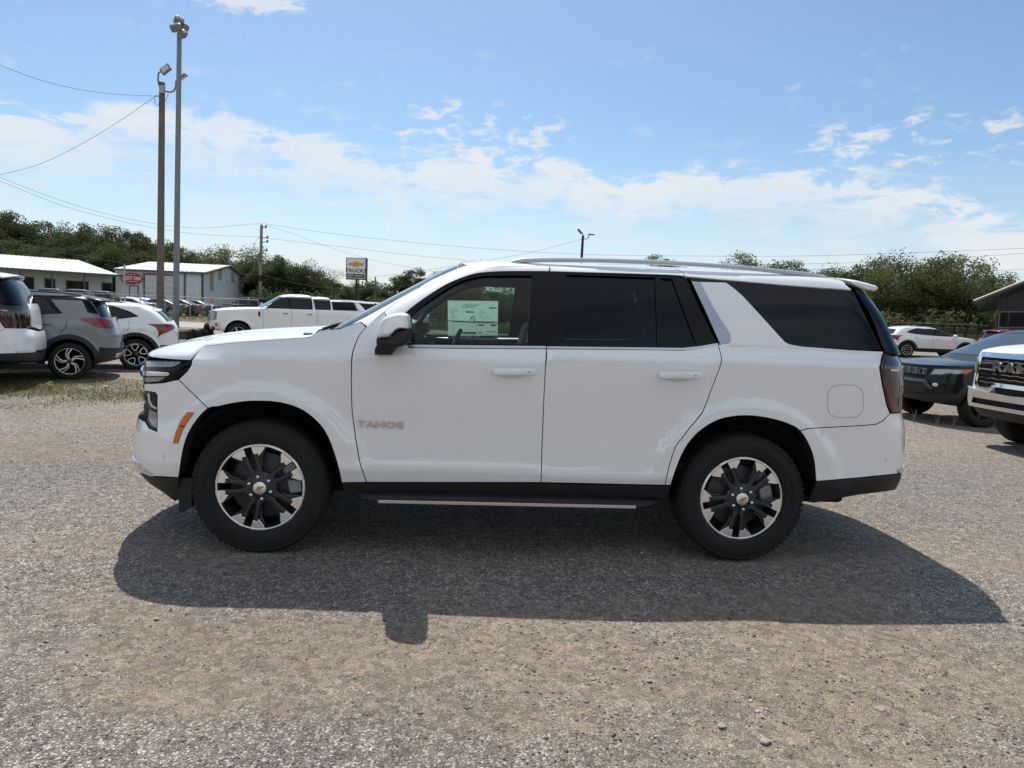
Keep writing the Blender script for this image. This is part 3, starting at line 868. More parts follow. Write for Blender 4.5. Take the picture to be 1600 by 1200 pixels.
# rocker, running board
both('rocker_panel', hero, BLACKPL, panel(HB, hb([(534, 755.5), (700, 756), (845, 756.5), (1048, 760), (1043, 779), (845, 777), (700, 775), (541, 773)]), .08, off=-.004))
for sg in (1, -1):
    g = Geo(); S = []
    for x, k in ((-.965, .0), (-.90, .55), (-.78, 1.), (0, 1.), (.80, 1.), (.92, .55), (.985, .0)):
        w = -.93 - .125 * (.25 + .75 * k); zt = .405 - .012 * (1 - k); zb = .352 + .02 * (1 - k)
        S.append([(x, -.72, zb), (x, w + .02, zb), (x, w, zb + .012), (x, w + .004, zt - .012), (x, w + .02, zt), (x, -.72, zt)])
    loft(S, g, smooth=False)
    if sg < 0: g = g.mirrored()
    rb = g.build('running_board', BLACKPL, hero)
    st = box((0.005, -1.0565, .371), (1.615, .006, .020), .002)
    (st if sg > 0 else st.mirrored()).build('step_trim', M('step_trim_metal', (.62, .58, .52), .38, metal=.9), rb)
    for k in range(5):
        t = box((0.0, -.95 - .02 * k, .4055), (1.5, .006, .003)); (t if sg > 0 else t.mirrored()).build('tread_rib', BLACKPL, rb)
# rear bumper, tail lamps, rear end
rb_poly = [(1262, 669.5), (1346.5, 665), (1368.5, 663), (1379.5, 657.6), (1390.5, 646)]
uv = np.vstack([hb(rb_poly), [[HB.Ls + .62, 1.0], [UR - .3, .94], [UR, .94], [UR, .60], [UR - .3, .60]], hb([(1405.5, 739), (1397, 740.7), (1340, 746.5), (1276, 752)]), hb(arch_r[k_r:])[::-1]])
g = panel(HB, uv, .05, gap=.0029, bres=.03, depth=.10, wall_mat=1); g.merged(g.mirrored()); rbm = g.build('rear_bumper', [WHITE, DARK], hero)
uv = np.vstack([hb([(1276, 753), (1340, 747.5), (1397, 741.5), (1405.5, 739.8)]), [[UR - .3, .595], [UR, .595], [UR, .42], [UR - .3, .42]], hb([(1389, 767.6), (1340, 774), (1271, 786.5), (1262, 785)])])
g = panel(HB, uv, .06, gap=.001, off=-.004); g.merged(g.mirrored()); g.build('bumper_valance', BLACKPL, rbm)
uv = np.vstack([hb([(1402, 733), (1403, 739)]), [[UR, .60], [UR, .625]]])
g = panel(HB, uv, .05, off=.008, depth=.01); g.merged(g.mirrored()); g.build('bumper_trim', CHROME, rbm)
disc_on(1385, 719, .011, RING, 'parking_sensor', rbm); disc_on(1385, 719, .0085, WHITE, 'parking_sensor', rbm, .0026)
u_tail = HB.Ls + .80
tl = np.vstack([hb([(1380, 551.5), (1374.8, 574), (1378.6, 600), (1386, 633), (1391.5, 644.5)]), [[u_tail - .10, 1.0], [u_tail - .05, 1.02], [u_tail, 1.37], [u_tail - .04, 1.40]]])
T = both('tail_light', hero, [SMOKED, DARK], panel(HB, tl, .04, off=.006, gap=.002, bres=.02))
on_lamp([(1383, 557), (1389, 557.5), (1384, 574), (1386.5, 592), (1381.5, 592), (1378, 575)], .009, M('dark_red_lens', (.045, .004, .007), .15, coat=.8), 'tail_strip', par=T)
on_lamp([(1382, 604), (1388, 604), (1392, 622), (1398, 641), (1393, 641.5), (1387, 628)], .009, REDLENS, 'tail_strip', par=T)
on_lamp([(1390, 577), (1402, 577.6), (1402, 580), (1390, 579.4)], .010, SATIN, 'lamp_trim', par=T)
lg = [[u_tail + .005, 1.02], [UR, .96], [UR, 1.41], [u_tail + .005, 1.41]]
g = panel(HB, lg, .07, gap=.003); g.merged(g.mirrored()); lift = g.build('liftgate', WHITE, hero)
uv = np.vstack([hg([(1336, 455), (1353, 459), (1381, 548.5), (1376, 548)])[:1], hg([(1383, 549.5)]), [[HG.Ls + .55, HG.v_of_z(1.38)], [GR, HG.v_of_z(1.38)], [GR, HG.v_of_z(1.84)], [HG.Ls + .3, HG.v_of_z(1.84)]]])
g = panel(HG, uv, .07, off=-.002); g.merged(g.mirrored()); g.build('rear_window', BLACKGLOSS, lift)
bow = [(-1.5, -.28), (-.55, -.28), (-.45, -.55), (.55, -.55), (.45, -.28), (1.35, -.28), (1.5, .28), (.55, .28), (.45, .55), (-.55, .55), (-.45, .28), (-1.35, .28)]
# roof skin with the A pillars
ap_l = cr([(549, 507), (580, 490.5), (617, 470), (660, 446), (700, 425.5), (730, 414.5)], 2)
ap_r = cr([(574, 510), (585, 499.5), (607.5, 481.4), (630, 464.4), (652.5, 450.4), (675, 437.4), (697.5, 427.3), (720, 421), (742.5, 417.6), (787.5, 416), (858.4, 415.4)], 3)
vt = HG.v_of_z(1.885)
uv = np.vstack([hg([(564, 502.5)]), hg(ap_l), [[-HG.Lf * .45, vt], [-HG.Lf * .75, vt + .012], [GC, vt + .015], [GC, HG.vhi], [GR, HG.vhi], [GR, HG.v_of_z(1.90)], [GR - .25, HG.v_of_z(1.897)]],
                hg([(1312, 437.5), (1331, 453)]), hg([(1240, 446.5), (1160, 439.5), (1074, 432), (1070, 431), (1065, 424), (1056.5, 420), (1040, 418.8), (960, 417), (859.5, 415.4)]), hg(ap_r[::-1])])
g = panel(HG, uv, .06, gap=.0012, depth=.02, bres=.04); g.merged(g.mirrored()); roof = g.build('roof', WHITE, hero)
# spoiler
S = []
sec = [h_on(x, y, -.66)[0][[0, 2]] for x, y in ((1311, 437.2), (1340, 441.3), (1359, 446.2), (1365, 450), (1364.5, 453.5), (1358, 457.8), (1350, 457.2), (1332, 453))]
for y in (-.745, -.735, -.70, -.6, -.4, 0, .4, .6, .70, .735, .745):
    a = abs(y) / .745; k = 1. if a < .93 else .8 if a < .99 else .45
    c = np.mean(sec, 0)
    S.append([(c[0] + (p[0] - c[0]) * k + .07 * (1 - a ** 3) * (p[0] - sec[0][0]) / .3, y, c[1] + (p[1] - c[1]) * k + .045 * (1 - a ** 2.5)) for p in sec])
loft(S).build('spoiler', WHITE, hero)
box((2.53, 0, 1.862), (.03, .30, .014), .004).build('brake_lamp', REDLENS, hero)
# black surrounds and glass
bl_f = frame_in + [(853.3, 541), (637, 538.5), (621, 528), (612, 512)]
gl_f = cr([(633, 505), (643, 492), (657, 479.5), (678, 464), (700, 449.5), (722, 438.5), (744, 432.6), (768, 430.4), (831.4, 430)], 3) + [(827.5, 480), (823.5, 538), (640, 536)]
g = panel(HG, hg(bl_f), .06, off=-.002, gap=.001, holes=[hg(gl_f)], bres=.03, depth=.03)
for i, o in enumerate(both('window_frame', None, BLACKGLOSS, g)): o.parent = fd[i]
g = panel(HG, inset(hg(gl_f), -.012), .08, off=-.016, depth=0)
for i, o in enumerate(both('door_window', None, SIDEGLASS, g)): o.parent = fd[i]
bl_r = frame_in_r + [(1072, 436), (1120, 536), (1095, 540.5), (1066, 543.5), (1030, 543.3), (854.6, 541.4)]
gl_r = [(884.5, 429), (960, 431), (1023.5, 433.3), (1027.5, 541.7), (887, 540.2)]
gl_x = [(1032, 434), (1050, 435.5), (1087.5, 536.5), (1066, 541), (1035, 541.8)]
g = panel(HG, hg(bl_r), .06, off=-.002, gap=.001, holes=[hg(gl_r), hg(gl_x)], bres=.03, depth=.03)
for i, o in enumerate(both('window_frame', None, BLACKGLOSS, g)): o.parent = rd[i]
for poly in (gl_r, gl_x):
    g = panel(HG, inset(hg(poly), -.012), .08, off=-.013, depth=0)
    for i, o in enumerate(both('door_window', None, PRIVACY, g)): o.parent = rd[i]
DARKGLASS = M('tinted_glass', (.003, .005, .010), .03, spec=.30)
qg = [(1074, 433), (1160, 440.5), (1240, 447.5), (1334, 455)] + [(1378.5, 547.6)] + [(1327.5, 546)] + glass_q[:-2][::-1] + [(1096, 440.5), (1080, 438.5)]
both('quarter_window', hero, DARKGLASS, panel(HG, hg(qg), .06, off=-.004, gap=.001, bres=.03))
uv = hg([(1336, 455.3), (1345, 456.8), (1353, 458.2), (1366, 477), (1377, 492), (1389, 515), (1395, 530), (1398, 548), (1381.5, 548.2)])
both('pillar_trim', hero, BLACKGLOSS, panel(HG, uv, .06, off=.001, gap=.002, bres=.03))
# bright trim along the belt and up the C pillar
g = panel(HG, hg([(637, 538.8), (853.3, 541.2), (853.3, 545), (700, 543.8), (640, 543.4)]), .06, off=.006, depth=.012)
for i, o in enumerate(both('belt_trim', None, SATIN, g)): o.parent = fd[i]
g = panel(HG, hg([(854.8, 541.6), (1030, 543.6), (1066, 544), (1095, 541), (1120.5, 536.4), (1122, 539.5), (1096, 545), (1066, 547.6), (1030, 547), (854.8, 545)]), .06, off=.006, depth=.012)
for i, o in enumerate(both('belt_trim', None, SATIN, g)): o.parent = rd[i]
ctrim = cr([(1080, 440.3), (1103, 489), (1122, 532), (1124, 538.5)], 3) + cr([(1124, 538.5), (1137, 536.5), (1141, 533), (1140, 521)], 2)[1:] + cr([(1140, 521), (1117.5, 487), (1093.5, 441.5)], 3)[1:]
both('pillar_trim', hero, M('dark_chrome', (.33, .365, .43), .2, metal=1.), panel(HG, hg(ctrim), .05, off=.007, depth=.014, bres=.02))
# windscreen, hood, cowl
vb = HG.v_of_z(1.40)
uv = np.vstack([[[GC, vb]], [[-HG.Lf * .5, vb]], hg([(540, 511)] + ap_l[1:]), [[-HG.Lf * .45, vt - .006], [-HG.Lf * .75, vt + .006], [GC, vt + .010]]])
g = panel(HG, uv, .07, off=-.004, depth=0, bres=.05); g.merged(g.mirrored()); g.build('windscreen', SCREEN, hero)
HX0, HXR = -2.437, -1.215
_zc = tab((-2.437, 1.195), (-2.41, 1.215), (-2.35, 1.238), (-2.25, 1.268), (-2.1, 1.305), (-1.7, 1.375), (-1.28, 1.412), (-1.1, 1.428))
_xs = np.array([-2.437, -2.40, -2.33, -2.20, -2.06, -1.955, -1.925, -1.885, -1.65, -1.25, -1.1])
_us = hb([(300, 562.5), (308, 552), (319, 540.5)], True)
def _edge():
    s = np.linspace(0, 1, 40); u = UC + (_us[0][0] - UC) * s; v = 1.192 + (_us[0][1] - 1.192) * s ** 2
    A = HB.P(u, v); B = HB.P(hb(hood_seam[1:])[:, 0], hb(hood_seam[1:])[:, 1])
    return np.vstack([A, B])
_E = _edge(); _E = _E[np.argsort(_E[:, 0])]
hood_y = lambda x: np.interp(x, _E[:, 0], -_E[:, 1]); hood_ze = lambda x: np.interp(x, _E[:, 0], _E[:, 2])
def hoodP(x, s):
    y = s * (hood_y(x) - .002); ze = hood_ze(x); zc = np.maximum(_zc(x), ze + .002)
    k = np.clip(1 - np.abs(s) ** 4, 0, 1) ** .55
    bulge = .010 * sst(.62, .50, np.abs(s)) * sst(-2.4, -2.0, x)
    return np.stack([x, y, ze + (zc - ze) * k + bulge], -1)
ss = np.sin(np.linspace(-1, 1, 61) * math.pi / 2)
xsamp = np.concatenate([-2.437 + .16 * np.linspace(0.004, 1, 14) ** 2, np.linspace(-2.26, HXR, 34)])
grid(ParS(hoodP), xsamp, ss).build('hood', WHITE, hero)
COWL = ParS(lambda x, s: np.stack([x, s * .93, 1.385 + .03 * (1 - s * s) + .05 * (x + 1.25)], -1))
grid(COWL, np.linspace(-1.30, -.95, 5), np.linspace(-1, 1, 13)).build('cowl_panel', BLACKPL, hero)
p = h_on(np.array([487., 492, 500, 507]), np.array([512.5, 510.5, 510.8, 513]), -.55)
tube([(-1.24, -.62, 1.405), (-1.16, -.58, 1.437), (-1.10, -.2, 1.462)], .011, 6).build('wiper', BLACKPL, hero)
tube([(-1.22, -.05, 1.41), (-1.14, 0, 1.45), (-1.10, .5, 1.462)], .011, 6).build('wiper', BLACKPL, hero)
# roof rails, aerial
for sg in (1, -1):
    p = h_on(np.array([800., 807, 818, 850, 900, 960, 1060, 1160, 1240, 1275, 1290]), np.array([411.5, 409, 407, 406.3, 406.6, 407.7, 411.8, 418.6, 426.6, 431, 434.5]), -.665)
    p = np.array(cr(p, 3)); p[:, 1] *= sg
    tube(p, .0165, 8, flat=1.).build('roof_rail', M('rail_silver', (.52, .54, .57), .3, metal=.25, coat=.6), hero)
fin = [h_on(x, y, .0)[0][[0, 2]] for x, y in ((716, 417), (720, 410.5), (726, 406.8), (736, 404.3), (752, 403.6), (753.5, 406.3), (765, 408), (767, 418))]
prism([tuple(q) for q in fin], -.035, .035, bevel=.008).build('roof_aerial', WHITE, roof)
# handles, badge, mirrors
for (x0, y0, x1, y1), D in (((769.5, 574, 837, 586.5), fd), ((1027.5, 579, 1094, 592), rd)):
    a = HB.P(*hb([(x0, (y0 + y1) / 2), (x1, (y0 + y1) / 2)], True).T); L = np.linalg.norm(a[1] - a[0])
    c = a.mean(0) + np.array([0, -.030, 0])
    S = []
    for t, h, w in ((-.5, .012, .010), (-.485, .020, .014), (-.40, .0235, .017), (0, .0245, .018), (.40, .0235, .017), (.485, .020, .014), (.5, .012, .010)):
        th = np.arange(12) * math.pi / 6
        S.append([(c[0] + t * L, c[1] - .004 * (1 - (2 * t) ** 2) + w * math.copysign(abs(math.cos(q)) ** .6, math.cos(q)), c[2] + t * (a[1] - a[0])[2] + h * math.copysign(abs(math.sin(q)) ** .6, math.sin(q))) for q in th])
    g = loft(S)
    hs = both('door_handle', None, WHITE, g)
    for i, o in enumerate(hs): o.parent = D[i]
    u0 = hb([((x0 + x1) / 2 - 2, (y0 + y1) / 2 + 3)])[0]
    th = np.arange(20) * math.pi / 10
    g = panel(HB, [(u0[0] + .085 * math.cos(q), u0[1] - .006 + .030 * math.sin(q)) for q in th], .03, off=.0008, depth=0)  # flat patch on the skin; shading of the handle pocket is in its colour
    for i, o in enumerate(both('handle_recess_shade', None, M('white_recess_shade', (.70, .70, .705), .4, coat=.5), g)): o.parent = D[i]
    b = box(tuple(c + np.array([L * .33, -.021, L * .33 * (a[1] - a[0])[2] / L])), (.016, .003, .012), .001)
    b.build('lock_button', RING, hs[0])
u, v = hb([(594.5, 663.6)])[0]; P0 = HB.P(np.array([u]), np.array([v]))[0]
text('model_badge', 'TAHOE', .0545, BADGE, fd[0], (P0[0], P0[1] - .004, P0[2]), (math.pi / 2 - .01, 0, -.0), .0035, 1.50, 1.06, bold=.0016)
MZ = -1.17
def mir(pts): return np.array([h_on(x, y, MZ)[0][[0, 2]] for x, y in pts])
cap = mir(cr([(589, 528), (589.5, 519), (593, 507.5), (598, 499), (604, 494.5), (614, 490.5), (626, 488.2), (635, 490), (639.8, 494), (641.3, 512.3), (632, 512.6), (624, 514), (618, 517.5), (610, 525.5), (602, 527.6), (589, 528)], 2)[:-1])
low = mir(cr([(589, 528.4), (602, 528.2), (610.5, 526), (618.5, 518), (624.5, 514.6), (641.3, 512.8), (642.3, 524), (640.8, 533), (636.7, 537.5), (630, 540.3), (624, 542), (617, 544.2), (602, 541), (591, 540), (588.4, 534), (589, 528.4)], 2)[:-1])
foot = mir([(588.5, 533), (602, 536), (622, 541), (617, 545), (609, 556.2), (582.5, 556), (582, 547.5)])
def mloft(o, ys):
    c = o.mean(0); return loft([[(c[0] + (p[0] - c[0]) * k + dx, y, c[1] + (p[1] - c[1]) * k) for p in o] for y, k, dx in ys])
m1 = mloft(cap, ((-.99, .80, .0), (-1.02, .93, 0), (-1.08, 1., 0), (-1.19, 1., 0), (-1.225, .95, .0), (-1.243, .82, .004), (-1.25, .6, .008)))
m2 = mloft(low, ((-1.0, .90, .0), (-1.03, .97, 0), (-1.10, 1., 0), (-1.185, 1., 0), (-1.215, .94, 0), (-1.232, .78, .003), (-1.236, .5, .005)))
m3 = mloft(foot, ((-.93, 1., .0), (-1.08, .98, 0), (-1.13, .9, 0)))
MB = both('mirror_housing', hero, BLACKPL, m2.merged(m3))
for i, o in enumerate(both('mirror_cap', None, WHITE, m1)): o.parent = MB[i]
a = mir([(640.5, 495.5), (643, 495.5), (643, 531), (640.5, 531)])
g = box((float(a[:, 0].mean()) - .006, -1.11, float(a[:, 1].mean())), (.006, .17, .12), .002)
for i, o in enumerate(both('mirror_glass', None, CHROME, g)): o.parent = MB[i]
# dark inner shell, wells, floor
hull = []
for z in (1.33, .46):
    pass
def arch_uv(cx, r, z0, n=16):
    a0 = math.asin((z0 - .42) / r); th = np.linspace(math.pi - a0, a0, n)
    return HB.xz([(cx + r * math.cos(t), .42 + r * math.sin(t)) for t in th])
shell = np.vstack([[[UC, .46], [UC + .5, .46]], arch_uv(WHEELS_X[0], .60, .46), arch_uv(WHEELS_X[1], .60, .46), [[UR - .5, .46], [UR, .46], [UR, 1.33], [2.2 - HB.x0, 1.33], [-.6 - HB.x0, 1.335], [-1.0 - HB.x0, 1.345], [-1.25 - HB.x0, 1.33], [-1.9 - HB.x0, 1.235], [-.4, 1.14], [UC, 1.14]]])
g = panel(HB, shell, .12, off=-.032, depth=0, bres=.08); g.merged(g.mirrored()); g.build('inner_shell', DARK, hero)
for cx in WHEELS_X:
    for sg in (1, -1):
        g = Geo(); lathe([(.545, -.88), (.530, -.80), (.530, -.55), (.02, -.55)], 28, g, a0=-.02, a1=math.pi + .02)
        g = g.moved(Matrix.Translation((cx, 0, .42)))
        (g if sg > 0 else g.mirrored()).build('wheel_liner', M('liner_felt', (.012, .012, .012), .95), hero)
box((2.28, 0, .47), (.60, 1.62, .06), .02).build('under_tray', DARK, hero)  # both trays added out of sight to stop sun leaking past the bumpers
box((-2.12, 0, .44), (.40, 1.45, .06), .02).build('under_tray', DARK, hero)
box((.1, 0, .37), (4.6, 1.3, .10), .03).build('floor_pan', DARK, hero)
box((.05, 0, .60), (2.3, 1.80, .05)).build('cabin_floor', DARK, hero)
for x in WHEELS_X: box((x, 0, .40), (.16, 1.5, .14), .04).build('axle', DARK, hero)
tube([(2.2, .55, .33), (2.66, .55, .33)], .04, 10).build('exhaust_pipe', SATIN, hero)
# cabin
box((-.78, 0, 1.10), (.62, 1.78, .36), .10, smooth=True).build('dashboard', INTER, hero)
for sg in (-1, 1):
    st = box((-.12, .42 * sg, .83), (.56, .52, .20), .06, smooth=True)
    st.merged(box((.20, .42 * sg, 1.18), (.17, .52, .66), .07, rot=Matrix.Rotation(math.radians(12), 3, 'Y'), smooth=True))
    s1 = st.build('front_seat', LEATHER, hero)
    box((.285, .42 * sg, 1.60), (.11, .28, .20), .045, smooth=True).build('headrest', LEATHER, s1)
rs = box((1.05, 0, .85), (.5, 1.5, .20), .05, smooth=True); rs.merged(box((1.36, 0, 1.15), (.15, 1.5, .62), .06, rot=Matrix.Rotation(math.radians(12), 3, 'Y'), smooth=True)); rs.build('rear_seat', LEATHER, hero)
th = np.linspace(0, 2 * math.pi, 33)
tilt = math.radians(24)
W = [(-.41 + .185 * math.sin(t) * math.sin(tilt) * 1., -.42 + .185 * math.cos(t), 1.255 + .185 * math.sin(t) * math.cos(tilt)) for t in th]
g = tube(W, .016, 8, cap=False); g.merged(tube([(-.42, -.60, 1.25), (-.46, -.42, 1.24), (-.42, -.24, 1.25)], .02, 6)); g.merged(tube([(-.46, -.42, 1.24), (-.8, -.42, 1.10)], .03, 8)); g.build('steering_wheel', INTER, hero)
uvh = [[-HG.Lf * .3, HG.v_of_z(1.84)], [GC, HG.v_of_z(1.87)], [GC, HG.vhi], [GR, HG.vhi], [GR, HG.v_of_z(1.80)], [HG.Ls, HG.v_of_z(1.81)], [-.1, HG.v_of_z(1.80)]]
g = panel(HG, uvh, .12, off=-.045, depth=0); g.merged(g.mirrored()); g.build('headliner', INTER, hero)
# sheet of paper in the far front window
PAPER = M('sticker_paper', (.74, .82, .74), .7)
_nt = PAPER.node_tree; _tr = _nt.nodes.new('ShaderNodeBsdfTranslucent'); _tr.inputs[0].default_value = (.90, .93, .90, 1)
_mx = _nt.nodes.new('ShaderNodeMixShader'); _mx.inputs[0].default_value = .75
_nt.links.new(_nt.nodes['Principled BSDF'].outputs[0], _mx.inputs[1]); _nt.links.new(_tr.outputs[0], _mx.inputs[2])
_nt.links.new(_mx.outputs[0], _nt.nodes['Material Output'].inputs[0])
PRINT = M('sticker_print', (.10, .13, .12), .8)
q = [h_on(x, y, Y)[0] for x, y, Y in ((699.5, 469.5, .872), (778.5, 470.5, .872), (777.5, 531.5, .944), (700, 530.5, .944))]
q = np.array(q); n = np.cross(q[1] - q[0], q[3] - q[0]); n /= np.linalg.norm(n); n = n if n[1] < 0 else -n
g = Geo(); g.add(np.vstack([q, q - n * .002]), [(3, 2, 1, 0), (4, 5, 6, 7), (0, 1, 5, 4), (1, 2, 6, 5), (2, 3, 7, 6), (3, 0, 4, 7)])
stk = g.build('window_sticker', PAPER, hero)
def on_paper(a, b): return q[0] + (q[1] - q[0]) * a + (q[3] - q[0]) * b + n * .0015
def strip(g, a0, b0, a1, b1):
    p = np.array([on_paper(a0, b0), on_paper(a1, b0), on_paper(a1, b1), on_paper(a0, b1)]); g.add(p, [(3, 2, 1, 0)])
g = Geo()
for a0, b0, a1, b1 in ((.82, .16, .97, .19), (.30, .10, .62, .115), (.25, .15, .55, .165), (.36, .27, .52, .30), (.1, .52, .44, .545), (.55, .52, .98, .55), (.1, .55, .105, .92), (.56, .57, .565, .92), (.60, .60, .72, .635), (.86, .60, .95, .64),
                       (.29, .80, .56, .845), (.63, .89, .95, .95), (.02, .90, .07, .95), (.31, .89, .34, .94), (.49, .89, .53, .94), (.60, .80, .70, .82), (.78, .78, .96, .80), (.1, .86, .98, .868)): strip(g, a0, b0, a1, b1)
for k in range(9): strip(g, .06, .20 + .032 * k, .06 + .2 * (.4 + .6 * random.random()), .206 + .032 * k); strip(g, .62, .20 + .032 * k, .62 + .3 * random.random(), .206 + .032 * k)
for k in range(20):
    t0, t1 = 2 * math.pi * k / 20, 2 * math.pi * (k + 1) / 20
    p = [on_paper(.5 + r * .055 * math.cos(t), .48 + r * .093 * math.sin(t)) for t, r in ((t0, 1), (t1, 1), (t1, .72), (t0, .72))]; g.add(np.array(p), [(0, 1, 2, 3)])
p = [on_paper(.5 + x, .48 + y) for x, y in ((-.04, -.055), (-.032, -.068), (.04, .055), (.032, .068))]; g.add(np.array(p), [(0, 1, 2, 3)])
tag(g.build('print', PRINT, stk), kind='stuff')
for cx, near in ((WHEELS_X[0], True), (WHEELS_X[1], True), (WHEELS_X[0], False), (WHEELS_X[1], False)):
    wheel(hero, (cx - .003, -.862 if near else .862, .419), .419, .2755, .275, 'split', near=near, spin=0. if cx < 0 else .22)
# ---------------------------------------------------------------- other vehicles (local: front -x, driver's side -y)
GREYP = M('grey_blue_paint', (.185, .20, .215), .35, coat=1., metal=.15, var=(4., .02))
BLACKP = M('black_paint', (.003, .003, .0035), .3, coat=.38, spec=.2)
REDP = M('red_paint', (.20, .012, .022), .3, coat=1.)
SILVER = M('silver_paint', (.50, .51, .53), .35, coat=1., metal=.3)
NAVY = M('dark_blue_paint', (.02, .025, .04), .3, coat=1.)
DARKGREY = M('dark_grey_paint', (.035, .037, .04), .3, coat=1.)
CHERRY = M('cherry_lens', (.19, .007, .012), .12, coat=.8, var=(60., .3))
CARGLASS = M('car_glass_dark', (.006, .008, .011), .03, spec=.38)
BRIGHTGLASS = M('car_windscreen', (.03, .04, .045), .04, spec=.9, ior=1.8)

def uvp(S, pts):
    """Corner list to (u, v): ('s', x, z) on the flank, ('f', y, z) on the nose, ('r', y, z) on the tail."""
    out = np.zeros((len(pts), 2))
    for kind in 'sfr':
        ix = [i for i, p in enumerate(pts) if p[0] == kind]
        if not ix: continue
        q = [(pts[i][1], pts[i][2]) for i in ix]
        out[ix] = S.xz(q) if kind == 's' else S.yz(q, rear=kind == 'r')
    return out
def S_(*p): return [('s', a, b) for a, b in p]
def F_(*p): return [('f', a, b) for a, b in p]
def R_(*p): return [('r', a, b) for a, b in p]

def flank(W, zb, zs, cr_=.012):
    return seg_profile([[(zb - .14, W - .13), (zb, W - .055), (zb + .13, W - cr_)], [(zb + .13, W - cr_), ((zb + zs) / 2, W - cr_ * .8), (zs - .10, W), (zs - .05, W)],
                        [(zs - .05, W), (zs, W - .035), (zs + .06, W - .062), (zs + .3, W - .17)]], .008)

def vehicle(name, label, cat, group, loc, rotz, sp, paint, roofpaint=None, res=.09):
    root = empty(name, loc, rotz, label, cat, group)
    W = sp['W']; pf = flank(W, sp['zb'], sp['zs'])
    arches = sp['arches']
    def w(x, z):
        v = pf(z) - sp.get('taper', .03) * sst(1.2, 2.4, np.abs(x))
        for cx, cz, r in arches:
            d = np.hypot(x - cx, z - cz); v = v + .022 * (1 - sst(r + .03, r + .12, d)) * sst(cz - .05, cz + .2, z)
        return v
    B = Surf(w, tab(*sp['xf']), tab(*sp['xr']), None, sp.get('af', .55), sp.get('ar', .45), sp.get('nf', 2.5), sp.get('nr', 2.8), vref=.7, wref=W)
    G = Cabin(sp['G'], sp.get('gaf', .35), sp.get('gar', .35), 2.7, 3.)
    uc, ur, gc, grr = -B.Lf, B.Ls + B.Lr, -G.Lf, G.Ls + G.Lr
    top = sp['top']; zt = tab(*top); zb = sp['zb']
    # lower body skin, from nose centre round the flank to the tail centre
    pts = [[uc, zb + .06], [uc + .4, zb + .04]]
    bot = []
    for cx, cz, r in arches:
        a0 = math.asin(max(-.95, min(.95, (zb - cz) / r)))
        bot += [(cx + r * math.cos(t), cz + r * math.sin(t)) for t in np.linspace(math.pi - a0, a0, 17)]
    fx = float(B.xf(np.array([zt(top[0][0])]))[0])
    cowl = sp['cowl']
    nose_z = float(zt(top[0][0]))
    xs_top = np.linspace(sp['xtail'], sp['xnose'], 16)
    up = B.xz([(x, float(zt(x))) for x in xs_top])
    tail_z = float(zt(sp['xtail']))
    poly = np.vstack([pts, B.xz(bot), [[ur - .4, zb + .08], [ur, zb + .10], [ur, tail_z], [ur - .3, tail_z]], up, [[uc + .25, nose_z], [uc, nose_z]]])
    g = panel(B, poly, res, depth=.03, bres=res * .7); g.merged(g.mirrored())
    body = g.build('body', paint, root)
    # hood and tail deck, lofted from the skin's upper edge
    def deck(nm, us, vsx, xs, zc, mat, flip):
        E = B.P(np.asarray(us), np.asarray(vsx)); E = E[np.argsort(E[:, 0])]
        yy = lambda x: np.interp(x, E[:, 0], -E[:, 1]); ze = lambda x: np.interp(x, E[:, 0], E[:, 2])
        z_c = tab(*zc)
        def P(x, s):
            k = np.clip(1 - np.abs(s) ** 4, 0, 1) ** .6
            return np.stack([x, s * yy(x), ze(x) + np.maximum(z_c(x) - ze(x), .002) * k], -1)
        return grid(ParS(P), xs, np.sin(np.linspace(-1, 1, 21) * math.pi / 2)).build(nm, mat, root)
    uf = np.concatenate([np.linspace(uc, B.xz([(sp['xnose'], nose_z)])[0, 0], 16), up[::-1, 0]])
    vf = np.concatenate([np.full(16, nose_z), up[::-1, 1]])
    x0 = float(B.P(np.array([uc]), np.array([nose_z]))[0, 0])
    deck('hood', uf, vf, np.concatenate([x0 + .12 * np.linspace(.01, 1, 6) ** 2, np.linspace(x0 + .18, cowl, 12)]), sp['hood'], paint, False)
    if 'deck' in sp:
        ut = np.concatenate([up[:, 0][::-1], np.linspace(B.xz([(sp['xtail'], tail_z)])[0, 0], ur, 14)]); vt_ = np.concatenate([up[:, 1][::-1], np.full(14, tail_z)])
        x1 = float(B.P(np.array([ur]), np.array([tail_z]))[0, 0])
        deck('deck', ut, vt_, np.concatenate([np.linspace(sp['deck_x'], x1 - .15, 10), x1 - .12 * np.linspace(1, .01, 6) ** 2]), sp['deck'], sp.get('deck_mat', paint), True)
    # cabin
    zr = sp['roof_z']; vr = G.v_of_z(zr)
    g = panel(G, [[gc, 0], [grr, 0], [grr, vr], [gc, vr]], res, depth=0); g.merged(g.mirrored()); cab = g.build('cabin', paint, root)
    g = panel(G, [[gc, vr], [grr, vr], [grr, G.vhi], [gc, G.vhi]], res, off=.003, depth=.02); g.merged(g.mirrored()); roof = g.build('roof', roofpaint or paint, root)
    objs = {'body': body, 'cabin': cab, 'roof': roof, 'root': root}
    for nm, surf, pts, mat, off, mode, par in sp['panels']:
        S = B if surf == 'B' else G
        uv = uvp(S, pts)
        k = sp.get('pres', .08)
        g = panel(S, uv, k, off=off, depth=abs(off) + .004 if off > 0 else 0, bres=k * .6)
        if mode == 'join':
            g.merged(g.mirrored()); o = g.build(nm, mat, objs.get(par, root))
        else:
            o = g.build(nm, mat, objs.get(par, root)); g.mirrored().build(nm, mat, objs.get(par, root))
        objs.setdefault(nm, o)
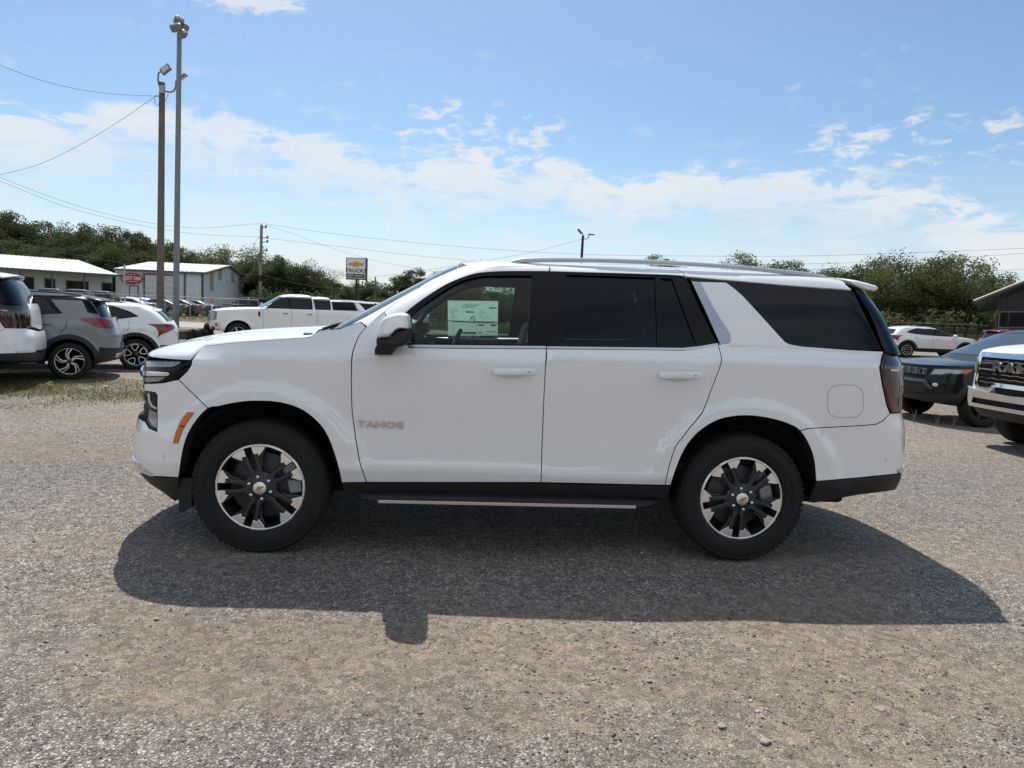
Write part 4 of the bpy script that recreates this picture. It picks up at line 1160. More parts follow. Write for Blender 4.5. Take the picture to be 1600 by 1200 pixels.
    for seam in sp.get('seams', []):
        for sg in (1, -1):
            p = dens(seam, .08, False); uv = B.xz(p); P = B.P(uv[:, 0], uv[:, 1]) + B.N(uv[:, 0], uv[:, 1]) * .0
            P[:, 1] *= sg
            tube(P, .0045, 4, cap=False).build('door_seam', DARK, body)
    for x, z, L in sp.get('handles', []):
        for sg in (1, -1):
            uv = B.xz([(x, z)])[0]; P = B.P(uv[:1], uv[1:])[0]
            box((P[0], (P[1] - .02) * sg, P[2]), (L, .035, .032), .008).build('door_handle', sp.get('handle_mat', paint), root)
    if 'mirror' in sp:
        x, z = sp['mirror']
        for sg in (1, -1):
            g = box((x, -(W + .10) * sg, z), (.12, .22, .15), .04, smooth=True); g.merged(box((x + .02, -(W - .02) * sg, z - .06), (.08, .14, .05), .015))
            g.build('mirror', sp.get('mirror_mat', paint), root)
    # inner shell, wells, underside
    zi = sp['zs'] - .03
    shell = np.vstack([[[uc, zb + .12], [uc + .4, zb + .12]], B.xz(bot) + np.array([0, .0]), [[ur - .4, zb + .12], [ur, zb + .12], [ur, min(zi, tail_z)]], [[uc, min(zi, nose_z)]]])
    for cx, cz, r in arches:
        for sg in (1, -1):
            g = Geo(); lathe([(r - .01, -W + .10), (r - .01, -W + .42), (.02, -W + .42)], 18, g, a0=-.05, a1=math.pi + .05)
            g = g.moved(Matrix.Translation((cx, 0, cz))); (g if sg > 0 else g.mirrored()).build('wheel_liner', DARK, root)
    a, b = arches[0][0], arches[-1][0]
    box(((a + b) / 2, 0, zb + .08), (abs(b - a) - .75, 2 * W - .16, .08)).build('floor_pan', DARK, root)
    box((a - .3, 0, zb + .12), (.7, 2 * W - .6, .06)).build('under_tray', DARK, root); box((b + .3, 0, zb + .14), (.7, 2 * W - .6, .06)).build('under_tray', DARK, root)
    R, rim, wd, style = sp['wheel']
    for cx, cz, r in arches:
        for near in (True, False):
            wheel(root, (cx, -(W - .01 - wd / 2) if near else W - .01 - wd / 2, R), R, rim, wd, style, near=near, spin=.2)
    for pts, r, mat, nm in sp.get('bars', []):
        for sg in (1, -1):
            p = np.array(pts, float); p[:, 1] *= sg; tube(p, r, 6).build(nm, mat, root)
    if 'spoiler' in sp:
        sec = np.array(sp['spoiler'][0]); hw = sp['spoiler'][1]; Sx = []
        for y in (-hw, -hw * .97, -hw * .8, 0, hw * .8, hw * .97, hw):
            a_ = abs(y) / hw; k = .6 if a_ > .99 else 1.; c = sec.mean(0)
            Sx.append([(c[0] + (p[0] - c[0]) * k - .05 * a_ ** 4, y, c[1] + (p[1] - c[1]) * k - .035 * a_ ** 3) for p in sec])
        loft(Sx).build('spoiler', sp.get('spoiler_mat') or roofpaint or paint, root)
    return root, B, G, objs

def place(px, py, lx, ly, rotz):
    """Root position so that the local ground point (lx, ly) lies on the ground seen at (px, py)."""
    q = on_ground(px, py); c, s = math.cos(rotz), math.sin(rotz)
    return (q[0] - c * lx + s * ly, q[1] - s * lx - c * ly, 0.)
LOT = math.radians(25.)          # the rows are parked slantwise

def arch_band(cx, cz, r, w, z0, n=15, a_lo=None):
    a = math.asin(max(-.95, min(.95, (z0 - cz) / r))); a2 = math.asin(max(-.95, min(.95, (z0 - cz) / (r + w))))
    i = [(cx + r * math.cos(t), cz + r * math.sin(t)) for t in np.linspace(math.pi - a, a, n)]
    o = [(cx + (r + w) * math.cos(t), cz + (r + w) * math.sin(t)) for t in np.linspace(a2, math.pi - a2, n)]
    return S_(*(i + o))

SPEC_BOXY = dict(W=.905, zb=.30, zs=1.08, arches=[(-1.32, .36, .41), (1.32, .36, .41)], wheel=(.35, .245, .235, 'swirl'),
    xf=[(.2, -2.10), (.45, -2.20), (.7, -2.22), (.9, -2.17), (1.0, -2.10), (1.1, -2.0)], xr=[(.25, 2.03), (.45, 2.12), (.62, 2.15), (.8, 2.16), (.95, 2.12), (1.05, 2.08), (1.2, 2.03)],
    top=[(-2.0, .98), (-1.2, 1.06), (-.5, 1.10), (.6, 1.15), (1.3, 1.19), (2.1, 1.17)], xnose=-1.75, xtail=1.72, cowl=-.90, hood=[(-2.15, .99), (-1.9, 1.04), (-1.4, 1.10), (-.8, 1.14)],
    gar=.5, G=[(1.04, .872, -1.12, 2.0), (1.14, .845, -.92, 1.98), (1.3, .785, -.60, 1.91), (1.45, .72, -.33, 1.83), (1.54, .655, -.15, 1.76), (1.59, .55, .05, 1.6), (1.615, .32, .3, 1.3), (1.62, 0, .5, 1.1)], roof_z=1.49,
    spoiler=([(1.60, 1.585), (1.80, 1.565), (1.93, 1.53), (1.93, 1.505), (1.80, 1.50), (1.62, 1.53)], .60),
    handles=[(-.02, 1.02, .20), (.95, 1.045, .20)], handle_mat=GREYP, mirror=(-.72, 1.17),
    seams=[[(.20, 1.10), (.21, .7), (.16, .42)], [(1.30, 1.17), (1.28, 1.0), (1.12, .78), (.98, .55), (.86, .42)], [(-.80, 1.08), (-.84, .7), (-.80, .42)]],
    bars=[([(-.05, -.60, 1.585), (.1, -.62, 1.625), (1.2, -.60, 1.62), (1.5, -.57, 1.585)], .016, BLACKPL, 'roof_rail')],
    panels=[('lower_cladding', 'B', S_((-.93, .30), (.93, .30), (.93, .50), (-.93, .50)), BLACKPL, .006, 'both', 'body'),
            ('arch_trim', 'B', arch_band(1.32, .36, .41, .085, .32), BLACKPL, .010, 'both', 'body'), ('arch_trim', 'B', arch_band(-1.32, .36, .41, .085, .32), BLACKPL, .010, 'both', 'body'),
            ('rear_bumper', 'B', S_((1.74, .33), (1.79, .45), (1.80, .62)) + R_((.70, .60), (0, .60), (0, .36), (.70, .36)), BLACKPL, .008, 'join', 'root'),
            ('skid_plate', 'B', R_((.62, .42), (0, .42), (0, .50), (.62, .50)), SATIN, .02, 'join', 'rear_bumper'),
            ('front_bumper', 'B', S_((-1.76, .33), (-1.80, .60)) + F_((.55, .60), (0, .60), (0, .36), (.55, .36)), BLACKPL, .008, 'join', 'root'),
            ('tail_light', 'B', S_((1.50, 1.15), (1.62, 1.08), (1.75, 1.02), (1.90, .985)) + R_((.70, .98), (.60, 1.0), (.60, 1.12), (.70, 1.145)) + S_((1.90, 1.16), (1.68, 1.165)), CHERRY, .014, 'both', 'root'),
            ('fuel_door', 'B', S_((1.46, 1.08), (1.64, 1.085), (1.64, .955), (1.46, .95)), GREYP, .004, 'both', 'body'),
            ('window_trim', 'G', S_((-.76, 1.13), (-.30, 1.47), (.2, 1.545), (1.0, 1.53), (1.22, 1.24), (.7, 1.19), (.0, 1.15)), BLACKGLOSS, .003, 'both', 'cabin'),
            ('door_window', 'G', S_((-.60, 1.16), (-.24, 1.43), (.14, 1.49), (.14, 1.175)), CARGLASS, .006, 'both', 'cabin'),
            ('door_window', 'G', S_((.22, 1.18), (.22, 1.49), (.93, 1.49), (1.13, 1.245), (.7, 1.21)), CARGLASS, .006, 'both', 'cabin'),
            ('windscreen', 'G', F_((0, 1.13), (.66, 1.13), (.56, 1.50), (0, 1.53)), BRIGHTGLASS, .004, 'join', 'cabin'),
            ('rear_window', 'G', R_((0, 1.17), (.70, 1.19), (.60, 1.49), (0, 1.50)), CARGLASS, .004, 'join', 'cabin'),
            ('window_trim', 'G', S_((1.62, 1.27), (1.52, 1.49)) + R_((.62, 1.50), (.70, 1.24)), BLACKGLOSS, .003, 'both', 'cabin')])
SPEC_SPORT = dict(W=.91, zb=.28, zs=1.0, arches=[(-1.35, .35, .405), (1.35, .35, .405)], wheel=(.345, .245, .23, 'petal'),
    xf=[(.2, -2.16), (.45, -2.26), (.65, -2.29), (.82, -2.24), (.92, -2.15), (1.0, -2.05)], xr=[(.25, 2.06), (.45, 2.17), (.62, 2.20), (.8, 2.21), (.95, 2.19), (1.05, 2.14), (1.2, 2.05)],
    top=[(-2.05, .90), (-1.2, 1.00), (-.5, 1.03), (.6, 1.06), (1.3, 1.10), (2.1, 1.08)], xnose=-1.80, xtail=1.78, cowl=-.98, hood=[(-2.2, .92), (-1.95, .97), (-1.4, 1.04), (-.9, 1.07)],
    G=[(.96, .872, -1.20, 2.13), (1.06, .845, -.98, 2.07), (1.2, .79, -.66, 1.95), (1.33, .725, -.36, 1.80), (1.42, .65, -.12, 1.62), (1.47, .53, .1, 1.35), (1.495, .3, .3, 1.1), (1.50, 0, .45, .9)], roof_z=1.38,
    spoiler=([(1.45, 1.44), (1.68, 1.40), (1.86, 1.345), (1.85, 1.315), (1.68, 1.34), (1.48, 1.38)], .60), mirror=(-.78, 1.08),
    handles=[(-.05, .93, .20), (.95, .96, .20)], seams=[[(.17, 1.02), (.19, .7), (.14, .42)], [(1.22, 1.08), (1.22, .92), (1.10, .76), (.96, .55), (.88, .42)], [(-.86, 1.0), (-.90, .7), (-.86, .42)]],
    bars=[([(-.0, -.56, 1.44), (.12, -.57, 1.492), (1.0, -.55, 1.485), (1.3, -.52, 1.435)], .014, BLACKPL, 'roof_rail')],
    panels=[('lower_cladding', 'B', S_((-.95, .28), (.95, .28), (.95, .46), (-.95, .46)), BLACKPL, .006, 'both', 'body'),
            ('arch_trim', 'B', arch_band(1.35, .35, .405, .075, .31), BLACKPL, .010, 'both', 'body'), ('arch_trim', 'B', arch_band(-1.35, .35, .405, .075, .31), BLACKPL, .010, 'both', 'body'),
            ('rear_bumper', 'B', S_((1.76, .31), (1.82, .48), (1.84, .56)) + R_((.70, .56), (0, .56), (0, .34), (.70, .34)), BLACKPL, .008, 'join', 'root'),
            ('front_bumper', 'B', S_((-1.80, .31), (-1.84, .56)) + F_((.55, .56), (0, .56), (0, .34), (.55, .34)), BLACKPL, .008, 'join', 'root'),
            ('headlight', 'B', S_((-1.86, .88), (-1.70, .93)) + F_((.74, .88), (.45, .84), (.45, .80), (.74, .80)), SMOKED, .010, 'both', 'root'),
            ('tail_light', 'B', S_((1.58, 1.015), (1.74, .955), (1.80, .88), (1.79, .73), (1.86, .80)) + R_((.80, .88), (.60, .93), (.60, 1.01), (.78, 1.025)), CHERRY, .014, 'both', 'root'),
            ('fuel_door', 'B', S_((1.40, .985), (1.55, .99), (1.55, .87), (1.40, .865)), WHITE, .004, 'both', 'body'),
            ('window_trim', 'G', S_((-.82, 1.05), (-.34, 1.36), (.15, 1.43), (.9, 1.40), (1.22, 1.29), (1.42, 1.18), (1.0, 1.11), (0, 1.06)), BLACKGLOSS, .003, 'both', 'cabin'),
            ('door_window', 'G', S_((-.66, 1.075), (-.28, 1.33), (.10, 1.39), (.10, 1.085)), CARGLASS, .006, 'both', 'cabin'),
            ('door_window', 'G', S_((.18, 1.09), (.18, 1.39), (.86, 1.365), (1.15, 1.265), (1.30, 1.19), (.98, 1.125)), CARGLASS, .006, 'both', 'cabin'),
            ('windscreen', 'G', F_((0, 1.05), (.66, 1.05), (.54, 1.38), (0, 1.41)), BRIGHTGLASS, .004, 'join', 'cabin'),
            ('rear_window', 'G', R_((0, 1.07), (.68, 1.09), (.58, 1.36), (0, 1.37)), CARGLASS, .004, 'join', 'cabin')])
SPEC_PICKUP = dict(W=1.01, zb=.50, zs=1.34, arches=[(-2.02, .44, .49), (2.02, .44, .49)], wheel=(.415, .255, .28, 'five'), taper=.015,
    xf=[(.4, -2.95), (.6, -3.04), (.8, -3.04), (1.0, -3.01), (1.2, -2.98), (1.3, -2.93), (1.4, -2.85)], xr=[(.4, 3.28), (.6, 3.34), (.9, 3.34), (1.2, 3.34), (1.45, 3.34)], af=.32, ar=.15, nf=3.0, nr=4.,
    top=[(-2.9, 1.22), (-2.6, 1.29), (-1.9, 1.35), (-1.2, 1.40), (.6, 1.40), (.95, 1.43), (3.3, 1.43)], xnose=-2.70, xtail=3.15, cowl=-1.25, hood=[(-2.95, 1.24), (-2.8, 1.31), (-2.2, 1.41), (-1.2, 1.46)],
    deck=[(.8, 1.36), (3.36, 1.36)], deck_x=.9, deck_mat=DARK,
    G=[(1.36, .955, -1.42, .92), (1.46, .925, -1.22, .90), (1.65, .855, -.88, .87), (1.82, .79, -.60, .83), (1.93, .73, -.42, .78), (1.985, .60, -.25, .70), (2.01, .3, 0, .55), (2.015, 0, .1, .4)], roof_z=1.87, gar=.12,
    handles=[(-.30, 1.24, .20), (.62, 1.24, .20)], handle_mat=CHROME, mirror=(-.98, 1.55), mirror_mat=CHROME,
    seams=[[(-1.12, 1.38), (-1.14, .9), (-1.10, .58)], [(-.07, 1.39), (-.07, .58)], [(.90, 1.40), (.90, .58)], [(.95, 1.40), (.95, .58)]],
    panels=[('bumper', 'B', S_((-2.66, .55), (-2.70, .80)) + F_((.80, .80), (0, .80), (0, .55), (.80, .55)), CHROME, .05, 'join', 'root'),
            ('grille', 'B', F_((0, .86), (.60, .86), (.66, 1.25), (0, 1.25)), SMOKED, .012, 'join', 'root'),
            ('grille_bar', 'B', F_((0, 1.02), (.62, 1.02), (.62, 1.10), (0, 1.10)), CHROME, .04, 'join', 'grille'), ('grille_bar', 'B', F_((0, 1.18), (.62, 1.18), (.62, 1.24), (0, 1.24)), CHROME, .03, 'join', 'grille'),
            ('headlight', 'B', S_((-2.80, .92), (-2.76, 1.22)) + F_((.88, 1.25), (.68, 1.24), (.68, .88), (.88, .88)), CLEARLENS, .014, 'both', 'root'),
            ('fender_vent', 'B', S_((-1.30, 1.28), (-1.22, 1.28), (-1.22, 1.06), (-1.30, 1.12)), BLACKPL, .012, 'both', 'body'),
            ('tail_light', 'B', S_((3.18, 1.40), (3.18, 1.02)) + R_((.97, 1.02), (.97, 1.40)), CHERRY, .010, 'both', 'root'),
            ('rear_bumper', 'B', S_((2.86, .52), (2.86, .72)) + R_((.9, .72), (0, .72), (0, .52), (.9, .52)), CHROME, .05, 'join', 'root'),
            ('window_trim', 'G', S_((-1.02, 1.42), (-.52, 1.83), (-.1, 1.90), (.70, 1.90), (.74, 1.43)), BLACKGLOSS, .003, 'both', 'cabin'),
            ('door_window', 'G', S_((-.90, 1.45), (-.46, 1.81), (-.12, 1.87), (-.12, 1.45)), CARGLASS, .006, 'both', 'cabin'),
            ('door_window', 'G', S_((-.05, 1.45), (-.05, 1.87), (.64, 1.87), (.68, 1.46)), CARGLASS, .006, 'both', 'cabin'),
            ('windscreen', 'G', F_((0, 1.44), (.78, 1.44), (.66, 1.88), (0, 1.91)), BRIGHTGLASS, .004, 'join', 'cabin'),
            ('rear_window', 'G', R_((0, 1.48), (.70, 1.48), (.62, 1.84), (0, 1.84)), CARGLASS, .004, 'join', 'cabin')])
SPEC_SEDAN = dict(W=.92, zb=.24, zs=.95, arches=[(-1.42, .33, .375), (1.42, .33, .375)], wheel=(.33, .235, .22, 'silver'),
    xf=[(.2, -2.30), (.4, -2.40), (.6, -2.42), (.75, -2.36), (.9, -2.22)], xr=[(.2, 2.34), (.4, 2.43), (.6, 2.45), (.8, 2.44), (1.0, 2.38)],
    top=[(-2.2, .74), (-1.2, .90), (-.5, .94), (.8, .97), (2.3, 1.02)], xnose=-1.9, xtail=1.98, cowl=-1.0, hood=[(-2.3, .77), (-2.0, .84), (-1.4, .93), (-.9, .97)], deck=[(1.2, 1.02), (2.0, 1.06), (2.4, 1.04)], deck_x=1.3,
    G=[(.90, .875, -1.25, 2.02), (1.0, .84, -1.02, 1.80), (1.15, .77, -.70, 1.48), (1.28, .69, -.42, 1.18), (1.36, .61, -.20, .95), (1.41, .48, .0, .7), (1.435, .25, .15, .5), (1.44, 0, .2, .4)], roof_z=1.31,
    mirror=(-.82, 1.0), handles=[(-.05, .84, .2), (.95, .87, .2)],
    panels=[('lower_cladding', 'B', S_((-1.0, .24), (1.0, .24), (1.0, .32), (-1.0, .32)), BLACKPL, .006, 'both', 'body'),
            ('tail_light', 'B', S_((1.96, .96), (1.98, .80)) + R_((.80, .78), (.50, .80), (.50, .95), (.80, .97)), CHERRY, .012, 'both', 'root'),
            ('headlight', 'B', S_((-1.85, .74), (-1.85, .62)) + F_((.72, .60), (.45, .58), (.45, .68), (.72, .72)), CLEARLENS, .012, 'both', 'root'),
            ('door_window', 'G', S_((-.80, .98), (-.34, 1.27), (.05, 1.34), (.05, .99)), CARGLASS, .006, 'both', 'cabin'),
            ('door_window', 'G', S_((.12, .99), (.12, 1.34), (.70, 1.30), (1.22, 1.05), (1.1, 1.0)), CARGLASS, .006, 'both', 'cabin'),
            ('windscreen', 'G', F_((0, .99), (.66, .99), (.50, 1.31), (0, 1.34)), BRIGHTGLASS, .004, 'join', 'cabin'),
            ('rear_window', 'G', R_((0, 1.02), (.66, 1.02), (.52, 1.30), (0, 1.32)), BRIGHTGLASS, .004, 'join', 'cabin')])
SPEC_JEEP = dict(W=.88, zb=.46, zs=1.15, arches=[(-1.40, .40, .47), (1.40, .40, .47)], wheel=(.40, .23, .25, 'black'), taper=.0,
    xf=[(.3, -2.05), (.6, -2.10), (.9, -2.08), (1.15, -2.05)], xr=[(.3, 2.05), (.6, 2.10), (1.2, 2.10)], af=.15, ar=.12, nf=4., nr=4.,
    top=[(-2.05, 1.13), (-1.2, 1.16), (-.5, 1.18), (2.1, 1.18)], xnose=-1.9, xtail=1.95, cowl=-.72, hood=[(-2.1, 1.16), (-1.6, 1.22), (-.7, 1.24)],
    G=[(1.12, .84, -.85, 2.06), (1.3, .82, -.72, 2.05), (1.5, .79, -.58, 2.02), (1.7, .74, -.45, 1.97), (1.80, .68, -.35, 1.92), (1.84, .5, -.2, 1.8), (1.855, .25, 0, 1.6), (1.86, 0, .2, 1.4)], roof_z=1.73, gaf=.14, gar=.14,
    mirror=(-.62, 1.32), mirror_mat=BLACKPL,
    panels=[('arch_trim', 'B', arch_band(-1.40, .40, .47, .09, .44), BLACKPL, .10, 'both', 'body'), ('arch_trim', 'B', arch_band(1.40, .40, .47, .09, .44), BLACKPL, .10, 'both', 'body'),
            ('grille', 'B', F_((0, .82), (.45, .82), (.45, 1.10), (0, 1.10)), SMOKED, .01, 'join', 'root'), ('headlight', 'B', F_((.50, .90), (.68, .90), (.68, 1.06), (.50, 1.06)), CLEARLENS, .02, 'both', 'root'),
            ('door_window', 'G', S_((-.56, 1.22), (-.44, 1.68), (.2, 1.70), (.2, 1.22)), CARGLASS, .006, 'both', 'cabin'), ('door_window', 'G', S_((.28, 1.22), (.28, 1.70), (1.0, 1.70), (1.0, 1.22)), CARGLASS, .006, 'both', 'cabin'),
            ('door_window', 'G', S_((1.08, 1.22), (1.08, 1.70), (1.82, 1.68), (1.88, 1.22)), CARGLASS, .006, 'both', 'cabin'),
            ('windscreen', 'G', F_((0, 1.25), (.72, 1.25), (.66, 1.70), (0, 1.70)), CARGLASS, .004, 'join', 'cabin'), ('rear_window', 'G', R_((0, 1.25), (.7, 1.25), (.64, 1.68), (0, 1.68)), CARGLASS, .004, 'join', 'cabin')])
SPEC_COMPASS = dict(W=.935, zb=.34, zs=1.10, arches=[(-1.32, .37, .425), (1.32, .37, .425)], wheel=(.36, .245, .235, 'black'),
    xf=[(.2, -2.05), (.34, -2.12), (.48, -2.20), (.66, -2.215), (.82, -2.20), (.95, -2.18), (1.05, -2.13), (1.12, -2.05)], xr=[(.25, 2.03), (.45, 2.12), (.8, 2.16), (1.05, 2.08), (1.2, 2.03)], af=.58, nf=2.4, pres=.045,
    top=[(-2.0, .985), (-1.6, 1.02), (-1.2, 1.06), (-.5, 1.12), (.6, 1.16), (2.1, 1.18)], xnose=-1.72, xtail=1.72, cowl=-.88, hood=[(-2.13, .985), (-2.0, 1.0), (-1.5, 1.06), (-.8, 1.12)],
    G=[(1.06, .90, -1.12, 2.06), (1.16, .87, -.93, 2.02), (1.32, .81, -.58, 1.93), (1.48, .74, -.25, 1.83), (1.57, .67, -.05, 1.76), (1.62, .55, .1, 1.6), (1.645, .32, .3, 1.3), (1.65, 0, .5, 1.1)], roof_z=1.52,
    handles=[(-.02, 1.04, .20), (.95, 1.06, .20)],
    seams=[[(-.86, 1.10), (-.90, .7), (-.86, .45)]],
    panels=[('arch_trim', 'B', arch_band(-1.32, .37, .425, .095, .36), BLACKPL, .012, 'both', 'body'), ('arch_trim', 'B', arch_band(1.32, .37, .425, .095, .36), BLACKPL, .012, 'both', 'body'),
            ('lower_cladding', 'B', S_((-.92, .34), (.92, .34), (.92, .50), (-.92, .50)), BLACKPL, .006, 'both', 'body'),
            ('bumper_lower', 'B', S_((-1.78, .37), (-1.82, .55)) + F_((.66, .50), (0, .50), (0, .40), (.66, .39)), BLACKPL, .012, 'join', 'root'),
            ('bumper_intake', 'B', F_((0, .53), (.50, .53), (.56, .60), (.50, .68), (0, .68)), BLACKPL, .008, 'join', 'root'),
            ('bumper_trim', 'B', F_((0, .70), (.48, .70), (.60, .60), (.66, .60), (.54, .745), (0, .745)), SATIN if False else DARKGREY, .022, 'join', 'root'),
            ('bumper_intake', 'B', F_((0, .77), (.50, .77), (.52, .83), (0, .83)), DARK, .004, 'join', 'root'),
            ('grille', 'B', F_((0, .825), (.56, .825), (.60, .935), (0, .94)), DARK, .006, 'join', 'root'),
            ('headlight', 'B', F_((.575, .825), (.74, .835), (.80, .86)) + S_((-1.72, .87), (-1.60, .955), (-1.66, .965)) + F_((.78, .955), (.62, .94)), SMOKED, .010, 'both', 'root'),
            ('headlight_lens', 'B', F_((.60, .845), (.74, .855), (.79, .875)) + S_((-1.80, .885), (-1.80, .94)) + F_((.76, .938), (.64, .925)), M('bright_lamp', (.42, .43, .45), .15, coat=1., var=(40., .35)), .016, 'both', 'root'),
            ('indicator_lens', 'B', S_((-1.80, .885), (-1.73, .89), (-1.63, .948), (-1.68, .956), (-1.80, .94)), M('dim_amber_lens', (.42, .14, .02), .2, coat=.6), .016, 'both', 'root'),
            ('fog_lamp', 'B', F_((.66, .645), (.70, .645), (.72, .67), (.70, .70), (.66, .70), (.64, .67)), CHROME, .012, 'both', 'root'),
            ('window_trim', 'G', S_((-.76, 1.16), (-.22, 1.50), (.2, 1.575), (1.0, 1.56), (1.35, 1.30), (.7, 1.21), (0, 1.17)), BLACKGLOSS, .003, 'both', 'cabin'),
            ('door_window', 'G', S_((-.60, 1.19), (-.16, 1.46), (.14, 1.52), (.14, 1.20)), CARGLASS, .006, 'both', 'cabin'),
            ('door_window', 'G', S_((.22, 1.20), (.22, 1.52), (.93, 1.52), (1.24, 1.30), (.7, 1.23)), CARGLASS, .006, 'both', 'cabin'),
            ('windscreen', 'G', F_((0, 1.17), (.72, 1.17), (.58, 1.535), (0, 1.565)), BRIGHTGLASS, .004, 'join', 'cabin'),
            ('rear_window', 'G', R_((0, 1.2), (.70, 1.2), (.60, 1.50), (0, 1.52)), CARGLASS, .004, 'join', 'cabin')])
SPEC_BIGTRUCK = dict(W=1.03, zb=.52, zs=1.36, arches=[(-1.95, .42, .49), (2.0, .42, .49)], wheel=(.415, .265, .28, 'silver'), taper=.015,
    xf=[(.4, -2.86), (.55, -2.96), (.8, -2.97), (1.0, -2.95), (1.2, -2.93), (1.3, -2.89), (1.4, -2.80)], xr=[(.4, 3.2), (.6, 3.26), (1.45, 3.26)], af=.42, ar=.15, nf=2.8, nr=4., pres=.05,
    top=[(-2.9, 1.30), (-1.9, 1.38), (-1.2, 1.42), (.6, 1.42), (.95, 1.45), (3.3, 1.45)], xnose=-2.50, xtail=3.05, cowl=-1.25, hood=[(-2.9, 1.31), (-2.7, 1.38), (-2.2, 1.45), (-1.2, 1.49)],
    deck=[(.8, 1.38), (3.3, 1.38)], deck_x=.9, deck_mat=DARK,
    G=[(1.38, .965, -1.42, .92), (1.48, .935, -1.22, .90), (1.65, .865, -.88, .87), (1.80, .80, -.60, .83), (1.90, .74, -.42, .78), (1.955, .60, -.25, .70), (1.98, .3, 0, .55), (1.985, 0, .1, .4)], roof_z=1.85, gar=.12,
    handles=[(-.30, 1.26, .20), (.62, 1.26, .20)], mirror=(-.98, 1.55),
    panels=[('window_trim', 'G', S_((-1.02, 1.44), (-.52, 1.82), (-.1, 1.88), (.70, 1.88), (.74, 1.45)), BLACKGLOSS, .003, 'both', 'cabin'),
            ('door_window', 'G', S_((-.90, 1.47), (-.46, 1.79), (-.12, 1.85), (-.12, 1.47)), CARGLASS, .006, 'both', 'cabin'),
            ('door_window', 'G', S_((-.05, 1.47), (-.05, 1.85), (.64, 1.85), (.68, 1.48)), CARGLASS, .006, 'both', 'cabin'),
            ('windscreen', 'G', F_((0, 1.46), (.78, 1.46), (.66, 1.86), (0, 1.89)), BRIGHTGLASS, .004, 'join', 'cabin'),
            ('rear_window', 'G', R_((0, 1.5), (.70, 1.5), (.62, 1.82), (0, 1.82)), CARGLASS, .004, 'join', 'cabin'),
            ('headlight', 'B', F_((.70, 1.02), (.90, 1.02), (.95, 1.10), (.92, 1.22), (.70, 1.22)), CLEARLENS, .012, 'both', 'root'),
            ('grille', 'B', F_((0, .80), (.60, .80), (.68, .88), (.68, 1.24), (0, 1.24)), DARK, .006, 'join', 'root'),
            ('grille_frame', 'B', F_((0, 1.225), (.655, 1.225), (.655, .90), (.60, .83), (.38, .83), (.30, .90), (0, .90), (0, .845), (.26, .845), (.36, .775), (.62, .775), (.72, .86), (.72, 1.285), (0, 1.285)), CHROME, .035, 'join', 'root'),
            ('lower_intake', 'B', F_((0, .74), (.34, .74), (.28, .83), (0, .83)), DARK, .006, 'join', 'root'),
            ('bumper', 'B', S_((-2.56, .57), (-2.60, .80)) + F_((.92, .80), (.70, .785), (0, .76), (0, .675), (.66, .675), (.70, .60), (0, .60), (0, .55), (.80, .55)), CHROME, .06, 'join', 'root'),
            ('bumper_intake', 'B', F_((0, .585), (.72, .585), (.70, .69), (0, .69)), DARK, .012, 'join', 'root'),
            ('bumper_lower', 'B', F_((0, .42), (.74, .42), (.84, .56), (0, .56)), BLACKPL, .012, 'join', 'root')])
def ground_z(x, y):
    return .30 * sst(34, 52, y) * sst(-3., -11., x) + .95 * sst(18, 60, y) * sst(11., 20., x)
# ---------------------------------------------------------------- parked vehicles
def heading(deg): return math.radians(deg)
a = LOT
LAWN_Z = .30
def place_d(px, d, lx, ly, rotz):
    q = at_depth(px, 480, d); c, s = math.cos(rotz), math.sin(rotz)
    return (q[0] - c * lx + s * ly, q[1] - s * lx - c * ly, float(ground_z(q[0], q[1])))
grey_suv = vehicle('compact_suv', 'grey-blue compact SUV with black roof, parked slantwise between two white SUVs', 'suv', 'cars parked in the left row', place(110, 593, 1.32, -.80, a), a, SPEC_BOXY, GREYP, BLACKP)[0]
trax = vehicle('sport_suv', 'small white SUV with sloping roof, beside the grey SUV and the steel lamp post', 'suv', 'cars parked in the left row', place(213, 577.5, 1.35, -.80, a), a, SPEC_SPORT, WHITE)[0]
# second large SUV: a copy of the one in the middle
big2 = copy_tree(hero)
big2['label'] = 'white large SUV cut off by the left edge, only its tail in view'
big2['group'] = 'cars parked in the left row'
big2.rotation_euler = (0, 0, a)
big2.location = place(-104, 611, 1.53, -.98, a)
t2 = vehicle('sport_suv', 'small white SUV facing right in front of the black mesh trailer', 'suv', None, place_d(1422, 34., 1.35, .80, math.pi - .03), math.pi - .03, SPEC_SPORT, WHITE)[0]
_r = vehicle('sport_suv', 'red SUV behind the black SUV, only roof and tail showing', 'suv', None, place_d(1592, 29.5, 1.35, .80, math.pi - .03), math.pi - .03, dict(SPEC_BOXY, handle_mat=REDP), REDP)[0]
ford, fB, fG, fo = vehicle('pickup_truck', 'white crew cab pickup with chrome bumper behind the hood of the large SUV', 'pickup', 'white pickups', place(372, 538, -2.02, -.9, a), a, SPEC_PICKUP, WHITE)
text('side_badge', 'FX4', .16, CHERRY, ford, (2.75, -1.015, 1.27), (math.pi / 2, 0, 0), .004, 1.2, 1., bold=.004)
text('door_badge', 'XLT', .07, SATIN, ford, (-.95, -1.015, .92), (math.pi / 2, 0, 0), .003, 1.4, 1.) if False else None
ford2 = copy_tree(ford); ford2['label'] = 'second white pickup, only its cab roof showing behind the chrome bumpered one'
ford2.rotation_euler = (0, 0, a); q = at_depth(486, 480, 33.5); ford2.location = (q[0], q[1], 0)
for ch in list(ford2.children):
    if ch.name.startswith('side_badge'): bpy.data.objects.remove(ch)
s1 = copy_tree(hero); s1['label'] = 'white large SUV with dark windows behind the pickup bed'; s1['group'] = 'white SUVs of the same make'
s1.rotation_euler = (0, 0, a); q = at_depth(512, 480, 36.5); s1.location = (q[0], q[1], 0)
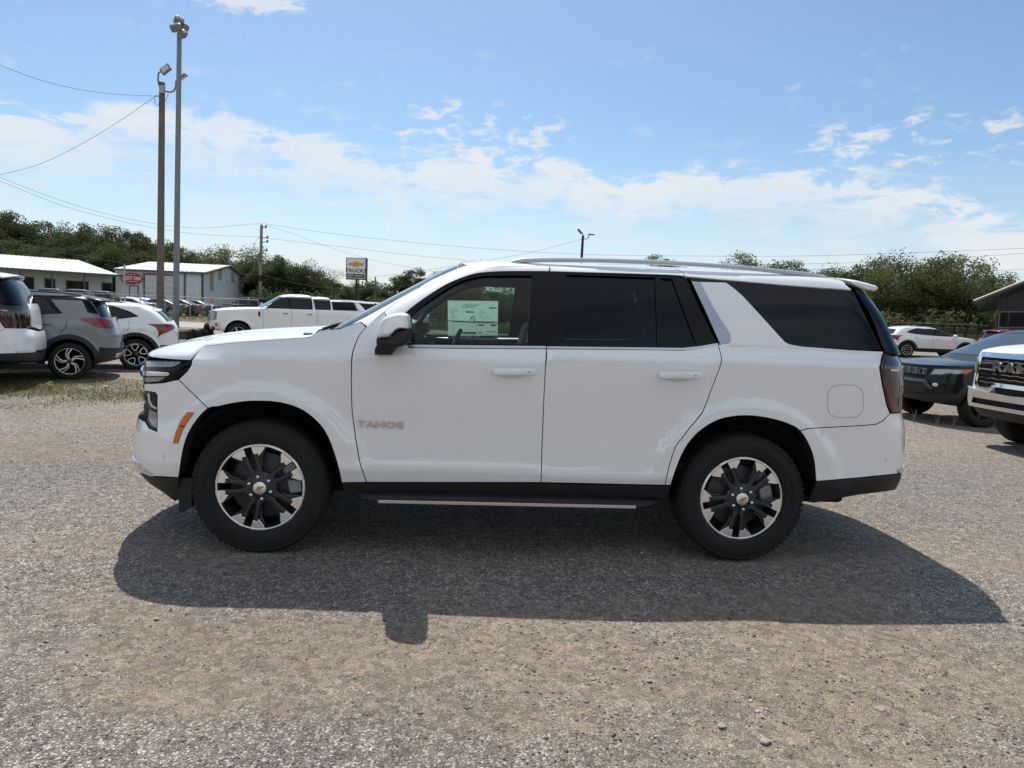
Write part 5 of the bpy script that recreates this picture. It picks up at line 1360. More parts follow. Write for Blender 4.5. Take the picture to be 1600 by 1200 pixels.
s2 = copy_tree(hero); s2['label'] = 'white large SUV under the sign, roof rail ends beside the windscreen edge'; s2['group'] = 'white SUVs of the same make'
s2.rotation_euler = (0, 0, a); q = at_depth(566, 480, 41.); s2.location = (q[0], q[1], 0)
# far lot by the metal building
def far(px, d): p = at_depth(px, 480, d); return (p[0], p[1], LAWN_Z)
sd = heading(200) + math.pi
wh = vehicle('sedan', 'white sedan beyond the fence, nearest the tall fence post', 'car', 'cars at the metal building', far(196, 55.), heading(8), SPEC_SEDAN, WHITE, res=.14)[0]
c = copy_tree(wh); c['label'] = 'white sedan tucked behind another white one beyond the fence'; c.location = far(216, 58.)
dk = vehicle('sedan', 'dark sedan beyond the fence, behind the wooden pole', 'car', 'cars at the metal building', far(243, 57.), heading(8), SPEC_SEDAN, DARKGREY, res=.14)[0]
c = copy_tree(dk); c['label'] = 'dark sedan beyond the fence, right behind the steel lamp post'; c.location = far(272, 59.)
dk2 = vehicle('sedan', 'dark blue sedan by the garage door, last of the row beyond the fence', 'car', 'cars at the metal building', far(297, 62.), heading(8), SPEC_SEDAN, NAVY, res=.14)[0]
jp = vehicle('off_roader', 'boxy dark off-roader with spare wheel cover parked by the office windows', 'car', 'cars at the metal building', far(84, 58.), heading(-66), SPEC_JEEP, DARKGREY, res=.14)[0]
g = Geo(); lathe([(.36, -.10), (.35, .06), (.30, .10), (.001, .11)], 20, g)
g.moved(Matrix.Translation((2.2, .1, 1.05)) @ Matrix.Rotation(-math.pi / 2, 4, 'Z')).build('spare_wheel_cover', M('pale_cover', (.55, .55, .54), .6), jp)
jp2 = vehicle('off_roader', 'boxy dark green off-roader at the white building, second from the office window', 'car', 'cars at the metal building', far(126, 56.), heading(-68), SPEC_JEEP, M('olive_paint', (.03, .036, .028), .4, coat=.5), res=.14)[0]
c = copy_tree(jp2); c['label'] = 'boxy dark off-roader by the office door, half behind the white sedan roofs'; c.location = far(163, 62.)
van = vehicle('off_roader', 'black van beside the gable wall, behind the pickup windscreen', 'van', None, far(384, 66.), heading(62), SPEC_JEEP, BLACKP, res=.14)[0]
# black SUV and chrome nosed truck on the right
cp_, cB, cG, co = vehicle('crossover_suv', 'black SUV with slotted grille, nose towards the large SUV tail light', 'suv', None, place(1528, 667, -1.32, -.80, heading(6)), heading(6), SPEC_COMPASS, BLACKP)
for k in range(7):                                          # seven slots with bright rims
    y = -.465 + .155 * k
    for (dy0, dz0, dy1, dz1) in ((-.064, .832, -.054, .932), (.054, .832, .064, .932), (-.064, .923, .064, .932), (-.064, .832, .064, .841)):
        ys = sorted((y + dy0, y + dy1))
        pts = [(ys[0], dz0), (ys[1], dz0), (ys[1], dz1), (ys[0], dz1)]
        P = []
        for yy, zz in pts:
            uv = cB.yz([(abs(yy), zz)])[0]; p = cB.P(uv[:1], uv[1:])[0]; n = cB.N(uv[:1] + .001, uv[1:])[0]
            if yy > 0: p = p * np.array([1, -1, 1.])
            P.append(p + np.array([-.014, 0, 0]))
        P = np.array(P); Q = P + np.array([.02, 0, 0])
        g = Geo(); g.add(np.vstack([P, Q]), [(0, 1, 2, 3), (0, 4, 5, 1), (1, 5, 6, 2), (2, 6, 7, 3), (3, 7, 4, 0)])
        g.build('grille_slot', M('slot_rim', (.20, .205, .21), .25, metal=1.), co['grille'])
    for kk in range(5):
        uv = cB.yz([(abs(y), .852 + kk * .017)])[0]; p = cB.P(uv[:1], uv[1:])[0]
        if y > 0: p = p * np.array([1, -1, 1.])
        box(tuple(p + np.array([-.006, 0, 0])), (.01, .085, .005)).build('grille_mesh_bar', SATIN, co['grille'])
rm, rB, rG, ro = vehicle('pickup_truck', 'white pickup with big chrome grille and bumper at the right edge', 'pickup', None, place(1600, 693, -1.95, .85, heading(7)), heading(7), SPEC_BIGTRUCK, WHITE)
for k in range(6):                                          # stepped bars of the grille
    z = .885 + .058 * k
    n = 14; sec = []
    for i in range(n + 1):
        y = -.66 + 1.32 * i / n
        uv = rB.yz([(abs(y), z)])[0]; p = rB.P(uv[:1], uv[1:])[0]
        sec.append((p[0] - .012 - .006 * (i % 2), y, z + .010 * (i % 2)))
    tube(sec, .015, 6).build('grille_slat', M('grille_black', (.006, .006, .006), .55, spec=.3), ro['grille'])
uv = rB.yz([(.0, 1.12)])[0]; p = rB.P(uv[:1], uv[1:])[0]
text('grille_lettering', 'RAM', .165, CHROME, ro['grille'], (float(p[0]) - .10, 0, 1.115), (math.pi / 2, 0, -math.pi / 2), .014, 1.75, 1.06, bold=.006)
for sg in (1, -1):
    for z0 in (1.155, 1.072):
        box((float(p[0]) + .0, sg * .49, z0), (.06, .30, .016), .003).build('grille_trim', CHROME, ro['grille'])
    box((float(p[0]) - .02, sg * .345, 1.113), (.06, .016, .10), .003).build('grille_trim', CHROME, ro['grille'])

# a pickup standing behind the camera, met only as a reflection in doors and glass
pk = copy_tree(ford); pk['label'] = 'white pickup across the lot behind the camera, mirrored in the door sides'
for ch in list(pk.children):
    if ch.name.startswith('side_badge'): bpy.data.objects.remove(ch)
pk.rotation_euler = (0, 0, math.radians(188)); pk.location = (.6, -6.4, 0)
# ---------------------------------------------------------------- ground
def gravel_material():
    m = bpy.data.materials.new('gravel'); m.use_nodes = True
    nt = m.node_tree; N = nt.nodes; L = nt.links; b = N['Principled BSDF']
    geo = N.new('ShaderNodeNewGeometry'); pos = geo.outputs['Position']
    def noise(scale, detail=4., rough=.55, vec=pos, dist=0.):
        n = N.new('ShaderNodeTexNoise'); n.inputs['Scale'].default_value = scale; n.inputs['Detail'].default_value = detail
        n.inputs['Roughness'].default_value = rough; n.inputs['Distortion'].default_value = dist; L.new(vec, n.inputs['Vector']); return n.outputs['Fac']
    def vor(scale, out='Color'):
        n = N.new('ShaderNodeTexVoronoi'); n.inputs['Scale'].default_value = scale; L.new(pos, n.inputs['Vector']); return n
    def mr(x, a, b_, c, d):
        n = N.new('ShaderNodeMapRange'); n.interpolation_type = 'SMOOTHSTEP'
        for i, v in enumerate((a, b_, c, d)): n.inputs[i + 1].default_value = v
        L.new(x, n.inputs[0]); return n.outputs[0]
    def mth(op, a, b_):
        n = N.new('ShaderNodeMath'); n.operation = op
        for i, v in enumerate((a, b_)):
            if isinstance(v, (int, float)): n.inputs[i].default_value = v
            else: L.new(v, n.inputs[i])
        return n.outputs[0]
    def mix(f, a, b_, mode='MIX'):
        n = N.new('ShaderNodeMix'); n.data_type = 'RGBA'; n.blend_type = mode
        for i, v in ((0, f), (6, a), (7, b_)):
            if isinstance(v, (int, float)): n.inputs[i].default_value = v
            elif isinstance(v, tuple): n.inputs[i].default_value = (*v, 1)
            else: L.new(v, n.inputs[i])
        return n.outputs[2]
    mp = N.new('ShaderNodeMapping'); mp.inputs['Rotation'].default_value = (0, 0, -.75); mp.inputs['Scale'].default_value = (.30, 1.9, 1)
    L.new(pos, mp.inputs['Vector'])
    tracks = noise(.42, 5., .6, mp.outputs[0], .4)                     # wheel tracks packed into the lot
    patch = noise(.9, 6., .62)
    dirt = mr(mth('ADD', mth('MULTIPLY', tracks, .6), mth('MULTIPLY', patch, .4)), .41, .56, 0., 1.)
    cen = N.new('ShaderNodeVectorMath'); cen.operation = 'SUBTRACT'; L.new(pos, cen.inputs[0]); cen.inputs[1].default_value = (.25, 2.75, 0)
    scl = N.new('ShaderNodeVectorMath'); scl.operation = 'MULTIPLY'; L.new(cen.outputs[0], scl.inputs[0]); scl.inputs[1].default_value = (.42, .85, 0)
    ln = N.new('ShaderNodeVectorMath'); ln.operation = 'LENGTH'; L.new(scl.outputs[0], ln.inputs[0])
    worn = mr(ln.outputs['Value'], .3, 1.6, .07, -.035)               # the bare, worn place in front
    dirt = mr(mth('ADD', mth('ADD', mth('MULTIPLY', tracks, .6), mth('MULTIPLY', patch, .4)), worn), .44, .59, 0., 1.)
    speck = noise(9., 6., .7)
    dirt = mth('MULTIPLY', dirt, mr(speck, .30, .62, .45, 1.))
    v1 = vor(118.); v2 = vor(280.); v3 = vor(28.)
    def val(v):
        s = N.new('ShaderNodeSeparateColor'); L.new(v.outputs['Color'], s.inputs[0]); return s.outputs
    a1, a2 = val(v1), val(v2)
    stone = mix(mr(a1[0], 0., 1., 0., 1.), GRAVEL[0], GRAVEL[1])
    stone = mix(mr(a1[1], .78, .87, 0., .9), stone, GRAVEL[2])
    stone = mix(mr(a1[2], .0, .30, .9, 0.), stone, GRAVEL[3])
    fines = mix(mr(a2[0], 0., 1., 0., 1.), GRAVEL[4], GRAVEL[5])
    fines = mix(mr(a2[1], .86, .93, 0., .8), fines, GRAVEL[2])
    fines = mix(mr(a2[2], .0, .16, .75, 0.), fines, GRAVEL[3])
    soil = mix(mr(noise(3.2, 6., .65), .3, .7, 0., 1.), GRAVEL[6], GRAVEL[7])
    cover = mr(a1[1], .30, .42, 0., 1.)                               # share of cells that hold a stone
    base = mix(mth('MULTIPLY', cover, .8), fines, stone)
    dirty = mix(mr(a2[2], .45, .62, .15, .75), soil, fines)
    col = mix(dirt, base, dirty)
    a3 = val(v3)
    col = mix(1.0, col, mix(a3[0], (.74, .74, .75), (1.26, 1.25, 1.23)), 'MULTIPLY')
    col = mix(1.0, col, mix(mr(noise(.23, 3.), .35, .65, 0., 1.), (.92, .92, .93), (1.14, 1.13, 1.11)), 'MULTIPLY')
    L.new(col, b.inputs['Base Color'])
    b.inputs['Roughness'].default_value = .92; b.inputs['Specular IOR Level'].default_value = .25
    h = mth('ADD', mth('MULTIPLY', mth('SUBTRACT', 1., v1.outputs['Distance']), mth('SUBTRACT', 1., mth('MULTIPLY', dirt, .75))), mth('MULTIPLY', mth('SUBTRACT', 1., v2.outputs['Distance']), .5))
    h = mth('ADD', h, mth('MULTIPLY', noise(22., 5., .6), 1.2))
    bp = N.new('ShaderNodeBump'); bp.inputs['Strength'].default_value = 1.; bp.inputs['Distance'].default_value = .010
    L.new(h, bp.inputs['Height']); L.new(bp.outputs[0], b.inputs['Normal'])
    return m
GRAVEL = [(.115, .105, .097), (.31, .285, .258), (.70, .66, .61), (.028, .026, .024), (.155, .132, .112), (.285, .248, .208), (.225, .170, .120), (.325, .255, .182)]
def micro(x, y):
    """Shallow ruts and hollows of the packed lot."""
    k = sst(14., 9., y) * sst(-1., 1., y) * sst(9., 7., np.abs(x))
    t = x * .73 - y * .68
    rut = -.012 * (np.exp(-((t - .4) / .16) ** 2) + np.exp(-((t + 1.25) / .17) ** 2) + .8 * np.exp(-((t + 3.1) / .2) ** 2)) * (.6 + .4 * np.sin(x * .9 + y * 1.3))
    und = .005 * np.sin(2.1 * x + .6 * np.sin(1.4 * y)) * np.sin(1.6 * y + .8 * np.sin(.9 * x)) + .003 * np.sin(5.3 * x + 2.2 * y + np.sin(3 * y)) + .002 * np.sin(9.1 * y - 4.3 * x)
    return k * (rut + und)
xs = np.concatenate([[-400, -200, -120, -80], np.arange(-60, -9, 3.), np.arange(-9, 9.01, .11), np.arange(12, 61, 3.), [80, 120, 200, 400]]); ys = np.concatenate([[-300, -100, -40, -10, -1], np.arange(0, 10, .11), [12, 14, 16, 19], np.arange(22, 66, 2.), [75, 100, 150, 250, 500]])
X, Y = np.meshgrid(xs, ys, indexing='ij')
g = Geo(); n1 = len(ys)
g.add(np.stack([X.ravel(), Y.ravel(), (ground_z(X, Y) + micro(X, Y)).ravel()], 1), [(i * n1 + j, (i + 1) * n1 + j, (i + 1) * n1 + j + 1, i * n1 + j + 1) for i in range(len(xs) - 1) for j in range(n1 - 1)], smooth=True)
tag(g.build('gravel_lot', gravel_material()), kind='structure')
def sheet(name, poly, mat, dz=.006, n=10):
    V, T = fill2d(np.array(poly, float), 2.5, bres=2.)
    g = Geo(); g.add(np.column_stack([V, ground_z(V[:, 0], V[:, 1]) + dz]), T, smooth=True)
    return tag(g.build(name, mat), kind='structure')
sheet('road', [(-60, 38.5), (-9, 40.5), (-4, 42), (-4, 47), (-10, 46), (-60, 44)], M('pale_road', (.34, .31, .275), .95, var=(1.2, .10)), .02)
sheet('dry_verge', [(-60, 46.2), (-10, 48), (-3, 49), (-3, 66), (-60, 66)], M('dry_grass_soil', (.17, .135, .075), .95, var=(.6, .3)), .02)
sheet('meadow', [(10, 40), (60, 34), (120, 60), (120, 130), (-60, 130), (-60, 68), (0, 66)], M('meadow_soil', (.11, .105, .05), .95, var=(.4, .3)), .03)

# loose stones: too many to count
def pebbles(name, n, xr, yr, smin, smax, mat, power=1.6):
    oc = np.array([(1, 0, 0), (-1, 0, 0), (0, 1, 0), (0, -1, 0), (0, 0, 1), (0, 0, -1)], float)
    fc = np.array([(0, 2, 4), (2, 1, 4), (1, 3, 4), (3, 0, 4), (2, 0, 5), (1, 2, 5), (3, 1, 5), (0, 3, 5)])
    y = yr[0] + (yr[1] - yr[0]) * rng.random(n) ** power
    x = (rng.random(n) - .5) * 2 * (y * .78 + .4)
    f = np.sin(x * 1.3 + .7 * np.sin(y * 1.9)) + np.sin(y * 2.3 + 1.1 * np.sin(x * .8)) + .8 * np.sin(3.1 * x - 2.2 * y)
    k = rng.random(n) < np.clip(.55 + .28 * f, .12, 1); x, y = x[k], y[k]; n = len(x)
    s = smin * (smax / smin) ** (rng.random(n) ** 2.6)
    V = oc[None] * (s[:, None] * (.6 + .55 * rng.random((n, 3))))[:, None, :]
    V = V * (1 + .35 * (rng.random((n, 6, 3)) - .5))
    V[:, :, 2] *= .7
    th = rng.random(n) * 6.283; c, s_ = np.cos(th)[:, None], np.sin(th)[:, None]
    Xr = V[:, :, 0] * c - V[:, :, 1] * s_; Yr = V[:, :, 0] * s_ + V[:, :, 1] * c
    V = np.stack([Xr + x[:, None], Yr + y[:, None], V[:, :, 2] + (s * .12 + micro(x, y))[:, None]], -1).reshape(-1, 3)
    F = (fc[None] + 6 * np.arange(n)[:, None, None]).reshape(-1, 3)
    me = bpy.data.meshes.new(name); me.vertices.add(len(V)); me.vertices.foreach_set('co', V.ravel())
    me.loops.add(F.size); me.loops.foreach_set('vertex_index', F.ravel().astype(np.int32))
    me.polygons.add(len(F)); me.polygons.foreach_set('loop_start', np.arange(0, F.size, 3, dtype=np.int32)); me.update(calc_edges=True)
    me.materials.append(mat); me.validate()
    o = bpy.data.objects.new(name, me); COL.objects.link(o)
    return tag(o, kind='stuff')
def island_mat(name, stops, rough=.9, transl=0., var=None):
    m = bpy.data.materials.new(name); m.use_nodes = True
    nt = m.node_tree; N = nt.nodes; L = nt.links; b = N['Principled BSDF']; b.inputs['Roughness'].default_value = rough
    b.inputs['Specular IOR Level'].default_value = .2
    gm = N.new('ShaderNodeNewGeometry'); cr_ = N.new('ShaderNodeValToRGB')
    while len(cr_.color_ramp.elements) < len(stops): cr_.color_ramp.elements.new(.5)
    for e, (p, c) in zip(cr_.color_ramp.elements, stops): e.position = p; e.color = (*c, 1)
    L.new(gm.outputs['Random Per Island'], cr_.inputs[0]); col = cr_.outputs[0]
    if var:
        oi = N.new('ShaderNodeObjectInfo'); tc = N.new('ShaderNodeTexCoord')
        n = N.new('ShaderNodeTexNoise'); n.inputs['Scale'].default_value = var[0]; n.inputs['Detail'].default_value = 3.; L.new(tc.outputs['Object'], n.inputs['Vector'])
        mx = N.new('ShaderNodeMix'); mx.data_type = 'RGBA'; mx.blend_type = 'MULTIPLY'; mx.inputs[0].default_value = 1.
        mr = N.new('ShaderNodeMapRange'); mr.inputs[1].default_value = .3; mr.inputs[2].default_value = .7; mr.inputs[3].default_value = 1 - var[1]; mr.inputs[4].default_value = 1 + var[1]
        L.new(n.outputs['Fac'], mr.inputs[0]); L.new(col, mx.inputs[6]); L.new(mr.outputs[0], mx.inputs[7])
        h = N.new('ShaderNodeHueSaturation'); L.new(mx.outputs[2], h.inputs['Color'])
        m2 = N.new('ShaderNodeMapRange'); m2.inputs[3].default_value = .475; m2.inputs[4].default_value = .515; L.new(oi.outputs['Random'], m2.inputs[0]); L.new(m2.outputs[0], h.inputs['Hue'])
        m3 = N.new('ShaderNodeMapRange'); m3.inputs[3].default_value = .8; m3.inputs[4].default_value = 1.2; L.new(oi.outputs['Random'], m3.inputs[0]); L.new(m3.outputs[0], h.inputs['Value'])
        col = h.outputs[0]
    L.new(col, b.inputs['Base Color'])
    if transl:
        t = N.new('ShaderNodeBsdfTranslucent'); L.new(col, t.inputs[0]); mx = N.new('ShaderNodeMixShader'); mx.inputs[0].default_value = transl
        L.new(b.outputs[0], mx.inputs[1]); L.new(t.outputs[0], mx.inputs[2]); L.new(mx.outputs[0], N['Material Output'].inputs[0])
    return m
PEBBLE = island_mat('loose_stone', [(0., (.055, .052, .05)), (.3, (.15, .14, .132)), (.62, (.26, .238, .212)), (.85, (.38, .345, .30)), (1., (.66, .62, .57))])
pebbles('loose_gravel', 60000, None, (1.35, 7.5), .0028, .0095, PEBBLE, 1.7)
pebbles('coarse_gravel', 2200, None, (1.5, 13.), .007, .015, PEBBLE, 1.4)
SLAB = M('pale_stone', (.29, .26, .222), .9, var=(30., .2), bump=(60., .003))
for i, (px, py, s) in enumerate(((1015, 1063, .018), (1128, 1134, .026), (927, 1061, .020), (1196, 1158, .030), (1375, 1108, .034), (1455, 1060, .026), (245, 966, .022), (1585, 980, .024))):
    q = on_ground(px, py); rr = np.random.default_rng(i)
    bm = bmesh.new(); bmesh.ops.create_icosphere(bm, subdivisions=2, radius=1.)
    v = np.array([tuple(x.co) for x in bm.verts]); f = [[w.index for w in p.verts] for p in bm.faces]; bm.free()
    d = np.ones(len(v))
    for _ in range(5):
        n = rr.normal(size=3); n /= np.linalg.norm(n); d = np.minimum(d, .75 / np.maximum(np.abs(v @ n), .3) if rr.random() < .7 else d)
    v = v * d[:, None] * np.array([1., .8, .32]) * s * .8 * (1 + .08 * rr.normal(size=(len(v), 1)))
    g = Geo(); g.add(v, f); o = g.build('stone', SLAB, None, (q[0], q[1], s * .02), rr.random() * 6)
    tag(o, ['pale stone below the middle of the long shadow, right of a smaller one', 'pale stone near the bottom edge, leftmost of three in a row', 'small pale stone below the middle of the long shadow, left of a larger one', 'pale stone lowest in the frame, between two others', 'largest pale stone, flat, near the bottom right', 'pale stone up and right of the largest flat one', 'lone pale stone just below the shadow of the front bumper', 'pale stone at the right edge beside the tip of the long shadow'][i], 'stone', 'loose stones in the foreground')

# ---------------------------------------------------------------- grass and weeds
def blades(name, pts, h, w, mat, lean=.5, seg=2):
    n = len(pts); th = rng.random(n) * 6.283; hh = h * (.45 + .9 * rng.random(n)); ww = w * (.6 + .8 * rng.random(n))
    dx, dy = np.cos(th), np.sin(th); lx = lean * hh * (rng.random(n) - .5) * 2; ly = lean * hh * (rng.random(n) - .5) * 2
    P = np.array(pts, float)
    A = P + np.stack([dx * ww, dy * ww, 0 * ww], 1); B = P - np.stack([dx * ww, dy * ww, 0 * ww], 1)
    C_ = P + np.stack([lx * .4 - dx * ww * .6, ly * .4 - dy * ww * .6, hh * .6], 1); D = P + np.stack([lx * .4 + dx * ww * .6, ly * .4 + dy * ww * .6, hh * .6], 1)
    E = P + np.stack([lx, ly, hh], 1)
    V = np.stack([A, B, C_, D, E], 1).reshape(-1, 3); k = 5 * np.arange(n)[:, None]
    F = [tuple(q) for q in (k + np.array([[0, 1, 2, 3]]))] + [tuple(q) for q in (k + np.array([[3, 2, 4]]))]
    me = bpy.data.meshes.new(name); me.from_pydata(V.tolist(), [], [tuple(map(int, f)) for f in F]); me.materials.append(mat)
    o = bpy.data.objects.new(name, me); COL.objects.link(o)
    return o
GRASS = island_mat('lot_grass', [(0., (.07, .095, .026)), (.4, (.13, .155, .045)), (.72, (.20, .20, .075)), (1., (.32, .27, .14))], .8, .3)
DRYG = island_mat('dry_grass', [(0., (.12, .105, .045)), (.5, (.22, .18, .085)), (1., (.33, .27, .14))], .85, .3)
MEAD = island_mat('meadow_grass', [(0., (.06, .075, .022)), (.4, (.115, .12, .04)), (.7, (.19, .165, .065)), (1., (.28, .235, .11))], .85, .3)
def patch(n, cx, cy, rx, ry, thin=1.4):
    out = []
    while len(out) < n:
        a, r = random.random() * 6.283, random.random() ** (1 / thin)
        x, y = cx + rx * r * math.cos(a), cy + ry * r * math.sin(a)
        if math.sin(x * 2.1 + 1.7 * math.sin(y * 1.3)) + math.sin(y * 2.9) + .9 * math.sin(x * 5.3 - y * 3.1) > random.random() * 4.5 - 3.2: out.append((x, y, 0.))
    return out
p = [on_ground(q, 612) for q in (60, 60)][0]
pts = patch(16000, p[0] - .4, p[1] + .1, 2.6, 2.3) + patch(5000, p[0] + 1.6, p[1] + .5, 2.3, 1.3) + patch(2500, p[0] - 1.9, p[1] - 1.0, 1.6, 1.3)
tag(blades('lot_grass', pts, .026, .0042, GRASS, 1.6), kind='stuff')
pts = patch(700, p[0] - .6, p[1] + .2, 2.2, 1.4); tag(blades('lot_weeds', pts, .065, .009, GRASS, 1.2), kind='stuff')
pts = [(-rng.random() * 42 - 6, 47 + 14 * rng.random(), 0) for _ in range(9000)]
pts = [(x, y, float(ground_z(x, y))) for x, y, z in pts]
tag(blades('verge_grass', pts, .16, .02, DRYG, .8), kind='stuff')
YEL = M('yellow_petal', (.62, .52, .05), .7); LEAFM = M('weed_leaf', (.10, .14, .03), .7, var=(30., .3)); DRYW = M('dry_stalk', (.20, .165, .10), .9)
def weed(px, py, h, flower, label, cat, group, leafy=True, seed=0):
    rr = random.Random(seed); q = on_ground(px, py)
    o = empty('weed', (q[0], q[1], 0), rr.random() * 6, label, cat, group)
    g = Geo(); tips = []
    for k in range(4 if leafy else 3):
        a = rr.random() * 6.28; L = h * (.6 + .4 * rr.random()); b = L * .35 * rr.random()
        pts = [(0, 0, 0), (b * .3 * math.cos(a), b * .3 * math.sin(a), L * .5), (b * math.cos(a), b * math.sin(a), L)]; tube(pts, [.004, .003, .002], 4, g, cap=False); tips.append(pts)
    g.build('stem', LEAFM if leafy else DRYW, o)
    if leafy:
        l = Geo()
        for pts in tips:
            for k in range(7):
                t = .25 + .7 * k / 7; i = 0 if t < .5 else 1; u = t * 2 - i
                c = np.array(pts[i]) * (1 - u) + np.array(pts[i + 1]) * u; a = rr.random() * 6.28; s = h * .16
                d = np.array([math.cos(a), math.sin(a), .3]) * s; e = np.array([-math.sin(a), math.cos(a), 0]) * s * .3
                l.add([c, c + d * .5 + e, c + d, c + d * .5 - e], [(0, 1, 2, 3)])
        tag(l.build('leaves', LEAFM, o), kind='stuff')
    if flower:
        for pts in tips[:3]:
            f = Geo(); c = np.array(pts[-1]); s = .022
            for k in range(6):
                a = k * math.pi / 3; f.add([c, c + s * np.array([math.cos(a - .4), math.sin(a - .4), .3]), c + s * 1.5 * np.array([math.cos(a), math.sin(a), .25]), c + s * np.array([math.cos(a + .4), math.sin(a + .4), .3])], [(0, 1, 2, 3)])
            f.build('flower', YEL, o)
weed(78, 611, .16, True, 'leafy weed with yellow flowers in the grass before the grey SUV wheel', 'weed', 'weeds in the lot', True, 1)
weed(98, 592, .13, False, 'brown weed standing against the grey SUV rear tyre', 'weed', 'weeds in the lot', True, 2)
weed(165, 612, .13, True, 'leafy weed right of the yellow flowers, on the thin end of the grass', 'weed', 'weeds in the lot', True, 3)
weed(18, 618, .14, False, 'dark leafy weed in the shade of the left white SUV', 'weed', 'weeds in the lot', True, 4)
weed(70, 638, .10, False, 'single small weed on bare gravel below the yellow flowers', 'weed', 'weeds in the lot', True, 8)
for i, (x, y, lab) in enumerate(((1428, 664, 'dry bent stalk below the black SUV bumper, nearest the large SUV'), (1464, 668, 'upright dry stalk under the middle of the black SUV bumper'), (1489, 670, 'dry stalk in front of the black SUV tyre'), (1527, 668, 'dry weed clump beside the black SUV tyre and chrome bumper'))):
    weed(x, y, .30, False, lab, 'weed', 'dry stalks before the black SUV', False, 20 + i)

# ---------------------------------------------------------------- trees
BARK = M('bark', (.075, .06, .048), .95, bump=(30., .02), var=(12., .3))
LEAF_DARK = island_mat('leaf_dark', [(0., (.036, .05, .022)), (.45, (.058, .077, .031)), (.8, (.076, .094, .038)), (1., (.10, .11, .045))], .7, .45, (.35, .25))
LEAF_OLIVE = island_mat('leaf_olive', [(0., (.06, .078, .032)), (.4, (.10, .12, .05)), (.75, (.12, .136, .056)), (1., (.17, .16, .068))], .7, .45, (.5, .28))
def crown_mesh(name, seed, clumps, per, rx, rz, leaf, mat, low=.15, droop=0.):
    r = np.random.default_rng(seed); V = []
    u = r.normal(size=(clumps, 3)); u /= np.linalg.norm(u, axis=1, keepdims=True); rad = r.random(clumps) ** .45
    lump = 1 + .22 * np.sin(u[:, 0] * 3.1 + seed) + .2 * np.sin(u[:, 1] * 4.3 + 2 * seed) + .15 * np.sin(u[:, 2] * 5 + seed * 3)
    c = u * (rad * lump)[:, None] * np.array([rx, rx, rz]); c = c[(c[:, 2] > -rz * (1 - low)) & (np.hypot(c[:, 0], c[:, 1]) < rx * 1.25)]
    cs = (.16 + .16 * r.random(len(c))) * rx
    for k, (p, s) in enumerate(zip(c, cs)):
        n = per; d = r.normal(size=(n, 3)); d /= np.linalg.norm(d, axis=1, keepdims=True); q = p + d * (s * r.random(n) ** .4)[:, None] * np.array([1.15, 1.15, .75])
        a = r.normal(size=(n, 3)); a /= np.linalg.norm(a, axis=1, keepdims=True); b = np.cross(a, r.normal(size=(n, 3))); b /= np.linalg.norm(b, axis=1, keepdims=True)
        sz = leaf * (.55 + .9 * r.random(n))[:, None]
        V.append(np.stack([q - a * sz * .6, q + b * sz * .38, q + a * sz * .6, q - b * sz * .38], 1))
    V = np.concatenate(V).reshape(-1, 3); n = len(V) // 4; F = (np.arange(n)[:, None] * 4 + np.arange(4)).astype(np.int32)
    me = bpy.data.meshes.new(name); me.vertices.add(len(V)); me.vertices.foreach_set('co', V.ravel()); me.loops.add(F.size); me.loops.foreach_set('vertex_index', F.ravel())
    me.polygons.add(n); me.polygons.foreach_set('loop_start', np.arange(0, n * 4, 4, dtype=np.int32)); me.update(calc_edges=True); me.materials.append(mat)
    return me, c
def trunk_mesh(seed, c, rx, rz, H0):
    r = np.random.default_rng(seed); g = Geo()
    tube([(0, 0, -.3), (.04 * rx, 0, H0 * .5), (.0, .03 * rx, H0), (.06 * rx, 0, H0 + rz * .6)], [.055 * rx + .10, .045 * rx + .07, .035 * rx + .05, .02], 7, g, cap=False)
    for k in r.choice(len(c), min(16, len(c)), replace=False):
        e = c[k] + np.array([0, 0, H0 + rz]); s = np.array([0, 0, H0 * (.55 + .5 * r.random())]); m = (s + e) / 2 + np.array([0, 0, .10 * rz])
        tube([s, m, e], [.03 * rx + .03, .018 * rx + .02, .012], 5, g, cap=False)
    return g.mesh('trunk', BARK)
TREES = {}
def tree_kind(key, seed, clumps, per, rx, rz, leaf, mat, H0, low=.15):
    me, c = crown_mesh('crown', seed, clumps, per, rx, rz, leaf, mat, low)
    co = np.empty(len(me.vertices) * 3); me.vertices.foreach_get('co', co)
    TREES[key] = (me, trunk_mesh(seed, c, rx, rz, H0), H0, rz, H0 + rz + float(np.percentile(co[2::3], 99.6)))
for i in range(4):
    tree_kind(('dark', i), 10 + i, 130, 230, 3.6 + .3 * i, 3.6 + .4 * (i % 2), .155, LEAF_DARK, 2.2)
    tree_kind(('olive', i), 30 + i, 120, 200, 3.3 + .3 * i, 2.8 + .4 * (i % 2), .14, LEAF_OLIVE, 1.2, .05)
def tree(px, top, Y, kind, i, label, group, zb=None, wide=1.):
    me, tr, H0, rz, Ht = TREES[(kind, i % 4)]
    p = at_depth(px, top, Y); z0 = float(ground_z(p[0], p[1])) if zb is None else zb
    s = (p[2] - z0) / Ht
    o = empty('tree', (p[0], p[1], z0), (i * 2.4) % 6.28, label, 'tree', group); o.scale = (s * wide, s * wide, s)
    a = bpy.data.objects.new('trunk', tr); COL.objects.link(a); a.parent = o
    b = bpy.data.objects.new('crown', me); COL.objects.link(b); b.parent = o; b.location = (0, 0, H0 + rz)
    return o
left = [(-25, 338, 100), (12, 333, 104), (45, 343, 108), (78, 349, 110), (104, 366, 104), (128, 356, 112), (152, 361, 106), (176, 359, 114), (202, 361, 108), (226, 366, 112), (250, 377, 110), (278, 392, 118)]
LD = 'dark tree behind the white metal building, '
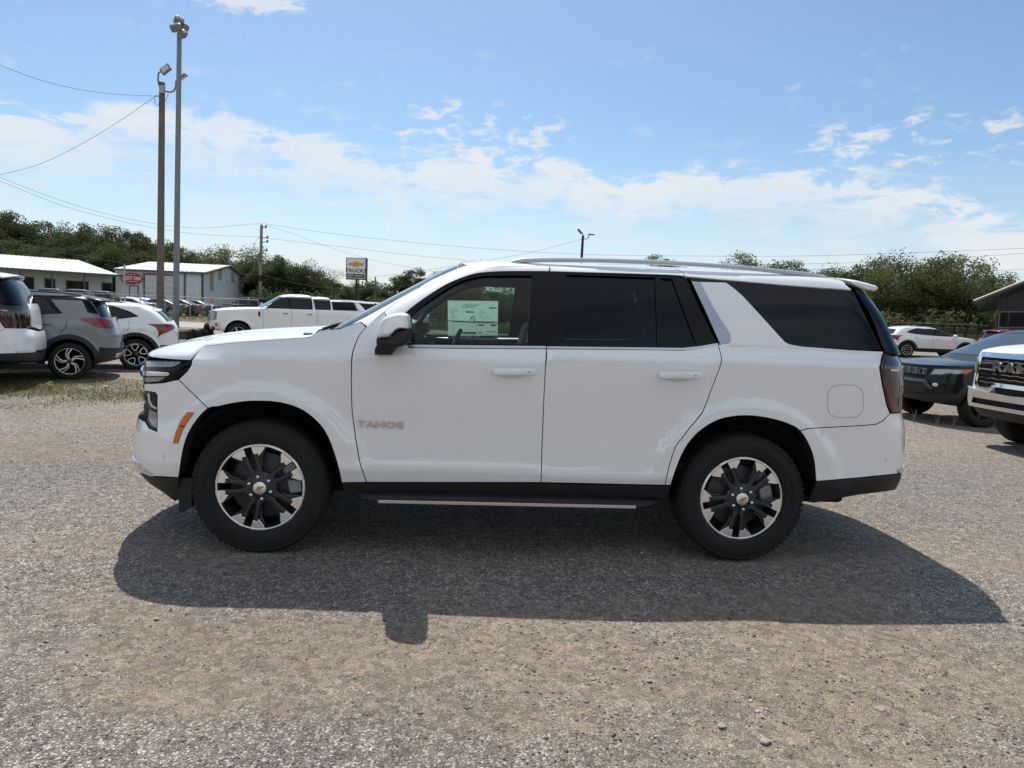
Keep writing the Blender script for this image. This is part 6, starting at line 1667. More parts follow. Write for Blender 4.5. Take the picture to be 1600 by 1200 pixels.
where = ['cut off by the left edge', 'highest at the left edge', 'second rounded top from the left edge', 'third top from the left edge, broad', 'lower one before the dip in the treetops', 'right after the dip in the treetops', 'fourth top left of the wooden pole', 'third top left of the wooden pole', 'second top left of the wooden pole', 'touching the wooden pole from the left', 'between the wooden pole and the steel post', 'just right of the steel post']
for i, ((x, t, Y), w) in enumerate(zip(left, where)): tree(x, t, Y, 'dark', i, LD + w, 'trees behind the metal building', wide=.95)
for i, (x, t, Y) in enumerate(((-5, 372, 92), (60, 374, 94), (118, 384, 95), (165, 385, 95), (215, 388, 96))):
    tree(x, t, Y, 'dark', i + 2, 'low dark tree right behind the white roof, ' + ['at the left edge', 'above the first window', 'above the wide office window', 'above the office door', 'above the red oval sign'][i], 'trees behind the metal building', wide=1.25)
mid = [(305, 398, 112, 'dark'), (332, 399, 110, 'dark'), (365, 386, 104, 'olive'), (395, 408, 96, 'dark'), (428, 403, 92, 'dark'), (460, 409, 94, 'dark'), (488, 420, 98, 'olive'), (512, 434, 100, 'dark'), (538, 440, 104, 'olive'), (568, 441, 108, 'dark'), (602, 445, 100, 'dark'), (640, 421, 92, 'dark'), (668, 425, 96, 'olive'), (700, 432, 98, 'dark')]
mw = ['above the ridge of the gable roof', 'above the right slope of the gable roof', 'with a thin top, left of the utility pole', 'right behind the utility pole', 'tallest right of the utility pole', 'second right of the utility pole', 'third right of the utility pole, yellowish', 'halfway between utility pole and dealer sign', 'left of the dealer sign', 'behind the dealer sign post', 'right of the dealer sign, low', 'round top left of the windscreen edge', 'touching the windscreen edge', 'behind the windscreen of the large SUV']
for i, ((x, t, Y, k), w) in enumerate(zip(mid, mw)): tree(x, t, Y, k, i + 1, 'dark green tree ' + w, 'trees along the far side of the road', wide=1.1)
for i, x in enumerate((722, 752, 784, 816, 850)):
    tree(x, 442 + 3 * (i % 2), 62 + 3 * i, 'dark' if i % 2 else 'olive', i, 'green tree seen through the front windows, ' + ['left end above the steering wheel', 'above the left corner of the sticker', 'above the middle of the sticker', 'above the right corner of the sticker', 'at the window post'][i], 'trees along the far side of the road', wide=1.2)
right = [(1045, 404, 100, 'dark'), (1196, 401, 78, 'olive'), (1236, 411, 76, 'olive'), (1272, 416, 74, 'olive'), (1310, 428, 80, 'olive'), (1352, 408, 74, 'dark'), (1392, 424, 58, 'olive'), (1436, 399, 55, 'olive'), (1474, 406, 58, 'olive'), (1502, 418, 56, 'olive'), (1530, 442, 70, 'olive'), (1562, 440, 72, 'dark'), (1592, 432, 74, 'olive'), (1625, 436, 70, 'olive')]
rw = ['tiny tip above the roof rail', 'broad top above the rear door roofline', 'above the quarter window roofline', 'left of the spoiler, low', 'behind the spoiler', 'dark and round, right of the spoiler', 'low and brownish beside the tail window', 'largest with open top behind the mesh trailer', 'wide crown right of the largest one', 'sloping side of the grove behind the trailer', 'small, left of the dark building roof', 'dark, over the dark building eave', 'above the dark building roof', 'at the right edge above the dark roof']
for i, ((x, t, Y, k), w) in enumerate(zip(right, rw)): tree(x, t, Y, k, i, 'olive green tree ' + w if k == 'olive' else 'dark green tree ' + w, 'trees at the right', wide=1.15 if Y < 60 else 1.1)
# brush under the trees
def brush(name, n, fx, fy, h, leaf, mat, seed):
    r = np.random.default_rng(seed); x = fx[0] + (fx[1] - fx[0]) * r.random(n); y = fy[0] + (fy[1] - fy[0]) * r.random(n)
    hh = h * (.5 + .5 * np.sin(x * .8) * np.sin(x * .31 + 1) + .25 * r.random(n)); hh = np.maximum(hh, h * .3)
    z = ground_z(x, y) + hh * r.random(n) ** .8; q = np.stack([x, y, z], 1)
    a = r.normal(size=(n, 3)); a /= np.linalg.norm(a, axis=1, keepdims=True); b = np.cross(a, r.normal(size=(n, 3))); b /= np.linalg.norm(b, axis=1, keepdims=True); sz = leaf * (.5 + r.random(n))[:, None]
    V = np.stack([q - a * sz * .6, q + b * sz * .35, q + a * sz * .6, q - b * sz * .35], 1).reshape(-1, 3); F = (np.arange(n)[:, None] * 4 + np.arange(4)).astype(np.int32)
    me = bpy.data.meshes.new(name); me.vertices.add(len(V)); me.vertices.foreach_set('co', V.ravel()); me.loops.add(F.size); me.loops.foreach_set('vertex_index', F.ravel())
    me.polygons.add(n); me.polygons.foreach_set('loop_start', np.arange(0, n * 4, 4, dtype=np.int32)); me.update(calc_edges=True); me.materials.append(mat)
    o = bpy.data.objects.new(name, me); COL.objects.link(o); return tag(o, kind='stuff')
brush('brush', 42000, (18, 52), (48, 64), 2.3, .22, LEAF_OLIVE, 5)
brush('brush', 30000, (-30, 18), (72, 84), 3.0, .24, LEAF_DARK, 6)
brush('far_woods', 70000, (-120, 90), (122, 140), 6.5, .42, LEAF_DARK, 9)
pts = [(16 + 36 * rng.random(), 40.5 + 12 * rng.random()) for _ in range(18000)]
tag(blades('tall_grass', [(x, y, float(ground_z(x, y))) for x, y in pts], .75, .02, MEAD, .6), kind='stuff')
brush('undergrowth', 16000, (-9, 8), (56, 64), 1.6, .2, LEAF_OLIVE, 12)
# the wood line on the other side of the lot, behind the camera: seen only as reflection
brush('woods', 26000, (-70, 70), (-62, -48), 9., .8, LEAF_DARK, 21)
# ---------------------------------------------------------------- white metal building
SIDING = M('white_siding', (.66, .69, .73), .55, var=(.6, .05)); ROOFM = M('white_metal_roof', (.64, .65, .65), .45, var=(.8, .04)); DTRIM = M('dark_trim', (.10, .10, .105), .6)
TAN = M('tan_panel', (.42, .34, .20), .8); OFFICEGLASS = M('office_glass', (.010, .012, .015), .12, spec=.25); DOORM = M('pale_door', (.60, .61, .61), .6)
def frame3(A, B):
    d = np.array(B[:2]) - np.array(A[:2]); L = float(np.linalg.norm(d)); return math.atan2(d[1], d[0]), L
def ribbed(p0, ux, L, uv, Hs, n, rib=.03, pitch=.3, geo=None):
    """Sheet of ribbed metal: from p0 along ux for L, and up along uv for Hs (number, or a function of the distance along)."""
    g = geo or Geo(); p0, ux, uv, n = (np.array(a, float) for a in (p0, ux, uv, n)); xs_ = []
    x = 0.
    while x < L:
        for dx, o in ((0, 0), (pitch * .72, 0), (pitch * .80, rib), (pitch * .92, rib)):
            if x + dx < L: xs_.append((x + dx, o))
        x += pitch
    xs_.append((L, 0.)); V, F = [], []
    for x, o in xs_:
        h = Hs(x) if callable(Hs) else Hs; V += [p0 + ux * x + n * o, p0 + ux * x + uv * h + n * o]
    for i in range(len(xs_) - 1): F.append((2 * i, 2 * i + 2, 2 * i + 3, 2 * i + 1))
    return g.add(V, F)
def ray_plane(px, py, A, yaw):
    """Where a sight line meets the upright plane through A with heading yaw; returns (along, height)."""
    d = sight([(px, py)])[0]; c, s = math.cos(yaw), math.sin(yaw); n = np.array([-s, c, 0]); o = CAM_POS
    t = ((np.array([A[0], A[1], 0]) - o) @ n) / (d @ n); P = o + d * t
    return (P[0] - A[0]) * c + (P[1] - A[1]) * s, P[2]
A = at_depth(183, 480, 78.1); B_ = at_depth(317, 480, 79.05)
yawb, Lb = frame3(A, B_); ZB = LAWN_Z
shop = empty('metal_building', (A[0], A[1], ZB), yawb, 'white ribbed metal building with gable roof and red oval sign', 'building')
EAVE = 4.82 - ZB; PEAK = 6.12 - ZB; DEP = 18.4
X1, Y1, Z1 = np.eye(3)
ribbed((0, 0, 0), X1, Lb, Z1, EAVE, -Y1).build('wall', SIDING, shop)
gab = lambda y: EAVE + (PEAK - EAVE) * (1 - abs(y - DEP / 2) / (DEP / 2))
ribbed((Lb, 0, 0), Y1, DEP, Z1, gab, X1).build('wall', SIDING, shop)
ribbed((0, DEP, 0), -Y1, DEP, Z1, gab, -X1).build('wall', SIDING, shop); ribbed((Lb, DEP, 0), -X1, Lb, Z1, EAVE, Y1).build('wall', SIDING, shop)
sl = math.hypot(DEP / 2 + .3, PEAK - EAVE + .06); up = np.array([0, DEP / 2 + .3, PEAK - EAVE + .06]) / sl
ribbed((-.2, -.3, EAVE), X1, Lb + .5, up, sl, np.cross(X1, up), .04, .45).build('roof', ROOFM, shop)
up2 = np.array([0, -(DEP / 2 + .3), PEAK - EAVE + .06]) / sl; ribbed((Lb + .3, DEP + .3, EAVE), -X1, Lb + .5, up2, sl, np.cross(-X1, up2), .04, .45).build('roof', ROOFM, shop)
box((Lb / 2, -.34, EAVE - .10), (Lb + .4, .12, .20)).build('gutter', DTRIM, shop)
for sg in (0, 1):
    a_, b_ = ((Lb + .33, -.3, EAVE - .06), (Lb + .33, DEP / 2, PEAK)) if sg == 0 else ((Lb + .33, DEP + .3, EAVE - .06), (Lb + .33, DEP / 2, PEAK))
    tube([a_, b_], .12, 4).build('rake_trim', DTRIM, shop)
box((Lb - .02, -.06, EAVE / 2), (.22, .10, EAVE)).build('corner_trim', DTRIM, shop); box((Lb - 1.9, -.06, EAVE / 2), (.16, .10, EAVE)).build('downpipe', DTRIM, shop)
box((.02, -.06, EAVE / 2), (.20, .10, EAVE)).build('corner_trim', SIDING, shop)
def on_front(px, py): a_, z = ray_plane(px, py, A, yawb); return a_, z - ZB
x0, z1 = on_front(227, 429); x1, _ = on_front(271, 429)
dr = empty('garage_door', (0, 0, 0)); dr.parent = shop
box(((x0 + x1) / 2, -.05, z1 + .06), (x1 - x0 + .4, .12, .16)).build('door_frame', DTRIM, dr); box((x0 - .1, -.05, z1 / 2), (.16, .12, z1)).build('door_frame', DTRIM, dr); box((x1 + .1, -.05, z1 / 2), (.16, .12, z1)).build('door_frame', DTRIM, dr)
npan = 6
for k in range(npan): box(((x0 + x1) / 2, -.05, (k + .5) * z1 / npan), (x1 - x0, .07, z1 / npan - .03), .01).build('door_panel', DOORM, dr)
x0, z1 = on_front(203, 447); x1, _ = on_front(216, 447)
dd = box(((x0 + x1) / 2, -.06, z1 / 2), (x1 - x0, .05, z1)).build('entry_door', DOORM, shop)
for xx in (x0, x1): box((xx, -.07, z1 / 2), (.09, .08, z1 + .1)).build('door_frame', DTRIM, dd)
box(((x0 + x1) / 2, -.07, z1 + .05), (x1 - x0 + .1, .08, .09)).build('door_frame', DTRIM, dd)
cx, cz = on_front(206.5, 435); hw = on_front(223.5, 435)[0] - cx; hh = cz - on_front(206.5, 443.5)[1]
th = np.arange(40) * math.pi / 20
SIGNRED = M('sign_red', (.42, .012, .02), .5); SIGNWHITE = M('sign_white', (.80, .80, .78), .5)
sg_ = empty('wall_sign', (A[0], A[1], ZB), yawb, 'red oval wall sign with white lettering on the white metal building', 'sign')
prism([(cx + hw * math.cos(t), cz + hh * math.sin(t)) for t in th], -.20, -.06).build('sign_board', SIGNRED, sg_)
text('lettering', 'CREDIT CARS', hh * .86, SIGNWHITE, sg_, (cx, -.215, cz + .0), (math.pi / 2, 0, 0), .006, .66, 1., bold=.02)
text('lettering', 'E-Z', hh * .30, SIGNWHITE, sg_, (cx, -.212, cz + hh * .66), (math.pi / 2, 0, 0), .004, 1.4, 1.1, bold=.006) if False else None
box((cx, -.21, cz - hh * .58), (hw * 1.15, .02, hh * .16)).build('text_band', M('sign_pink', (.62, .40, .40), .6), sg_)
box((cx, -.21, cz + hh * .66), (hw * .7, .02, hh * .14)).build('text_band', M('sign_pink', (.62, .40, .40), .6), sg_)
for y, h0, h1 in ((3.0, 1.9, EAVE - .2), (7.2, EAVE - .8, PEAK - .75), (9.2, EAVE - .9, PEAK - .85), (13.2, 1.9, EAVE - .2)): pass
yawg = yawb + math.pi / 2
Bp = A + np.array([math.cos(yawb) * Lb, math.sin(yawb) * Lb, 0])
for q in (((328, 424), (333, 454)), ((341, 420), (346, 438)), ((361, 424), (365.5, 441)), ((373, 433), (377, 458.5))):
    a0, zt_ = ray_plane(*q[0], Bp, yawg); a1, zb_ = ray_plane(*q[1], Bp, yawg)
    box((Lb + .04, (a0 + a1) / 2, (zt_ + zb_) / 2 - ZB), (.05, abs(a1 - a0), zt_ - zb_)).build('wall_panel', TAN, shop)
a0, zt_ = ray_plane(352, 426, Bp, yawg); a1, zb_ = ray_plane(356, 440, Bp, yawg)
box((Lb + .14, (a0 + a1) / 2, (zt_ + zb_) / 2 - ZB), (.3, .8, 1.0), .03).build('vent_hood', SIDING, shop)
# long low office wing
A2 = at_depth(-70, 480, 66.); E2 = at_depth(183, 480, 76.6); yaw2, L2_ = frame3(A2, E2)
L2_ += .35
wing = empty('office_wing', (A2[0], A2[1], ZB), yaw2, 'long low white office wing with covered porch and dark windows at left', 'building')
ez = 4.1 - ZB; rz_ = 5.88 - ZB; dp = 12.
ribbed((0, 2.2, 0), X1, L2_, Z1, ez + .3, -Y1).build('wall', SIDING, wing); ribbed((L2_, 2.2, 0), Y1, dp, Z1, ez + .2, X1).build('wall', SIDING, wing)
sl = math.hypot(dp, rz_ - ez); up = np.array([0, dp, rz_ - ez]) / sl
ribbed((-.3, -.2, ez), X1, L2_ + .2, up, sl, np.cross(X1, up), .045, .45).build('roof', ROOFM, wing)
box((L2_ / 2, -.26, ez - .10), (L2_ + .3, .10, .22)).build('gutter', DTRIM, wing); box((L2_ / 2, 1.0, ez - .12), (L2_, 2.3, .06)).build('porch_ceiling', M('porch_ceiling', (.35, .35, .35), .8), wing)
for px in (33, 82, 132.5):
    a_, _ = ray_plane(px, 470, A2, yaw2); box((a_, 0, ez / 2), (.14, .14, ez)).build('porch_post', DTRIM, wing)
A2w = A2 + 2.2 * np.array([-math.sin(yaw2), math.cos(yaw2), 0])
for q in (((20, 432.5), (52, 451)), ((71, 436), (85, 450.5)), ((104, 439), (137, 455.5)), ((160, 442.5), (174, 457))):
    a0, zt_ = ray_plane(*q[0], A2w, yaw2); a1, zb_ = ray_plane(*q[1], A2w, yaw2); c = ((a0 + a1) / 2, 2.15, (zt_ + zb_) / 2 - ZB); w, h = abs(a1 - a0), zt_ - zb_
    f = box(c, (w + .16, .10, h + .16)).build('window', DTRIM, wing)
    n = 2 if w > 1.5 else 1
    for k in range(n): box((c[0] - w / 2 + w * (k + .5) / n, 2.09, c[2]), (w / n - .06, .03, h - .04)).build('pane', OFFICEGLASS, f)
# ---------------------------------------------------------------- dark building at the right edge
D0 = at_depth(1558, 480, 34.); zg = float(ground_z(D0[0], D0[1])); DW = M('charcoal_siding', (.045, .048, .055), .7); FAS = M('grey_fascia', (.20, .205, .215), .5)
YS = math.radians(-37.)
shed = empty('charcoal_building', (D0[0], D0[1], zg), YS, 'charcoal building with low pitched roof and row of windows at the right edge', 'building')
def dz(px, py): a_, z = ray_plane(px, py, D0, YS); return a_, z - zg
_, e0 = dz(1558, 474); xe, ze_ = dz(1524, 476); xr_, zr_ = dz(1600, 446); slp = (zr_ - ze_) / (xr_ - xe)
ribbed((0, 0, 0), X1, 9., Z1, lambda x: ze_ - .2 + slp * (x - xe) if x < 4.5 else ze_ - .2 + slp * (9 - x - xe), -Y1, .02, .2).build('wall', DW, shed)
ribbed((0, 12, 0), -Y1, 12., Z1, ze_ - .2, -X1, .02, .2).build('wall', DW, shed)
for s_, (xa, xb) in enumerate(((xe, 4.5), (9 - xe, 4.5))):
    za, zb_ = ze_, ze_ + slp * (4.5 - xe)
    V = [(xa, -1.0, za), (xb, -1.0, zb_), (xb, 12.5, zb_), (xa, 12.5, za)]; V += [(x, y, z + .16) for x, y, z in V]
    g = Geo(); g.add(V, [(3, 2, 1, 0), (4, 5, 6, 7), (0, 1, 5, 4), (1, 2, 6, 5), (2, 3, 7, 6), (3, 0, 4, 7)]); g.build('roof', DW, shed)
    tube([(xa, -1.02, za + .12), (xb, -1.02, zb_ + .12)], .07, 4).build('fascia', FAS, shed)
for q in ((1563.5, 1574), (1578, 1590), (1593.5, 1606), (1609, 1622)):
    a0, zt_ = dz(q[0], 488); a1, zb_ = dz(q[1], 511); c = ((a0 + a1) / 2, -.05, (zt_ + zb_) / 2)
    f = box(c, (a1 - a0 + .10, .10, zt_ - zb_ + .10)).build('window', FAS, shed); box((c[0], -.11, c[2]), (a1 - a0, .03, zt_ - zb_)).build('pane', OFFICEGLASS, f)
box((.03, -.06, 1.2), (.10, .10, 2.4)).build('corner_trim', DW, shed); box((.03, -.12, ze_ - .35), (.10, .03, .22)).build('corner_patch', M('rust_trim', (.26, .10, .04), .7), shed)
# ---------------------------------------------------------------- mesh trailer, flat trailer
STEEL = M('black_steel', (.015, .015, .016), .6); RUST = M('rusty_deck', (.06, .05, .042), .9, var=(6., .3))
P0, P1 = at_depth(1404, 528, 43.), at_depth(1527, 540, 40.); z_ = float(ground_z(P0[0], P0[1])); ya, La = frame3(P0, P1)
tr = empty('utility_trailer', (P0[0], P0[1], z_), ya, 'black mesh sided utility trailer standing in the brush behind the white SUV', 'trailer')
zt0, zb0 = 1.75, .95
_, zt0 = ray_plane(1465, 506.5, P0, ya); zt0 -= z_; zb0 = zt0 - .85
for yy in (0, 2.0):
    for zz in (zt0, zb0, (zt0 + zb0) / 2): tube([(0, yy, zz), (La, yy, zz)], .035 if zz != (zt0 + zb0) / 2 else .02, 6).build('rail', STEEL, tr)
    for k in range(8): tube([(La * k / 7, yy, zb0), (La * k / 7, yy, zt0)], .028, 6).build('post', STEEL, tr)
    g = Geo()
    for k in range(1, 36): tube([(La * k / 36, yy, zb0), (La * k / 36, yy, zt0)], .006, 3, g, cap=False)
    for k in range(1, 9): tube([(0, yy, zb0 + (zt0 - zb0) * k / 9), (La, yy, zb0 + (zt0 - zb0) * k / 9)], .006, 3, g, cap=False)
    tag(g.build('wire_mesh', STEEL, tr), kind='stuff')
box((La / 2, 1, zb0 - .08), (La, 2.0, .10)).build('deck', STEEL, tr)
for x in (La * .48, La * .60):
    g = Geo(); lathe([(.18, -.10), (.34, -.10), (.36, -.05), (.36, .05), (.34, .10), (.18, .10)], 20, g); g.moved(Matrix.Translation((x, -.08, .36))).build('wheel', RUBBER, tr)
    tube([(x, -.08, .36), (x, 2, .36)], .04, 6).build('axle', STEEL, tr)
box((La * .54, .5, (zb0 + .3) / 2), (1.2, .10, zb0 - .3)).build('hanger', STEEL, tr)
tube([(0, 1, zb0 - .1), (-1.2, 1, .45), (-1.25, 1, 0)], .05, 6).build('hitch', STEEL, tr)
F0, F1 = at_depth(276, 523, 25.), at_depth(334, 516, 27.5); yf_, Lf_ = frame3(F0, F1)
_, zt1 = ray_plane(300, 516, F0, yf_)
ft = empty('flat_trailer', (F0[0], F0[1], 0), yf_, 'low rusty flat trailer between the steel lamp post and the pickup bumper', 'trailer')
box((Lf_ / 2, 1., zt1 - .10), (Lf_, 2.0, .16), .01).build('deck', RUST, ft)
for yy in (0, 2.): box((Lf_ / 2, yy, zt1 - .24), (Lf_, .10, .16)).build('side_rail', RUST, ft)
for x in (.9, 1.5):
    for yy in (-.05, 2.05):
        g = Geo(); lathe([(.14, -.09), (.27, -.09), (.29, -.04), (.29, .04), (.27, .09), (.14, .09)], 18, g); g.moved(Matrix.Translation((x, yy, .29))).build('wheel', RUBBER, ft)
g = Geo(); lathe([(.12, -.08), (.24, -.08), (.26, -.03), (.26, .03), (.24, .08), (.12, .08)], 18, g); g.moved(Matrix.Translation((Lf_ - .2, .1, zt1 + .02))).build('spare_wheel', RUBBER, ft)
box((1.2, 1, .38), (.2, 1.8, .25)).build('axle', RUST, ft)
# ---------------------------------------------------------------- fence, marker, posts
GALV = M('galvanised_steel', (.36, .37, .37), .5, metal=.5, var=(3., .1))
fz = lambda x, y: float(ground_z(x, y))
fn = empty('chain_link_fence', (0, 0, 0), 0, 'galvanised chain link fence with angled top arms before the parked sedans', 'fence')
fp = [at_depth(x, 470, d) for x, d in ((20, 47.5), (55, 48), (85, 48.4), (116, 48.8), (146, 49.2), (178, 49.6), (219, 50.2), (258, 50.8), (297, 51.4), (338, 52), (372, 52.6), (404, 53.2))]
FH = 1.62
for i, p in enumerate(fp):
    z = fz(p[0], p[1]); tube([(p[0], p[1], z - .1), (p[0], p[1], z + FH)], .055 if i in (4, 2) else .035, 8).build('post', GALV, fn)
    if i in (6, 8, 5): tube([(p[0], p[1], z + FH), (p[0] + .35, p[1], z + FH + .38)], .022, 6).build('top_arm', GALV, fn)
for p, q in zip(fp, fp[1:]):
    tube([(p[0], p[1], fz(*p[:2]) + FH - .05), (q[0], q[1], fz(*q[:2]) + FH - .05)], .026, 6).build('top_rail', GALV, fn)
    g = Geo(); n = 16
    for k in range(-n // 2, n):
        for s_ in (1, -1):
            x0_, x1_ = k / n, k / n + .5
            if s_ < 0: x0_, x1_ = x1_, x0_
            a_, b_ = p + (q - p) * x0_, p + (q - p) * x1_
            if min(x0_, x1_) < 0 or max(x0_, x1_) > 1: continue
            tube([(a_[0], a_[1], fz(*a_[:2]) + .05), (b_[0], b_[1], fz(*b_[:2]) + FH - .08)], .004, 3, g, cap=False)
    tag(g.build('chain_mesh', GALV, fn), kind='stuff')
p = at_depth(195, 470, 47.); z = fz(p[0], p[1]); _, zt_ = ray_plane(195, 413, p, 0.)
tag(tube([(p[0], p[1], z - .1), (p[0], p[1], zt_)], .06, 8).build('steel_post', GALV), 'tall thin steel post standing before the red oval sign', 'post')
p = at_depth(331, 470, 36.); z = fz(p[0], p[1]); _, zt_ = ray_plane(331, 465.5, p, 0.)
mk = empty('marker_stake', (p[0], p[1], z), 0, 'white marker stake with orange top beside the pickup nose', 'stake')
tube([(0, 0, -.1), (0, 0, zt_ - z - .28)], .038, 8).build('stake', SIGNWHITE, mk); tube([(0, 0, zt_ - z - .28), (0, 0, zt_ - z)], .042, 8).build('top_sleeve', M('orange_plastic', (.55, .10, .02), .5), mk)
# ---------------------------------------------------------------- poles and lamps
WOOD = M('weathered_pole', (.15, .125, .10), .9, var=(6., .25), bump=(40., .01)); POLEGREY = M('grey_pole_paint', (.20, .215, .225), .5, metal=.3, var=(2., .08)); HEADM = M('lamp_head_grey', (.17, .172, .165), .5, metal=.2); LED = M('lamp_lens', (.60, .56, .46), .3)
def lean_pole(name, pb, pt, Y, r0, r1, mat, label, cat):
    b = at_depth(*pb, Y); t = at_depth(*pt, Y); z0 = float(ground_z(b[0], b[1]))
    k = (z0 - b[2]) / (t[2] - b[2]); b = b + (t - b) * k
    o = empty(name, (b[0], b[1], z0), 0, label, cat); T = t - b
    tube([(0, 0, -.2), tuple(T * .5), tuple(T)], [r0, (r0 + r1) / 2, r1], 14).build('pole', mat, o)
    return o, b, T
def head(parent, c, size, rot, lens_dir=-1, nm='lamp_head'):
    R_ = rot.to_matrix() if hasattr(rot, 'to_matrix') else rot
    g = box((0, 0, 0), size, min(size) * .25); M4 = Matrix.Translation(c) @ R_.to_4x4()
    o = g.moved(M4).build(nm, HEADM, parent)
    box((0, 0, lens_dir * size[2] * .51), (size[0] * .72, size[1] * .72, size[2] * .08)).moved(M4).build('lens', LED, o)
    return o
from mathutils import Euler
sp_, b, T = lean_pole('floodlight_post', (274.5, 515), (280.3, 52), 28., .125, .085, POLEGREY, 'tall grey steel lamp post with four floodlights on top', 'lamp post')
def rel(px, py, b, Y): return Vector(tuple(at_depth(px, py, Y) - b))
for (px, py, Y, s, e) in ((279.5, 33, 28.3, (.34, .30, .30), (1.0, .3, .75)), (275, 43, 27.7, (.42, .30, .26), (.5, -.35, .3)), (288.5, 43.5, 28.4, (.30, .26, .22), (1.2, .2, -.7)), (286, 53, 27.8, (.26, .26, .26), (.7, .75, .2))):
    c = rel(px, py, b, Y); h = head(sp_, c, s, Euler(e), -1); tube([tuple(T * .998), tuple(c)], .03, 6).build('bracket', POLEGREY, sp_)
box((T[0] * .05 - .0, -.02, .9), (.16, .30, .26), .02).build('hand_hole_cover', POLEGREY, sp_)
wp, b, T = lean_pole('lamp_pole', (250.3, 470), (253.3, 129), 30., .155, .115, WOOD, 'brown wooden pole with two slanted LED lamps on curved arms', 'lamp post')
c = rel(259, 108.5, b, 29.9); head(wp, c, (.44, .34, .10), Euler((math.radians(70), math.radians(-38), 0)), 1)
tube([tuple(rel(250.5, 138, b, 29.9)), tuple(rel(248, 132, b, 29.9)), tuple(rel(247, 124, b, 29.9)), tuple(rel(247.5, 114, b, 29.9)), tuple(rel(252, 112, b, 29.9))], .035, 8).build('arm', HEADM, wp)
c = rel(284.5, 121, b, 29.9); head(wp, c, (.42, .30, .10), Euler((math.radians(10), math.radians(-38), 0)), -1)
tube([tuple(rel(256, 142, b, 29.9)), tuple(rel(266, 144, b, 29.9)), tuple(rel(272, 142, b, 29.9)), tuple(rel(274.5, 136, b, 29.9)), tuple(rel(275, 127, b, 29.9)), tuple(rel(279, 124, b, 29.9))], .035, 8).build('arm', HEADM, wp)
box(tuple(rel(253.5, 140, b, 29.8)), (.22, .12, .28), .01).build('mount_bracket', GALV, wp)
tube([tuple(rel(241, 150, b, 29.8)), tuple(rel(249, 150, b, 29.8))], .03, 6).build('insulator', GALV, wp)
tube([tuple(rel(x, y, b, 29.8)) for x, y in ((241, 152), (242, 160), (245, 166), (250, 160), (258, 158), (262, 150), (263, 145))], .010, 5, cap=False).build('lamp_cable', STEEL, wp)
up_, b, T = lean_pole('utility_pole', (406.3, 470), (408.6, 351), 80., .19, .15, M('grey_brown_pole', (.30, .265, .22), .9, var=(2., .2)), 'utility pole with side brackets behind the white pickup', 'pole')
for y, L_ in ((354.5, 6.5), (371, 9), (377.5, 9), (391, 7.5)):
    tube([tuple(rel(409, y + 1, b, 80)), tuple(rel(409 + L_, y, b, 80))], .05, 6).build('bracket', STEEL, up_); box(tuple(rel(409 + L_, y - .5, b, 80)), (.16, .16, .34), .03).build('insulator', HEADM, up_)
box(tuple(rel(404.2, 403, b, 79.8)), (.30, .4, .9), .05).build('junction_box', HEADM, up_); tube([tuple(rel(407.2, 430, b, 80)), tuple(rel(407.0, 439.5, b, 80))], .20, 10).build('dark_band', STEEL, up_)
fp_, b, T = lean_pole('floodlight_pole', (908.9, 402), (910.9, 368), 74., .15, .13, M('dark_wood_pole', (.06, .055, .05), .9), 'dark pole with two floodlights rising behind the roof of the large SUV', 'lamp post')
head(fp_, rel(906, 361.5, b, 74), (.62, .34, .16), Euler((.5, math.radians(48), 0)), -1); tube([tuple(T), tuple(rel(910.3, 363.5, b, 74))], .05, 6).build('arm', HEADM, fp_)
head(fp_, rel(924, 366.5, b, 74), (.62, .34, .14), Euler((.1, 0, 0)), -1); tube([tuple(rel(911, 373.5, b, 74)), tuple(rel(917, 373.3, b, 74)), tuple(rel(919.5, 371, b, 74)), tuple(rel(919.8, 367, b, 74))], .045, 6).build('arm', HEADM, fp_)
# ---------------------------------------------------------------- dealer sign
c0 = at_depth(557.5, 420, 62.); zs = float(ground_z(c0[0], c0[1]))
k = 62. / 1111.; sw, sh = 32.5 * k, 33.5 * k
ds = empty('dealer_sign', (c0[0], c0[1], zs), math.radians(-6), 'white dealer sign with gold bowtie on a dark post left of the windscreen', 'sign')
zc_ = c0[2] - zs; R6 = 0.04
def sbox(c, s, mat, nm, par=None, b_=0.):
    return box(c, s, b_).build(nm, mat, par or ds)
sbox((0, 0, zc_), (sw, .40, sh), M('sign_edge', (.035, .045, .055), .5), 'sign_cabinet', None, .03)
sbox((0, -.205, zc_ + .02), (sw * .91, .03, sh * .91), SIGNWHITE, 'sign_face')
sbox((0, -.225, zc_ - sh * .325), (sw * .86, .03, sh * .17), M('sign_black', (.012, .013, .015), .5), 'name_panel')
text('lettering', 'TRUCKS', sh * .225, M('sign_blue', (.02, .035, .12), .5), ds, (0, -.23, zc_ - sh * .10), (math.pi / 2, 0, 0), .004, 1.16, 1.02, bold=.010)
text('lettering', 'MIKE BAILEY', sh * .115, SIGNWHITE, ds, (0, -.245, zc_ - sh * .325), (math.pi / 2, 0, 0), .003, 1.12, 1.05, bold=.002)
q = [(x * sw * .26 + y * .06, zc_ + sh * .20 + y * sh * .21) for x, y in bow]
prism([(x, z) for x, z in q], -.245, -.215, bevel=.01).build('bowtie_emblem', GOLD, ds)
tube([(0, 0, -.2), (0, 0, zc_ - sh / 2)], .10, 10).build('post', STEEL, ds); tube([(.13, .2, -.2), (.13, .2, zc_ - sh / 2)], .05, 8).build('post', M('steel_grey', (.10, .105, .11), .6), ds)
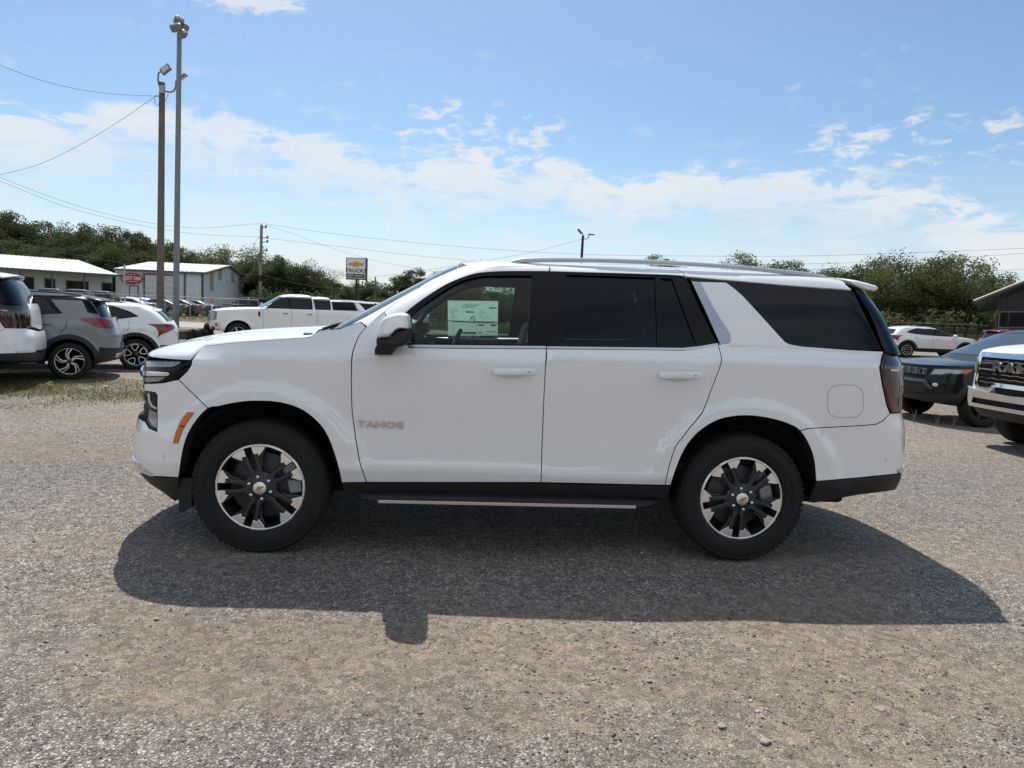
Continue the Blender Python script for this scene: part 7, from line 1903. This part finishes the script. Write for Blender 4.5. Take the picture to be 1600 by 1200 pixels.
# thin poles by the far road
for i, (px, pt, Y, lab) in enumerate(((586, 433, 88., 'slim wooden pole right of the dealer sign'), (530, 460, 95., 'short pole far behind, left of the dealer sign post'))):
    o, b, T = lean_pole('roadside_pole', (px, 478), (px + .5, pt), Y, .10, .085, WOOD if i == 0 else STEEL, lab, 'pole')
# ---------------------------------------------------------------- overhead wires
WIRE = M('wire', (.06, .06, .063), .7)
def wire(pts, Y0, Y1, r, label, group='overhead wires'):
    p = cr(pts, 5); n = len(p); P = [at_depth(x, y, Y0 + (Y1 - Y0) * i / (n - 1)) for i, (x, y) in enumerate(p)]
    o = tube(P, r * .62, 5, cap=False).build('wire', WIRE); tag(o, label, 'wire', group)
wire([(-60, 75), (0, 101.5), (60, 124), (120, 139), (180, 147), (241, 150)], 21, 29.8, .013, 'upper wire from the top left edge to the wooden lamp pole')
wire([(241, 152), (190, 187), (120, 229), (60, 257), (0, 273), (-60, 288)], 29.8, 36, .013, 'wire dropping leftward from the wooden lamp pole to the left edge')
wire([(-60, 250), (0, 277), (100, 315), (200, 342), (300, 356), (395, 350), (408, 349)], 45, 80, .020, 'wire from the left edge up to the tip of the utility pole')
wire([(-60, 262), (0, 283), (100, 322), (200, 348), (300, 365), (400, 370), (409, 370.5)], 45, 80, .020, 'wire from the left edge to the second bracket of the utility pole')
wire([(-60, 362), (0, 376), (90, 393), (180, 409), (300, 424), (406, 430)], 52, 80, .022, 'low wire crossing the woods to the utility pole band')
wire([(410, 349), (520, 365), (700, 384), (900, 397), (1100, 400), (1300, 399), (1600, 388), (1660, 385)], 80, 62, .020, 'wire from the utility pole tip to the right edge')
wire([(416, 372), (520, 384), (700, 404), (900, 412), (1200, 413), (1400, 408), (1600, 396), (1660, 392)], 80, 62, .020, 'wire from the lower bracket to the right edge above the grove')
wire([(417, 352), (460, 366), (520, 388), (600, 410), (700, 428)], 80, 90, .020, 'short wire dropping from the utility pole behind the dealer sign')
wire([(410, 429), (450, 440), (500, 449), (560, 451), (640, 446), (720, 440)], 80, 84, .026, 'thick low cable right of the utility pole before the trees')
wire([(540, 437), (640, 426), (760, 407), (840, 392), (909, 373.5)], 66, 74, .018, 'wire rising to the dark pole behind the roof')
wire([(1480, 427), (1540, 424), (1600, 420.5), (1660, 417)], 64, 58, .020, 'short wire beside the right grove, upper one')
wire([(1505, 446), (1550, 444.5), (1600, 443), (1660, 441)], 64, 58, .020, 'short wire beside the right grove, lower one')
wire([(408, 365), (398, 381), (386, 401), (376, 425)], 80, 78, .020, 'guy wire slanting down left of the utility pole')
